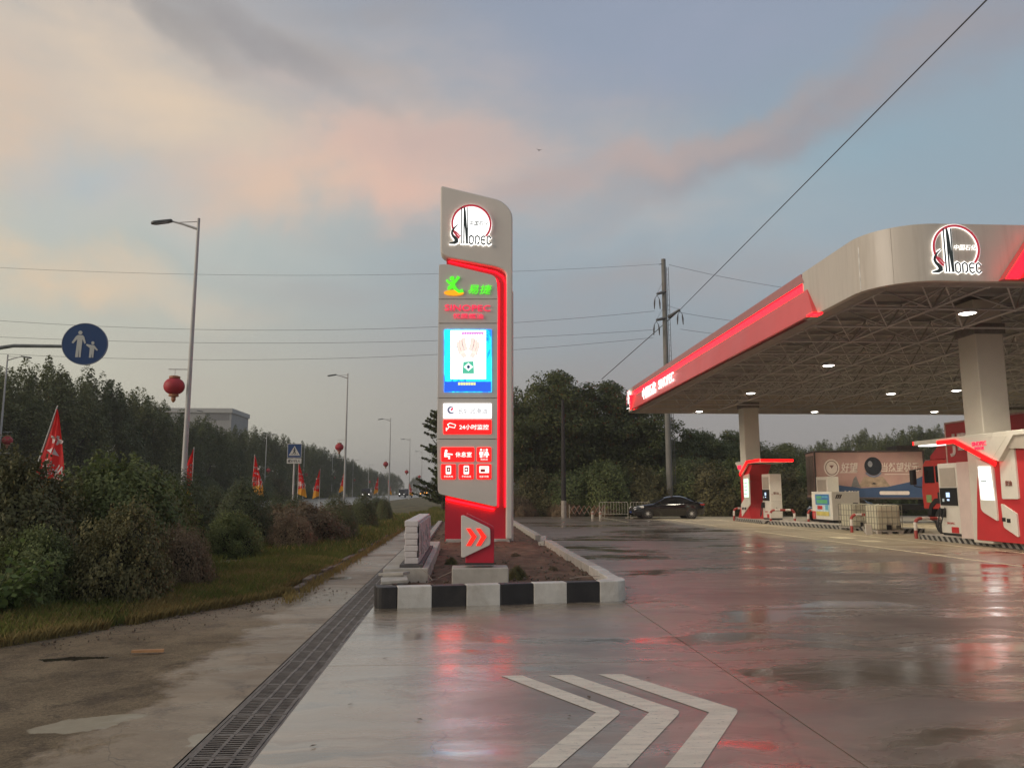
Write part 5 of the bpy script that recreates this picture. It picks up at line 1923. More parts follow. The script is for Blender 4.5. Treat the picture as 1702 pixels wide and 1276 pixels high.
CRE = mat('print_cream', (.84, .74, .66), .5, .08, 3)
MB().prism(ellipse(.95, 3.0, .44, .48, 28), -.012, 0).build('print_seal', CRE, BT)
m_ = MB()
m_.ribbon(ellipse(.95, 3.0, .34, .38, 24), .04, -.018, -.012, closed=True)
m_.prism([(.82, 3.14), (1.08, 3.14), (.95, 2.96)], -.018, -.012)
m_.build('seal_mark', mat('print_brown', (.25, .12, .1), .5), BT)
text('好望', 'lettering', CRE, BT, 1.95, 3.02, .52, 0, .012, width=.95, shear=.12, fat=.015)
text('当然望状元', 'lettering', CRE, BT, 4.78, 3.02, .52, 0, .012, width=2.1, shear=.12, fat=.012)
text('S 8887', 'lettering', CRE, BT, 2.0, 1.62, .22, -.013, .006, width=.85, fat=.01)
MB().prism(rounded([(3.55, 1.52), (5.2, 1.52), (5.2, 1.72), (3.55, 1.72)], .08, 3), -.018, -.0125).build('print_label', CRE, BT)
MB().box(1.4, 2.35, -.01, 0, 2.72, 2.76).build('print_rule', CRE, BT)
MB().box(3.9, 5.5, -.01, 0, 2.62, 2.65).build('print_rule', CRE, BT)
q = MB().prism(ellipse(3.28, 3.08, .48, .5, 30), -.04, 0).build('print_globe', mat('print_black', (.02, .022, .028), .2, coat=.4), BT)
MB().prism(ellipse(3.12, 3.2, .13, .17, 18), -.046, -.0405).build('globe_highlight', mat('print_grey', (.3, .3, .32), .4), q)
MB().ribbon([(2.86, 2.72), (3.05, 2.56), (3.28, 2.5), (3.52, 2.56), (3.7, 2.72)], .09, -.03, 0).build('print_collar', mat('print_greyblue', (.22, .24, .32), .5), BT)
MB().prism([(2.75, 2.5), (3.8, 2.5), (4.2, 1.95), (2.4, 1.95)], -.008, 0).build('print_bust', mat('print_sand', (.42, .31, .22), .6, .3, 4), BT)
MB().prism([(3.1, 2.12), (3.28, 2.18), (3.46, 2.12), (3.28, 2.09)], -.014, -.008).build('print_mark', mat('print_black', (.02, .02, .02), .5), BT)
MB().prism([(2.0, 1.95), (2.15, 2.4), (2.3, 2.55), (2.45, 2.1), (2.55, 1.92)], -.008, 0).build('print_peak', mat('print_slategrey', (.2, .19, .19), .6), BT)
MB().box(4.75, 6.0, .3, 2.1, 3.951, 4.22).build('roof_unit', BXF, BT)
MB().box(.2, 8.4, .5, 1.9, .7, 1.0).build('chassis', BLKP, BT)
MB().box(2.6, 4.3, .1, .6, .5, 1.0).build('side_locker', mat('locker_grey', (.06, .055, .05), .5), BT)
for x in (1.3, 7.4):
    for y in (.2, 2.15):
        wheel(BT, x, y, .48, .28, -1 if y < 1 else 1, 8, mat('steel_wheel', (.16, .13, .12), .5, .2, 6))
MB().box(6.4, 8.3, .1, 2.25, .9, 3.0).build('cab', mat('cab_dark', (.05, .05, .06), .4), BT, bevel=.08)

# ------------------------------------------------------------------ barriers by the saloon
BAR = thing('crowd_barrier', 'white steel crowd barrier left of the black car, nearer the lattice', 'barrier', (8.95, 50.4, 0), 0, 'white crowd barriers')
BW = mat('barrier_white', (.42, .38, .30), .45, .1, 6)
m_ = MB()
m_.tube([(0, 0, .0), (0, 0, .95), (.06, 0, 1.02), (1.82, 0, 1.02), (1.88, 0, .95), (1.88, 0, 0)], .022, 6)
m_.build('frame', BW, BAR)
MB().tube([(0, 0, .25), (1.88, 0, .25)], .018, 6).build('lower_rail', BW, BAR)
for k in range(9):
    MB().tube([(.2 + k * .185, 0, .25), (.2 + k * .185, 0, 1.02)], .012, 5).build('bar', BW, BAR)
for x in (.1, 1.78):
    MB().box(x - .03, x + .03, -.25, .25, 0, .03).build('foot', BW, BAR)
dup(BAR, (10.98, 50.3, 0), -.04, 'white steel crowd barrier partly behind the black car front')
LT = thing('lattice_barrier', 'low folding lattice barrier in orange and white before the dark bushes', 'barrier', (7.0, 50.6, 0), 0)
lo = mat('lattice_orange', (.42, .16, .10), .5, .1, 6)
for k in range(7):
    for s_ in (0, 1):
        a, b_ = (.25, .8) if s_ == 0 else (.8, .25)
        q = MB().tube([(k * .33, s_ * .02, a), (k * .33 + .33, s_ * .02, b_)], .013, 5).build('slat', lo if s_ == 0 else BW, LT)
for x in (0, 2.31):
    MB().tube([(x, 0, 0), (x, 0, .85)], .02, 6).build('post', BW, LT)
for k, px in enumerate((985, 998)):
    p = G(px, 862)
    q = thing('white_bollard', ['short white bollard beside the lattice barrier, left of the pair', 'short white bollard touching the end of the crowd barrier'][k], 'bollard', p, 0, 'short white bollards')
    MB().lathe([(.09, 0), (.085, .42), (.05, .47), (0, .48)], 12).build('post', BW, q, smooth=True)
    MB().lathe([(.092, .3), (.092, .36)], 12).build('band', RDB, q)

# ------------------------------------------------------------------ power pole with crossarms, dark pole, cables
YP = 56.0
pb = G(1115, 850)
PB = Vector((AY(1114, 835, YP).x, YP, 0))
top_z = AY(1107, 431, YP).z
PP = thing('power_pole', 'tall grey concrete power pole with crossarms and ladder behind the canopy', 'utility pole', PB)
GRC = mat('pole_concrete', (.19, .18, .16), .75, .12, 1.5, bump=.2, bscale=20)
STL = mat('crossarm_steel', (.13, .125, .12), .55, .15, 5)
CER = mat('insulator_brown', (.05, .04, .038), .3)
MB().tube([(0, 0, -.1), (-.02, 0, top_z * .5), (0, 0, top_z)], [.25, .21, .17], 12).build('shaft', GRC, PP, smooth=True)
lad = MB()
for dx in (.32, .46):
    lad.tube([(dx, 0, 2.2), (dx - .1, 0, top_z - .6)], .022, 5)
lad.build('ladder_rails', STL, PP)
for k in range(42):
    z = 2.4 + k * (top_z - 3.2) / 41
    MB().tube([(.32 - .1 * z / top_z, 0, z), (.46 - .1 * z / top_z, 0, z)], .014, 4).build('ladder_rung', STL, PP)
def zat(py):
    return AY(1112, py, YP).z
def xat(px, py):
    return AY(px, py, YP).x - PB.x
arms = [((1106, 485), (1090, 491)), ((1106, 529), (1089, 534)), ((1110, 528), (1128, 516))]
for (a, b_) in arms:
    A_, B_ = Vector((xat(*a), -.1, zat(a[1]))), Vector((xat(*b_), -.35, zat(b_[1])))
    arm = MB().tube([A_, B_], [.13, .09], 4).build('crossarm', STL, PP)
    MB().tube([B_, Vector((0, 0, A_.z + 1.0))], .012, 4).build('arm_stay', STL, arm)
    ins = MB()
    for dx in (-.16, .16):
        ins.tube([B_ + Vector((0, 0, -.1)), B_ + Vector((dx * .8, 0, -.3)), B_ + Vector((dx, 0, -.35))], .02, 5)
        ins.tube([B_ + Vector((dx, 0, -.35)), B_ + Vector((dx * 1.25, 0, -.7)), B_ + Vector((dx * 1.35, 0, -1.15))], [.03, .065, .03], 7)
    ins.build('insulator', CER, arm)
MB().tube([(0, -.1, top_z - .35), (-.35, -.1, top_z - .45)], .03, 5).build('top_bracket', STL, PP)

CBL = mat('cable', (.07, .068, .07), .6)


def cable(pts, r, label, ex=None):
    """sagging line through measured points (world)"""
    q = MB().tube(pts, r, 5).build('cable', CBL)
    return tag(q, label, 'cable', 'overhead cables')


def para(pxs, Y, x_end_px, n=26):
    """parabola in the upright plane Y through three measured pixels, carried on to the off-frame end"""
    P_ = [AY(px, py, Y) for px, py in pxs]
    A = np.array([[p.x ** 2, p.x, 1] for p in P_])
    k = np.linalg.solve(A, np.array([p.z for p in P_]))
    x1 = max(p.x for p in P_)
    x0 = AY(x_end_px, 550, Y).x
    return [(x, Y, k[0] * x * x + k[1] * x + k[2]) for x in np.linspace(x0, x1, n)]


cable(para([(0, 445), (728, 455), (1096, 439)], YP - .1, -350), .010, 'topmost of the four thin cables running left from the power pole')
cable(para([(0, 533), (728, 543), (1088, 517)], YP - .35, -350), .012, 'second cable from the top running left behind the pylon sign')
cable(para([(0, 560), (728, 566), (1086, 548)], YP - .35, -350), .012, 'third cable from the top running left behind the pylon sign')
cable(para([(0, 588), (728, 589), (1086, 561)], YP - .3, -350), .012, 'lowest of the four cables running left from the power pole')
for k, (a, b_, c_) in enumerate(((1112, 440, 492), (1129, 519, 548), (1131, 547, 566))):
    p0, p1 = AY(a, b_, YP), AY(1420, c_, YP)
    pts = []
    for i in range(15):
        s_ = i / 14
        p = p0.lerp(p1, s_)
        pts.append((p.x, p.y, p.z - 1.2 * s_ * (1 - s_)))
    cable(pts, .013, ['topmost thin cable leaving the power pole to the right', 'middle thin cable leaving the power pole to the right', 'lowest thin cable leaving the power pole to the right'][k])
# the thick line that comes overhead from the pole
p0 = AY(1128, 517, YP - .35)
p1 = AY(1640, 0, 16.0)
dd = p1 - p0
pts = []
for i in range(30):
    s_ = i / 29 * 1.35
    p = p0 + dd * s_
    pts.append((p.x, p.y, p.z - .0))
cable(pts, .021, 'thick dark cable slanting overhead to the upper right')
p2 = AY(1000, 630, 60)
cable([tuple(p0.lerp(p2, i / 8)) for i in range(9)], .03, 'stay cable slanting down left from the power pole to the trees')
YD = 52.0
dk = AY(937, 835, YD)
DP = thing('dark_pole', 'thin dark utility pole with pale foot before the dark trees', 'utility pole', (dk.x, YD, 0))
MB().tube([(0, 0, 1.1), (0, 0, AY(938, 664, YD).z)], [.17, .10], 10).build('shaft', mat('dark_timber', (.03, .027, .025), .8), DP, smooth=True)
MB().tube([(0, 0, -.1), (0, 0, 1.1)], [.18, .172], 10).build('pale_foot', mat('pale_foot', (.35, .31, .26), .7, .2, 5), DP)

# ------------------------------------------------------------------ street lamps with lanterns
POLE = mat('lamp_pole_grey', (.50, .48, .445), .45, .05, 2, dirt=(.36, .33, .29))
LHEAD = mat('lamp_head_grey', (.10, .105, .105), .45)
LANT = mat('lantern_red_cloth', (.42, .028, .035), .55, .15, 4)
GOLD = mat('lantern_gold', (.38, .16, .07), .5, .1, 6)
LH = 11.4


def street_lamp(label):
    t_ = thing('street_lamp', label, 'street lamp', (0, 0, 0), 0, 'street lamps along the road')
    MB().tube([(0, 0, 0), (0, 0, LH)], [.105, .05], 10).build('pole', POLE, t_, smooth=True)
    MB().lathe([(.2, 0), (.2, .04), (.14, .05), (.14, .35), (.12, .36)], 12).build('base', POLE, t_)
    arm = MB().tube([(0, 0, LH - .42), (-.55, 0, LH - .24), (-1.02, 0, LH - .12)], [.05, .04, .03], 8).build('arm', POLE, t_, smooth=True)
    MB().tube([(0, 0, LH - .12), (-.85, 0, LH - .18)], .016, 5).build('arm_brace', POLE, arm)
    hd = MB()
    hd.slab(rounded([(-.05, -.10), (.62, -.14), (.75, 0), (.62, .14), (-.05, .10)], .06, 3), -.04, .05)
    h_ = hd.build('lamp_head', LHEAD, t_, bevel=.02)
    h_.location = (-1.0, 0, LH - .12)
    h_.rotation_euler = (0, R(9), R(180))
    MB().box(.1, .6, -.09, .09, -.055, -.041).build('lens', mat('lamp_lens_off', (.4, .42, .42), .2), h_)
    for z in (5.72, 4.18):
        MB().tube([(0, 0, z), (-.75, 0, z)], .018, 5).build('bracket', POLE, t_)
    return t_


def lantern(label):
    t_ = thing('red_lantern', label, 'lantern', (0, 0, 0), 0, 'red lanterns on the street lamps')
    prof = []
    for k in range(13):
        a = math.pi * (k / 12 - .5)
        prof.append((max(.13, .36 * math.cos(a) ** .8), .30 * math.sin(a)))
    MB().lathe(prof, 20).build('body', LANT, t_, smooth=True)
    MB().lathe([(.15, .28), (.19, .29), (.19, .36), (.12, .38)], 16).build('top_ring', GOLD, t_)
    MB().lathe([(.12, -.38), (.17, -.37), (.17, -.30), (.14, -.28)], 16).build('bottom_ring', GOLD, t_)
    m = MB()
    m.lathe([(.03, -.58), (.08, -.5), (.08, -.38)], 10)
    m.build('tassel', GOLD, t_)
    MB().tube([(0, 0, .37), (0, 0, .60)], .01, 4).build('hanger', POLE, t_)
    return t_


LX, Y0L = -9.86, 28.2
L0 = street_lamp('nearest tall grey street lamp, arm to the left over the road')
N0 = lantern('large red lantern on the nearest street lamp')
near = [28.2, 66, 106, 146, 190]
for k, y in enumerate(near):
    lab = ['nearest tall grey street lamp, arm to the left over the road', 'tall grey street lamp behind the round clipped shrubs', 'slim grey street lamp just left of the pylon sign', 'small far street lamp beside the pylon sign edge', 'farthest street lamp on the near verge'][k]
    o = L0 if k == 0 else dup(L0, (0, 0, 0), 0, lab)
    xx = LX - .2 * k * 0
    o.location = (xx, y, .33)
    o['label'] = lab
    lab2 = ['large red lantern on the nearest street lamp', 'red lantern on the second street lamp above the shrubs', 'small red lantern on the slim lamp left of the pylon sign', 'tiny red lantern on the far lamp by the pylon sign', 'farthest tiny red lantern on the near verge'][k]
    o = N0 if k == 0 else dup(N0, (0, 0, 0), 0, lab2)
    o.location = (xx - .52, y, 5.1 + .33)
    o['label'] = lab2
far = [58, 96, 134, 166, 202, 240, 280]
nm = ['at the left edge of the view', 'half hidden behind the nearest lamp pole', 'behind the dome shaped shrub', 'right of the pedestrian sign', 'beside the clipped round shrubs', 'behind the second near lamp', 'farthest along the tree row']
for k, y in enumerate(far):
    o = dup(L0, (-33.4, y, .26), R(180), 'street lamp across the road, ' + nm[k])
    o = dup(N0, (-33.4 + .52, y, 5.36), R(180), 'red lantern on the lamp across the road, ' + nm[k])

# ------------------------------------------------------------------ road signs
BLS = mat('sign_blue', (.018, .055, .16), .4, .06, 3)
SWH = mat('sign_white', (.58, .56, .50), .45, .05, 3)
YB = 15.0
rc = AY(141, 571.5, YB)
RS = thing('round_sign', 'round blue sign with white adult and child on a grey arm', 'road sign', (rc.x, YB, 0))
rr_ = 34 / FOC * YB * 1.02
zc = rc.z
Mr = Matrix.Translation((0, 0, zc)) @ Matrix.Rotation(R(8), 4, 'Z')
MB().prism(ellipse(0, 0, rr_, rr_, 48), 0, .03, Mr).build('plate', BLS, RS)
MB().ribbon(ellipse(0, 0, rr_ * .985, rr_ * .985, 48), .012, -.004, 0, Mr, closed=True).build('rim_line', mat('rim_grey', (.2, .22, .28), .4), RS)
u_ = rr_ / 34.0
def PX(pts):
    return [((a - 141) * u_, -(b_ - 571.5) * u_) for a, b_ in pts]
m_ = MB()
e = PX([(133.3, 553.5)])[0]
m_.prism(ellipse(e[0], e[1], 3.0 * u_, 3.2 * u_, 16), -.006, 0, Mr)
m_.prism(PX([(130, 557.5), (137, 557.5), (139.5, 560), (142.5, 570), (140.5, 571.5), (137.3, 564), (136.8, 575), (136.3, 593.5), (133.6, 593.5), (133.2, 577), (132.4, 593.5), (128.4, 593.5), (129.2, 575), (129.6, 564), (124, 571.5), (121.5, 570), (127.5, 559.5)]), -.006, 0, Mr)
m_.build('adult_figure', SWH, RS)
m_ = MB()
e = PX([(152.8, 569.5)])[0]
m_.prism(ellipse(e[0], e[1], 2.4 * u_, 2.6 * u_, 14), -.008, 0, Mr)
m_.prism(PX([(150.5, 573), (155, 573), (161, 580.5), (159.5, 582), (155.6, 578.5), (155, 593.5), (152.8, 593.5), (152.4, 585), (151.6, 593.5), (148.6, 593.5), (149, 578), (143, 573.5), (144, 571.5)]), -.008, 0, Mr)
m_.build('child_figure', SWH, RS)
m_ = MB()
xl_ = AY(-70, 576, YB).x - rc.x
xm_ = AY(20, 575, YB).x - rc.x
za, zb_ = AY(100, 574.5, YB).z, AY(-60, 585, YB).z
m_.tube([(0, .06, za), (xm_, .06, za), (xm_ - .35, .06, za - .06), (xl_, .06, zb_ - .25)], [.03, .035, .04, .05], 8)
m_.build('arm', mat('sign_arm_grey', (.14, .15, .145), .45), RS)
MB().tube([(xl_ - .02, .06, 0), (xl_ - .02, .06, zb_ + .1)], .08, 10).build('post', mat('sign_arm_grey', (.14, .15, .145), .45), RS)
MB().box(-.09, .09, .03, .10, zc - .05, zc + .05).build('clamp', LHEAD, RS)

YC = 43.0
pc = AY(489.5, 749, YC)
CS = thing('pedestrian_sign', 'square blue pedestrian crossing sign with white caption plate on grey post', 'road sign', (pc.x, YC, 0))
hw = 11.6 / FOC * YC
zc = pc.z
MB().box(-hw, hw, 0, .03, zc - hw, zc + hw).build('plate', BLS, CS)
MB().ribbon([(-hw + .02, -hw + .02), (hw - .02, -hw + .02), (hw - .02, hw - .02), (-hw + .02, hw - .02)], .03, -.004, 0, Matrix.Translation((0, 0, zc)), closed=True).build('border', SWH, CS)
MB().prism([(-hw * .78, zc - hw * .66), (hw * .78, zc - hw * .66), (0, zc + hw * .7)], -.008, 0).build('white_triangle', SWH, CS)
m_ = MB()
m_.prism(ellipse(0, zc + .14, .035, .035, 10), -.014, -.008)
m_.ribbon([(0, zc + .10), (0, zc - .02), (-.07, zc - .13)], .05, -.014, -.008)
m_.ribbon([(0, zc - .02), (.06, zc - .13)], .045, -.015, -.008)
m_.ribbon([(-.08, zc + .0), (0, zc + .08), (.07, zc + .02)], .03, -.016, -.008)
for k in range(5):
    m_.prism([(-.2 + k * .085, zc - .2), (-.16 + k * .085, zc - .2), (-.15 + k * .08, zc - .15), (-.18 + k * .08, zc - .15)], -.015, -.008)
m_.build('walking_figure', mat('sign_black', (.02, .02, .02), .5), CS)
MB().box(-hw, hw, 0, .03, zc - hw - .30, zc - hw - .03).build('caption_plate', SWH, CS)
text('避让行人', 'lettering', mat('sign_black', (.02, .02, .02), .5), CS, 0, zc - hw - .165, .15, -.001, .004, width=hw * 1.75, fat=.02)
MB().tube([(0, .06, 0), (0, .06, zc + hw - .05)], .05, 10).build('post', POLE, CS, smooth=True)

# ------------------------------------------------------------------ feather flags on the verge
FLM = bpy.data.materials.new('flag_cloth')
FLM.use_nodes = True
t = NT(FLM.node_tree)
b = t.n['Principled BSDF']
oc = t.new('ShaderNodeTexCoord').outputs['Object']
sp = t.new('ShaderNodeSeparateXYZ')
t.l.new(oc, sp.inputs[0])
edge = t.math('ADD', sp.outputs[2], t.math('MULTIPLY', sp.outputs[0], -.2))
edge = t.math('ADD', edge, t.math('MULTIPLY', t.math('SUBTRACT', t.noise(oc, 2.0, 2), .5), .3))
cc = t.mix(t.rng(edge, 1.98, 2.03), (.90, .44, .05, 1), (.84, .04, .035, 1))
t.l.new(cc, b.inputs['Base Color'])
b.inputs['Roughness'].default_value = .6
tr = t.new('ShaderNodeBsdfTranslucent')
t.l.new(cc, tr.inputs[0])
mx = t.new('ShaderNodeMixShader')
mx.inputs[0].default_value = .45
t.l.new(b.outputs[0], mx.inputs[1])
t.l.new(tr.outputs[0], mx.inputs[2])
t.l.new(mx.outputs[0], t.n['Material Output'].inputs[0])
FLW = mat('flag_print_white', (.70, .58, .54), .6, .05, 4)
FLP = mat('flag_pole_white', (.55, .52, .47), .5)
FLO = mat('flag_print_red', (.5, .03, .03), .6)


def flag(wid, droop, seed, glyphs, label, loc, lean, rz):
    t_ = thing('feather_flag', label, 'flag', loc, rz, 'red feather flags along the verge')
    H_ = 3.75
    CLEN = 1.95
    nz, nx_ = 26, 10
    def pos(i, j):
        s_ = j / nz                  # from the top down
        z = H_ - .08 - s_ * CLEN
        w_ = wid * (s_ ** .9) * (1 - .12 * s_ * s_)
        fx = i / nx_
        fold = .10 * droop * math.sin(fx * 7 + s_ * 4 + seed) * s_ + .05 * droop * math.sin(fx * 15 + seed * 2 + s_ * 7)
        return Vector((fx * w_, fold, z - .25 * fx * s_))
    m = MB()
    m._add([pos(i, j) for j in range(nz + 1) for i in range(nx_ + 1)],
           [(j * (nx_ + 1) + i, (j + 1) * (nx_ + 1) + i, (j + 1) * (nx_ + 1) + i + 1, j * (nx_ + 1) + i + 1) for j in range(nz) for i in range(nx_)])
    cl_ = m.build('cloth', FLM, t_, smooth=True)
    MB().tube([(-.015, 0, 0), (-.015, 0, H_)], [.025, .014], 7).build('pole', FLP, t_)
    for (g, zc_, hh, ww, mm) in glyphs:
        xc = wid * (((H_ - zc_) / CLEN) ** .9) * .50
        q = text(g, 'lettering', mm, cl_, xc, zc_, hh * 1.15, -.02, 0, width=ww * 1.25, fat=.02)
        me = q.data
        for v in me.vertices:
            s_ = min(1, max(0.02, (H_ - .08 - v.co.z) / CLEN))
            w_ = wid * (s_ ** .9) * (1 - .12 * s_ * s_)
            fx = min(1, max(0, v.co.x / max(w_, .01)))
            v.co.y = pos(fx * nx_, s_ * nz).y - .012
            v.co.z += -.25 * fx * s_
    # tilt as a whole
    t_.rotation_euler = (0, R(lean), rz)
    return t_


gl = [('来', 2.93, .36, .28, FLW), ('特价', 2.36, .38, .42, FLW)]
fl = [(97, 674, 9.3, 1.0, .5, 14, 'largest red flag with white characters, behind the leafy shrubs at left'),
      (322, 743, 11.0, .66, 1.3, 0, 'red flag rising beside the foot of the nearest street lamp'),
      (424, 755, 11.4, .72, 1.5, 2, 'red flag above the dome shaped shrub'),
      (497, 768, 10.6, .66, 1.4, 0, 'red and yellow flag just right of the pedestrian sign post'),
      (532, 778, 10.6, .6, 1.5, 0, 'narrow red flag between pedestrian sign and round shrubs'),
      (574, 778, 11.0, .6, 1.5, 0, 'narrow red flag above the clipped round shrub'),
      (629, 790, 10.2, .6, 1.5, 0, 'small red flag over the dark shrub near the slim lamp'),
      (645, 796, 10.6, .6, 1.5, -2, 'small red flag under a pale plate near the slim lamp'),
      (680, 802, 9.2, .7, 1.4, -3, 'small red and orange flag nearest the pylon sign')]
for k, (px, py, off, wd, dr, lean, lab) in enumerate(fl):
    d_ = ray(px, py)
    s_ = off / -d_.x
    P_ = Vector((0, 0, EYE)) + d_ * s_
    lx_ = math.sin(R(lean)) * 3.75
    zb_ = P_.z - math.cos(R(lean)) * 3.75
    flag(wd if lean >= 0 else wd, dr, k * 1.7, gl, lab, (P_.x - lx_, P_.y, zb_), lean, R(180) if k in (1, 4, 5, 6) else 0)

# a bird high up
bp_ = AY(896, 250, 40)
q = MB()
q._add([Vector(v) for v in ((-.16, 0, .10), (-.03, .02, 0), (0, -.08, 0), (.03, .02, 0), (.18, 0, .06), (0, .10, -.01), (0, 0, -.03), (0, 0, .02))],
       [(0, 1, 7), (7, 1, 2), (7, 2, 3), (7, 3, 4), (7, 3, 5), (7, 5, 1), (6, 2, 1), (6, 3, 2), (6, 5, 3), (6, 1, 5), (0, 7, 1), (4, 3, 7)])
q = q.build('bird', BLKP)
q.location = bp_
tag(q, 'tiny dark bird flying high above the pylon sign', 'bird')

# ------------------------------------------------------------------ vehicles far down the road
ORL = mat('amber_lamp', (.6, .3, .05), .3, 0, emit=(1.0, .42, .08), es=4)
WLT = mat('white_lamp', (.7, .7, .7), .3, 0, emit=(1.0, .96, .85), es=3)
VAN = thing('road_van', 'dark van far down the road left of the pylon sign', 'van', (-14.0, 205, .345), R(90), 'vehicles far down the road')
m_ = MB()
m_.prism(rounded([(-2.3, .4), (2.3, .4), (2.3, 2.2), (-1.2, 2.2), (-2.0, 1.3), (-2.3, 1.1)], .12, 3), -.95, .95)
m_.build('body', mat('van_dark', (.05, .045, .045), .3), VAN)
MB().box(-1.3, 1.9, -.96, .96, 1.4, 1.95).build('window_band', GLS, VAN)
for x in (-1.4, 1.4):
    for y in (-.85, .85):
        wheel(VAN, x, y, .34, .22, -1 if y < 0 else 1, 5)
for y in (-.7, .7):
    MB().lathe([(0, -.04), (.14, -.04), (.14, .04), (0, .04)], 10, Matrix.Translation((2.32, y, .85)) @ Matrix.Rotation(R(90), 4, 'Z'), axis='y').build('headlight', WLT, VAN)
dup(VAN, (-17.6, 232, .345), R(-90), 'second dark van with lit lamps in the next lane')
dup(VAN, (-21.5, 178, .345), R(-90), 'dark van with lit lamps beyond the clipped shrubs')
TK = thing('road_truck', 'far truck with a row of amber lights beside the pylon sign', 'truck', (-12.9, 262, .345), 0, 'vehicles far down the road')
MB().box(-1.2, 1.2, 0, 6, .8, 3.4).build('cargo_box', mat('truck_grey', (.12, .11, .11), .5), TK)
MB().box(-1.15, 1.15, 6.1, 8, .6, 2.8).build('cab', mat('truck_red', (.2, .05, .04), .4), TK)
for x in (-1, 1):
    for y in (1.2, 7):
        wheel_y(TK, x, y, .5, .3)
for k in range(6):
    MB().box(-1.1 + k * .42, -.85 + k * .42, -.08, 0, .75 + .3 * (k % 2), 1.0 + .3 * (k % 2)).build('amber_light', ORL, TK)

# ------------------------------------------------------------------ planting
def leaf_data(name, P, size, m__, up=0.0, aspect=1.7, out=None, face=0.0):
    """one four-cornered leaf per point; out = direction each leaf leans to"""
    n = len(P)
    d = rng.normal(size=(n, 3))
    if out is not None:
        d = d * 0.8 + out * 1.0
    d[:, 2] += up
    d /= np.linalg.norm(d, axis=1)[:, None]
    r = rng.normal(size=(n, 3))
    if face and out is not None:
        # leaves lie roughly along the surface of the crown, as they do towards the light
        nn_ = out / (np.linalg.norm(out, axis=1)[:, None] + 1e-9) + rng.normal(size=(n, 3)) * face + np.array([0, 0, .25])
        nn_ /= np.linalg.norm(nn_, axis=1)[:, None]
        d = d - nn_ * (d * nn_).sum(1)[:, None]
        d /= np.linalg.norm(d, axis=1)[:, None] + 1e-9
        r = nn_
    s = np.cross(d, r)
    s /= np.linalg.norm(s, axis=1)[:, None] + 1e-9
    L = (size * rng.uniform(.45, 1.5, n))[:, None]
    v = np.empty((n, 4, 3))
    v[:, 0] = P - d * L * .5
    v[:, 1] = P + s * L * .5 / aspect + d * L * .05
    v[:, 2] = P + d * L * .5
    v[:, 3] = P - s * L * .5 / aspect + d * L * .05
    me = bpy.data.meshes.new(name)
    me.vertices.add(n * 4)
    me.vertices.foreach_set('co', v.ravel())
    me.loops.add(n * 4)
    me.loops.foreach_set('vertex_index', np.arange(n * 4, dtype=np.int32))
    me.polygons.add(n)
    me.polygons.foreach_set('loop_start', np.arange(0, n * 4, 4, dtype=np.int32))
    me.polygons.foreach_set('loop_total', np.full(n, 4, dtype=np.int32))
    me.materials.append(m__)
    me.update(calc_edges=True)
    me.validate()
    return me


def ball(n, shell=0.4):
    d = rng.normal(size=(n, 3))
    d /= np.linalg.norm(d, axis=1)[:, None]
    return d, d * (rng.uniform(0, 1, n) ** shell)[:, None]


LEAFD = leafmat('leaf_dark', (0.051, 0.07, 0.028), (0.138, 0.157, 0.057))
LEAFP = leafmat('leaf_poplar', (0.07, 0.095, 0.038), (0.189, 0.203, 0.085))
LEAFG = leafmat('leaf_green', (0.075, 0.10, 0.034), (0.22, 0.25, 0.09))
LEAFY = leafmat('leaf_olive', (0.10, 0.098, 0.042), (0.25, 0.225, 0.10))
LEAFB = leafmat('leaf_brown', (0.142, 0.1, 0.061), (0.296, 0.217, 0.13))
LEAFC = leafmat('leaf_clipped', (0.08, 0.096, 0.045), (0.20, 0.215, 0.105))
LEAFW = leafmat('leaf_weed', (0.07, 0.11, 0.03), (0.19, 0.25, 0.075))
BARK = mat('bark', (.06, .048, .036), .9, .3, 6, bump=.6, bscale=14)
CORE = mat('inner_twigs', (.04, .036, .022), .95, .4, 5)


def trunk_limbs(h, r, crown_h, spread, nl=7, lean=0.0):
    m = MB()
    top = h * .82
    pts = [(lean * z + .06 * math.sin(z * 1.3), .05 * math.cos(z * 1.1), z) for z in np.linspace(-.15, top, 7)]
    m.tube(pts, [r * (1.25 - .15) * (1 - .85 * k / 6) + .02 for k in range(7)], 8)
    for k in range(nl):
        z0 = h * random.uniform(.22, .62)
        a = 2.4 * k + random.uniform(-.4, .4)
        L = spread * random.uniform(.5, .95)
        p0 = Vector((lean * z0, 0, z0))
        p2 = p0 + Vector((math.cos(a) * L, math.sin(a) * L, h * random.uniform(.12, .28)))
        p1 = p0.lerp(p2, .5) + Vector((0, 0, -.15))
        m.tube([p0, p1, p2], [r * .45, r * .28, r * .08], 6)
    return m


def tree(name, label, h, pts, size, lm, r, spread, up, grp, out=None, nl=7, parts=True):
    t_ = thing(name, label, 'tree', (0, 0, 0), 0, grp)
    trunk_limbs(h, r, h, spread, nl).build('trunk', BARK, t_, smooth=True)
    link('crown', leaf_data('crown', pts, size, lm, up, out=out, face=.55), t_)
    return t_


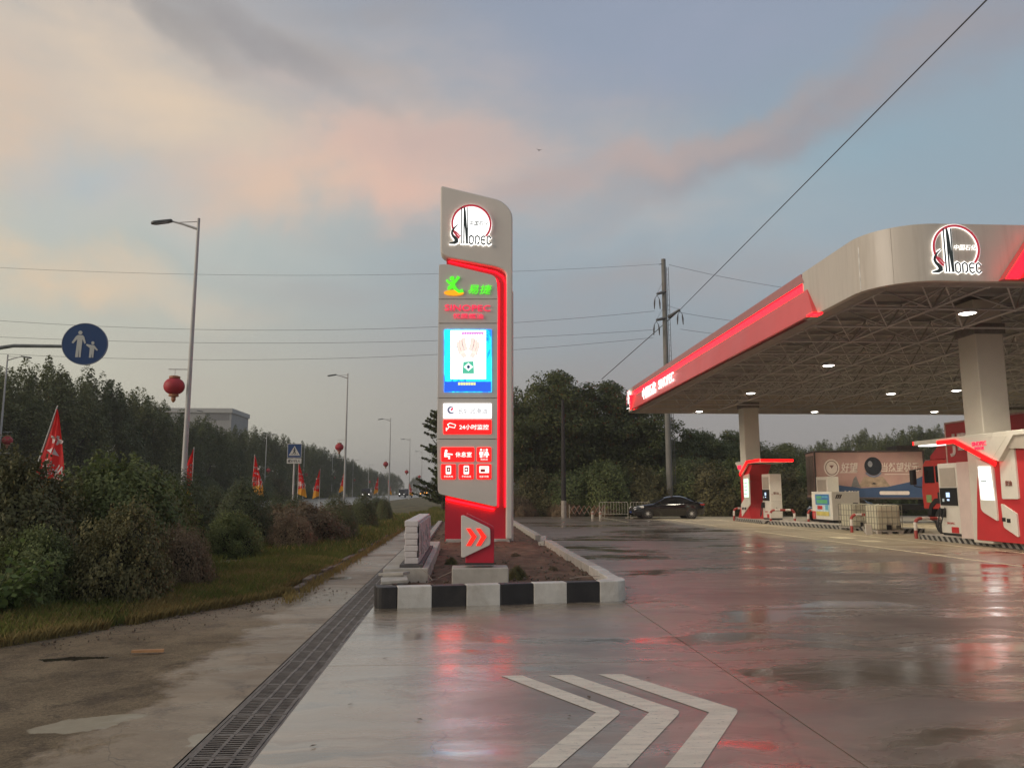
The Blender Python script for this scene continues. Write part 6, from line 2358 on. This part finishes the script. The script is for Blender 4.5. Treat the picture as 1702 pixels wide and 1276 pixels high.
def broad_points(h, w_, base, n, clumps, cr):
    """rounded crown built of clumps in an uneven egg"""
    c0 = np.array([0, 0, base + (h - base) * .52])
    d, p = ball(clumps, .38)
    p = p * np.array([w_ / 2 - cr * .55, w_ / 2 - cr * .55, (h - base) / 2 - cr * .5])
    ph = rng.uniform(0, 6, 6)
    a = np.arctan2(p[:, 1], p[:, 0])
    p[:, :2] *= (1 + .16 * np.sin(a * 3 + ph[0]) + .10 * np.sin(a * 5 + ph[1]))[:, None]
    p[:, 2] *= 1 + .12 * np.sin(a * 2 + ph[2])
    p += c0
    per = n // clumps
    out, dirs = [], []
    for q in p:
        d2, s2 = ball(per, .42)
        rr = cr * rng.uniform(.6, 1.25)
        out.append(q + s2 * np.array([rr, rr, rr * .75]))
        dirs.append(d2)
    return np.concatenate(out), np.concatenate(dirs)


def tuft_points(h, w_, base, n, tufts, th, tr):
    """crown of upright tufts, as poplars and young elms have"""
    out, dirs = [], []
    per = n // tufts
    for k in range(tufts):
        a = rng.uniform(0, 6.283)
        rad = (w_ / 2) * rng.uniform(0, 1) ** .55
        x, y = rad * math.cos(a), rad * math.sin(a)
        f = 1 - (rad / (w_ / 2)) ** 2
        ztop = base + (h - base) * (.30 + .70 * f ** .55 * rng.uniform(.75, 1.0)) if rng.uniform() < .62 else base + (h - base) * rng.uniform(.2, .8) * (f * .6 + .4)
        H_ = th * rng.uniform(.7, 1.3)
        s = rng.uniform(0, 1, per) ** .8
        z = ztop - s * H_
        rr = tr * (0.22 + s ** .6) * rng.uniform(.7, 1.25)
        th_ = rng.uniform(0, 6.283, per)
        rv = rr * np.sqrt(rng.uniform(0, 1, per))
        out.append(np.stack([x * (1 + .05 * s) + rv * np.cos(th_), y + rv * np.sin(th_), np.maximum(z, .3)], 1))
        dirs.append(np.stack([np.cos(th_) * .6, np.sin(th_) * .6, np.ones(per) * .8], 1))
    return np.concatenate(out), np.concatenate(dirs)


def put(src, first, loc, rz, sc, label):
    if first:
        src.location = loc
        src.rotation_euler = (0, 0, rz)
        src.scale = sc if isinstance(sc, tuple) else (sc,) * 3
        src['label'] = label
        return src
    return dup(src, loc, rz, label, sc)


# broad dark trees behind the forecourt
GB = 'broad dark trees behind the forecourt'
P_, O_ = broad_points(12.5, 9.5, 1.0, 52000, 120, 1.35)
BT1 = tree('broad_tree', 'x', 12.5, P_, .21, LEAFD, .28, 3.4, .0, GB, O_)
P_, O_ = broad_points(8.2, 7.2, .6, 32000, 80, 1.1)
BT2 = tree('broad_tree', 'x', 8.2, P_, .19, LEAFP, .2, 2.4, .0, GB, O_)
spots = [(BT1, 6.9, 66, 1.02, 'largest broad dark tree right of the pylon sign, left half'), (BT1, 11.8, 68, .97, 'tall broad dark tree behind the dark pole, right half of the clump'),
         (BT1, 2.4, 72, .86, 'broad dark tree just showing behind the pylon sign edge'), (BT1, 16.2, 68, .84, 'broad tree under the end of the red canopy'),
         (BT2, 21.3, 70, .98, 'rounded tree directly right of the power pole'), (BT2, 25.8, 72, .99, 'rounded tree left of the far canopy column'),
         (BT2, 30.5, 74, .80, 'small rounded tree behind the far canopy column'), (BT2, 35.4, 82, .92, 'rounded tree right of the far canopy column'),
         (BT2, 40.5, 84, .85, 'low rounded tree above the left end of the box lorry'), (BT1, 9.3, 74, .95, 'broad dark tree at the back of the big clump'),
         (BT2, 19.0, 64, .62, 'low bushy tree behind the power pole foot')]
seen = set()
for (src, x, y, sc, lab) in spots:
    put(src, src.name not in seen, (x, y, -.12), random.uniform(0, 6.2), (sc * random.uniform(1.15, 1.3), sc * random.uniform(1.0, 1.2), sc), lab)
    seen.add(src.name)

# upright tufted trees: along the far side of the road and on the right horizon
GP = 'tufted trees beyond the road'
protos = []
for k in range(3):
    P_, O_ = tuft_points(14.0, 11.5 + k * .5, .4, 44000, 190, 2.7, .66)
    protos.append(tree('poplar_tree', 'x', 14.0, P_, .22, LEAFP, .22, 2.6, .5, GP, O_, 8))
row = [(57, 12.4, 'tufted tree at the left edge of the view'), (66, 12.6, 'tufted tree under the round blue sign, left side'), (74, 14.6, 'tallest tufted tree below the round blue sign'),
       (82, 15.0, 'tall tufted tree right of the round blue sign'), (92, 14.3, 'tufted tree left of the big red lantern'), (101, 14.0, 'tufted tree behind the big red lantern'),
       (112, 13.2, 'tufted tree behind the nearest lamp pole'), (124, 12.4, 'tufted tree in front of the grey building'), (137, 13.4, 'tufted tree right of the grey building'),
       (150, 14.6, 'tufted tree above the dome shaped shrub'), (165, 14.4, 'tufted tree left of the pedestrian sign'), (181, 13.6, 'tufted tree behind the pedestrian sign'),
       (199, 14.6, 'tufted tree right of the pedestrian sign'), (220, 14.8, 'tufted tree left of the second street lamp'), (243, 13.6, 'tufted tree behind the second street lamp'),
       (268, 13.2, 'far tufted tree right of the second street lamp'), (296, 12.4, 'far tufted tree over the small flags'), (328, 12.2, 'far tufted tree left of the slim lamp'),
       (364, 12.4, 'far tufted tree behind the slim lamp'), (405, 12.6, 'very far tufted tree near the pylon sign'), (450, 13.0, 'last tufted tree before the pylon sign')]
for i, (y, h, lab) in enumerate(row):
    x = -38.6 + random.uniform(-1.2, 1.2)
    put(protos[i % 3], i < 3, (x, y, .1), random.uniform(0, 6.2), (h / 14 * random.uniform(.95, 1.15), h / 14 * random.uniform(.95, 1.15), h / 14), lab)
for i, (x, y, h, lab) in enumerate(((-45, 70, 11.5, 'tufted tree in the second row at far left'), (-46, 88, 13, 'tufted tree in the second row behind the lantern'), (-46, 118, 12, 'tufted tree in the second row by the building'), (-48, 105, 13.5, 'tufted tree in the second row left of the lantern'), (-47, 78, 12.5, 'tufted tree in the second row below the round sign'),
                                    (-30, 520, 13, 'hazy tree at the end of the road, left'), (-18, 540, 13, 'hazy tree at the end of the road, middle'), (-6, 560, 14, 'hazy tree at the end of the road, right'))):
    put(protos[i % 3], False, (x, y, .1), random.uniform(0, 6), h / 14, lab)
for i, (x, y, h, lab) in enumerate(((53, 116, 7.6, 'thin tufted tree above the left end of the box lorry'), (59, 116, 9.0, 'tufted tree above the lettering of the box lorry'), (64, 115, 11.0, 'tufted tree above the round globe of the box lorry'),
                                    (69, 115, 12.6, 'tallest tufted tree above the box lorry'), (74, 114, 12.4, 'tufted tree above the roof unit of the box lorry'), (80, 114, 12.2, 'tufted tree left of the red lorry'),
                                    (86, 114, 12.8, 'tufted tree behind the red lorry box'), (93, 114, 12.4, 'tufted tree behind the near white column'))):
    put(protos[(i + 1) % 3], False, (x, y, -.1), random.uniform(0, 6), (h / 14 * 1.1, h / 14 * 1.1, h / 14), lab)
for i, (x, y, h, lab) in enumerate(((56, 128, 8.8, 'back row tufted tree over the pink lorry, leftmost'), (62, 128, 11.2, 'back row tufted tree over the pink lorry lettering'), (69, 128, 13.0, 'back row tufted tree over the pink lorry globe'),
                                    (77, 127, 13.4, 'back row tufted tree over the roof unit'), (85, 127, 13.2, 'back row tufted tree left of the red cargo box'), (93, 127, 13.4, 'back row tufted tree behind the red cargo box'))):
    put(protos[i % 3], False, (x, y, -.1), random.uniform(0, 6), (h / 14 * 1.05, h / 14 * 1.05, h / 14), lab)
# dark spiky tree half hidden by the sign
P_, O_ = [], []
for k in range(110):
    a, z = rng.uniform(0, 6.283), rng.uniform(.8, 7.2)
    L = (2.1 - .12 * z) * rng.uniform(.6, 1.1)
    s = rng.uniform(.25, 1.05, 110)
    el = .35
    p = np.stack([np.cos(a) * L * s, np.sin(a) * L * s, z + L * s * el], 1) + rng.normal(size=(110, 3)) * (.10 * (1.15 - s))[:, None]
    P_.append(p)
    O_.append(np.tile(np.array([[math.cos(a), math.sin(a), el]]), (110, 1)))
SPK = tree('spiky_tree', 'dark spiky tree half hidden behind the left edge of the pylon sign', 8.0, np.concatenate(P_), .20, LEAFD, .14, 1.2, 0, None, np.concatenate(O_) * 1.6, 5)
SPK.location = (-1.35, 55, -.1)

# shrubs on the verge
def shrub_points(w_, h, n, lump, seed, flat=.0):
    """dome of leaves over an uneven body standing on the ground"""
    d, p = ball(n, .16)
    d[:, 2] = np.abs(d[:, 2]) * (1 - flat) - .12
    d /= np.linalg.norm(d, axis=1)[:, None]
    r = rng.uniform(.66, 1.02, n) ** .8
    r *= 1 + lump * (.5 * np.sin(d[:, 0] * 4.1 + seed) * np.sin(d[:, 1] * 3.7 + seed * 2) + .35 * np.sin(d[:, 0] * 9 + d[:, 2] * 7 + seed) + .3 * np.sin(d[:, 1] * 11 + d[:, 2] * 6 - seed))
    p = d * r[:, None] * np.array([w_ / 2, w_ / 2, h])
    p[:, 2] = np.maximum(p[:, 2] + .03, .02)
    return p, d


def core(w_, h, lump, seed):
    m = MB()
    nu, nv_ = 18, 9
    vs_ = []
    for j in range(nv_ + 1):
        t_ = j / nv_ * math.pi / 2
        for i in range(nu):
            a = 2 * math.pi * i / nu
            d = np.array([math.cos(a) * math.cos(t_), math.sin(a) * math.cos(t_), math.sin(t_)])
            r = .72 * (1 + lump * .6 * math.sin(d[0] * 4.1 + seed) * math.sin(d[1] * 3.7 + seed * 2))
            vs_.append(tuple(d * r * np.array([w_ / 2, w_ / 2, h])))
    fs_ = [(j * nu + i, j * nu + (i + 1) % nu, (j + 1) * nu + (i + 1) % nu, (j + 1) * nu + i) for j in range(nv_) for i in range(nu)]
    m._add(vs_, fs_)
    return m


def sprays(n, w_, h, L, per):
    """loose shoots that stand out of a shrub"""
    P, O = [], []
    for k in range(n):
        a, e = rng.uniform(0, 6.283), rng.uniform(.15, 1.45)
        d = np.array([math.cos(a) * math.cos(e), math.sin(a) * math.cos(e), math.sin(e)])
        p0 = d * np.array([w_ / 2, w_ / 2, h]) * .85
        dd = d * .6 + np.array([rng.normal() * .3, rng.normal() * .3, .7])
        dd /= np.linalg.norm(dd)
        s = rng.uniform(0, 1, per)
        ll = L * rng.uniform(.4, 1.2)
        P.append(p0 + dd * (s * ll)[:, None] + rng.normal(size=(per, 3)) * .035)
        O.append(np.tile(dd, (per, 1)) + rng.normal(size=(per, 3)) * .8)
    return np.concatenate(P), np.concatenate(O)


def shrub(w_, h, n, size, lm, lump, seed, spr=0, sprL=.35, name='shrub'):
    t_ = thing(name, 'x', 'shrub', (0, 0, 0), 0, 'shrubs on the verge')
    p, d = shrub_points(w_, h, n, lump, seed)
    if spr:
        p2, d2 = sprays(spr, w_, h, sprL, 26)
        p, d = np.concatenate([p, p2]), np.concatenate([d, d2])
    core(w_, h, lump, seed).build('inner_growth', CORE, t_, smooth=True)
    link('foliage', leaf_data('foliage', p, size, lm, .15, out=d, face=.42), t_)
    return t_


def vz(x, y):
    return verge_z(x, y) if x < vx(y) else 0.0


loose_olive = shrub(3.0, 1.75, 19000, .075, LEAFY, .28, 1.3, 240, .45)
loose_green = shrub(2.8, 1.7, 19000, .075, LEAFG, .30, 4.1, 240, .5)
loose_brown = shrub(2.5, 1.15, 16000, .06, LEAFB, .25, 2.2, 130, .3)
dome = shrub(1.9, 1.6, 19000, .05, LEAFC, .06, .7, 25, .12, 'clipped_shrub')
SL = [  # source, x, y, scale (x, y, z), label
    (loose_olive, -6.9, 12.6, (.95, .75, 1.06), 'tall olive shrub at the left edge under the largest flag'),
    (loose_green, -6.25, 14.6, (1.0, .9, 1.14), 'tall dark green shrub right of the largest flag'),
    (dome, -7.2, 20.3, (1.2, 1.1, 1.20), 'rounded dark shrub at the foot of the nearest street lamp'),
    (dome, -6.05, 22.2, (.92, .92, 1.12), 'dome shaped clipped shrub with a red flag above it'),
    (loose_green, -5.3, 18.6, (.46, .5, .58), 'upright dark shrub in front of the dome shaped shrub'),
    (loose_brown, -4.95, 24.2, (1.0, 1.2, .98), 'low brownish loose shrub between dome and round shrubs'),
    (dome, -6.3, 30.0, (.72, .72, .82), 'small clipped shrub under the pedestrian sign'),
    (dome, -4.5, 28.4, (.82, .85, .90), 'round clipped shrub, taller one of the pair near the second lamp'),
    (dome, -3.95, 26.2, (.62, .62, .68), 'round clipped shrub, front one of the pair near the path'),
    (dome, -4.2, 33.6, (.72, .8, .95), 'dark clipped shrub below the second street lamp'),
    (dome, -3.95, 40.0, (.5, .5, .80), 'smallest clipped shrub at the far end of the verge'),
    (loose_olive, -4.95, 11.95, (.70, .45, .74), 'low yellow green shrub in front near the grass edge'),
    (loose_green, -5.85, 11.2, (.60, .42, .58), 'low leafy green shrub at the lower left corner'),
    (loose_brown, -4.6, 13.2, (.36, .45, .84), 'reddish olive shrub leaning towards the path'),
    (loose_olive, -6.5, 17.4, (.45, .6, .78), 'olive shrub filling the gap behind the reddish shrub'),
    (loose_brown, -4.5, 21.2, (.5, .55, .80), 'small brown shrub right of the upright dark shrub'),
    (loose_green, -9.4, 16.4, (.9, .9, .85), 'dark green shrub behind the largest flag'),
    (loose_green, -9.2, 20.8, (.8, .8, .72), 'dark green shrub behind the rounded shrub, by the road'),
    (dome, -8.0, 25.5, (.9, .9, .95), 'clipped shrub half hidden by the dome shaped shrub'),
    (dome, -7.6, 33, (.9, .9, .8), 'clipped shrub behind the pedestrian sign post'),
    (loose_brown, -5.2, 36.0, (.8, .8, .75), 'low brown shrub beyond the clipped shrubs'),
    (dome, -5.0, 46.0, (.6, .6, .7), 'far clipped shrub between small flags and slim lamp'),
]
seen = set()
for (src, x, y, sc, lab) in SL:
    put(src, src.name not in seen, (x, y, vz(x, y) - .04), random.uniform(0, 6.2), sc, lab)
    seen.add(src.name)
# broad leaved weed at the lower left
WD = thing('leafy_weed', 'bright broad leaved weed at the lower left of the verge', 'weed', (-5.75, 10.1, vz(-5.75, 10.1)))
P_, O_ = [], []
stems = MB()
for k in range(34):
    a = rng.uniform(0, 6.283)
    L = rng.uniform(.35, .85)
    tip = np.array([math.cos(a) * L * .75, math.sin(a) * L * .6, L * rng.uniform(.5, 1.1)])
    stems.tube([(0, 0, 0), tuple(tip * .5 + np.array([0, 0, .06])), tuple(tip)], [.010, .008, .004], 4, caps=False)
    for s in rng.uniform(.3, 1.05, 22):
        P_.append(tip * s + rng.normal(size=3) * .07)
        O_.append(np.array([math.cos(a), math.sin(a), .1]))
stems.build('stem', mat('weed_stem', (.07, .09, .03), .7), WD)
link('foliage', leaf_data('foliage', np.array(P_), .085, LEAFW, .0, 1.5, np.array(O_)), WD)

# rough shrubs behind the forecourt
GR = 'rough shrubs behind the forecourt'
US = [(3.4, 56, 1.5, loose_brown), (5.6, 58, 1.9, loose_olive), (8.2, 57.5, 2.1, loose_green), (10.6, 57, 2.2, loose_green), (13.2, 57, 2.0, loose_olive), (15.9, 58.5, 2.2, loose_green), (18.6, 58, 2.2, loose_olive),
      (21.3, 58, 2.4, loose_green), (24.2, 58.5, 2.3, loose_olive), (27.2, 59, 2.2, loose_green), (30.3, 60, 2.3, loose_olive), (33.5, 61, 2.3, loose_green), (37, 62, 2.5, loose_green), (41, 62, 2.3, loose_olive), (45.5, 63, 2.4, loose_green), (50, 63, 2.4, loose_olive), (7.2, 54.4, .9, loose_brown), (4.4, 54.6, .8, loose_brown), (10.0, 54.2, .9, loose_brown)]
UL = ['brown scrub just right of the pylon sign foot', 'olive scrub left of the dark pole', 'green scrub behind the dark pole', 'green scrub behind the lattice barrier', 'olive scrub behind the crowd barriers', 'green scrub behind the front of the black car',
      'olive scrub behind the foot of the power pole', 'green scrub behind the tail of the black car', 'olive scrub left of the far pump', 'green scrub directly behind the far pump', 'olive scrub right of the far pump', 'green scrub behind the half hidden dark car',
      'green scrub left of the box lorry', 'olive scrub behind the box lorry lettering', 'green scrub behind the box lorry globe', 'olive scrub behind the box lorry cab', 'low brown weeds at the dark pole foot', 'low brown weeds right of the island end', 'low brown weeds behind the white bollards']
for (x, y, s, src), lab in zip(US, UL):
    o = dup(src, (x, y, -.12), random.uniform(0, 6), lab, (s * random.uniform(.9, 1.15), s * .9, s * random.uniform(.85, 1.0)), GR)
# scrub on the far side of the road below the trees
for k, y in enumerate((50, 58, 66, 75, 84, 94, 105, 118, 133, 150, 170, 195)):
    dup((loose_green, loose_olive)[k % 2], (-35.6 + random.uniform(-.6, .6), y, .1), random.uniform(0, 6), 'dark scrub under the tufted trees across the road, ' +
        ['at the left edge', 'left of the round sign', 'below the round sign', 'right of the round sign', 'right of the largest flag', 'left of the nearest lamp', 'behind the nearest lamp', 'below the grey building', 'by the dome shrub', 'left of the pedestrian sign', 'right of the pedestrian sign', 'behind the second lamp'][k],
        (2.4, 2.4, random.uniform(1.7, 2.3)), 'scrub across the road')


# grass: blades nobody could count
def grass(name, label, n, place, lo, hi, m__, wid=.012):
    v, f = [], []
    k = 0
    while k < n:
        q = place()
        if q is None:
            continue
        x, y, z = q
        L = random.uniform(lo, hi)
        a = random.uniform(0, 6.283)
        b_ = random.uniform(.1, .75) * L
        c_, s_ = math.cos(a), math.sin(a)
        w_ = wid * (1 + y / 22)
        i = len(v)
        v += [(x - s_ * w_ / 2, y + c_ * w_ / 2, z - .02), (x + s_ * w_ / 2, y - c_ * w_ / 2, z - .02), (x + c_ * b_ * .4 , y + s_ * b_ * .4, z + L * .6), (x + c_ * b_, y + s_ * b_, z + L)]
        f += [(i, i + 1, i + 2), (i + 2, i + 1, i + 3)]
        k += 1
    me = bpy.data.meshes.new(name)
    me.from_pydata(v, [], f)
    me.materials.append(m__)
    return tag(link(name, me), label, kind='stuff')


GRG = leafmat('grass_green', (.10, .125, .032), (.26, .27, .075), .45)
GRY = leafmat('grass_dry', (.22, .16, .06), (.46, .35, .14), .45)


def near_verge():
    y = 8.0 + 14 * random.random() ** 1.4
    x = vx(y) + (.05 if y < 13.2 else -.12) - 3.6 * random.random() ** 1.3
    if mn.noise(Vector((x * 1.1, y * 1.1, 2))) < random.uniform(-.6, .15):
        return None
    return x, y, verge_z(x, y)


def dry_edge():
    y = 7.6 + 11 * random.random() ** 1.3
    x = vx(y) + (.22 if y < 13.2 else -.06) - 1.6 * random.random() ** 1.5
    if mn.noise(Vector((x * 1.6, y * 1.6, 9))) < random.uniform(-.5, .3):
        return None
    return x, y, verge_z(x, y)


def far_verge():
    y = 20 + 45 * random.random() ** 1.2
    x = vx(y) - 5.5 * random.random()
    return x, y, verge_z(x, y)


def apron_tufts():
    y = 12 + 26 * random.random()
    x = -2.62 + random.gauss(0, .07)
    return x, y, 0.03


grass('grass', 'short green grass on the verge before the shrubs', 52000, near_verge, .05, .17, GRG)
grass('dry_grass', 'yellowed dry grass along the verge edge', 34000, dry_edge, .04, .15, GRY)
grass('far_grass', 'mixed grass on the far part of the verge', 26000, far_verge, .10, .28, GRG, .018)
grass('far_dry_grass', 'dry grass among the far verge', 14000, far_verge, .08, .22, GRY, .018)
grass('edge_weeds', 'tufts of weed along the old kerb', 2500, apron_tufts, .04, .12, GRY)

# the grey building behind the trees
BG = thing('grey_building', 'plain grey building with flat roof showing above the trees', 'building', (-63.6, 205, 0))
BGM = mat('building_grey', (.33, .32, .30), .8, .08, .3)
BGD = mat('building_dark', (.20, .195, .19), .8, .08, .3)
MB().box(-16, 3.2, 0, 16, 0, 22.2).build('wall', BGM, BG)
MB().box(-16.4, 3.5, -.4, 16.4, 22.21, 23.4).build('roof', mat('roof_pale', (.42, .41, .38), .7, .05, .5), BG)
MB().box(-3.5, 2.6, -.06, 0, 20.3, 22.0).build('wall_panel', BGD, BG)
for x in (-14, -11, -8, -5):
    for z in (8, 11.5):
        MB().box(x, x + 1.6, -.05, 0, z, z + 1.8).build('window', GLS, BG)

# things lying on the ground
q = MB().slab([(-.16, -.02), (.16, -.03), (.15, .035), (-.15, .03)], 0, .025).build('wood_offcut', mat('raw_wood', (.42, .22, .10), .7, .15, 10))
p = G(246, 1084)
q.location = (p.x, p.y, .005)
q.rotation_euler = (0, 0, .1)
tag(q, 'short orange brown piece of wood lying on the dirt', 'offcut')
LF = mat('fallen_leaf', (.12, .085, .05), .7, .3, 8)
lf = MB()
lf._add([(-.04, 0, .0), (0, -.018, .006), (.045, 0, .004), (0, .018, .008)], [(0, 1, 2, 3)])
lm_ = lf.mesh('fallen_leaf', LF)
lspots = [(697, 1197, 'single fallen leaf left of the chevrons'), (979, 1160, 'leaf on the first chevron'), (946, 1191, 'dark leaf beside the first chevron'), (521, 1241, 'fallen leaf beside the drain at the bottom'),
          (582, 1172, 'fallen leaf on the concrete right of the drain'), (1078, 1128, 'fallen leaf above the third chevron'), (1110, 1250, 'fallen leaf near the third chevron arm'), (640, 1095, 'small leaf left of the pink reflection')]
for k, (px, py, lab) in enumerate(lspots):
    p = G(px, py)
    q = link('fallen_leaf', lm_)
    q.location = (p.x, p.y, .009)
    q.rotation_euler = (random.uniform(-.1, .1), 0, random.uniform(0, 6))
    s_ = random.uniform(.5, 1.0)
    q.scale = (s_, s_, s_)
    tag(q, lab, 'leaf', 'fallen leaves on the wet concrete')

# ------------------------------------------------------------------ thin evening haze over the whole place
hz = bpy.data.materials.new('haze')
hz.use_nodes = True
t = NT(hz.node_tree)
t.n.clear()
vo = t.new('ShaderNodeVolumePrincipled')
vo.inputs['Color'].default_value = (.80, .78, .77, 1)
vo.inputs['Density'].default_value = 0.0007
vo.inputs['Anisotropy'].default_value = 0.0
ou = t.new('ShaderNodeOutputMaterial')
t.l.new(vo.outputs[0], ou.inputs['Volume'])
q = MB().box(-910, 910, -310, 1510, -1.2, 45).build('haze', hz)
tag(q, 'thin evening haze', kind='stuff')

# small weeds that have come up in the island soil
for k, (x, y, sc, lab) in enumerate(((0.95, 13.4, .32, 'small weed in the soil right of the concrete block'), (1.7, 14.6, .24, 'small weed in the soil near the right kerb'), (-0.2, 15.8, .26, 'small weed in the soil near the low wall'), (1.2, 17.5, .30, 'small weed in the soil before the pylon foot'))):
    w_ = dup(loose_brown if k % 2 else loose_olive, (x, y, .17), random.uniform(0, 6), lab, (sc * .35, sc * .35, sc * .4), 'weeds in the island soil')
    w_['category'] = 'weed'
    w_.name = 'small_weed'
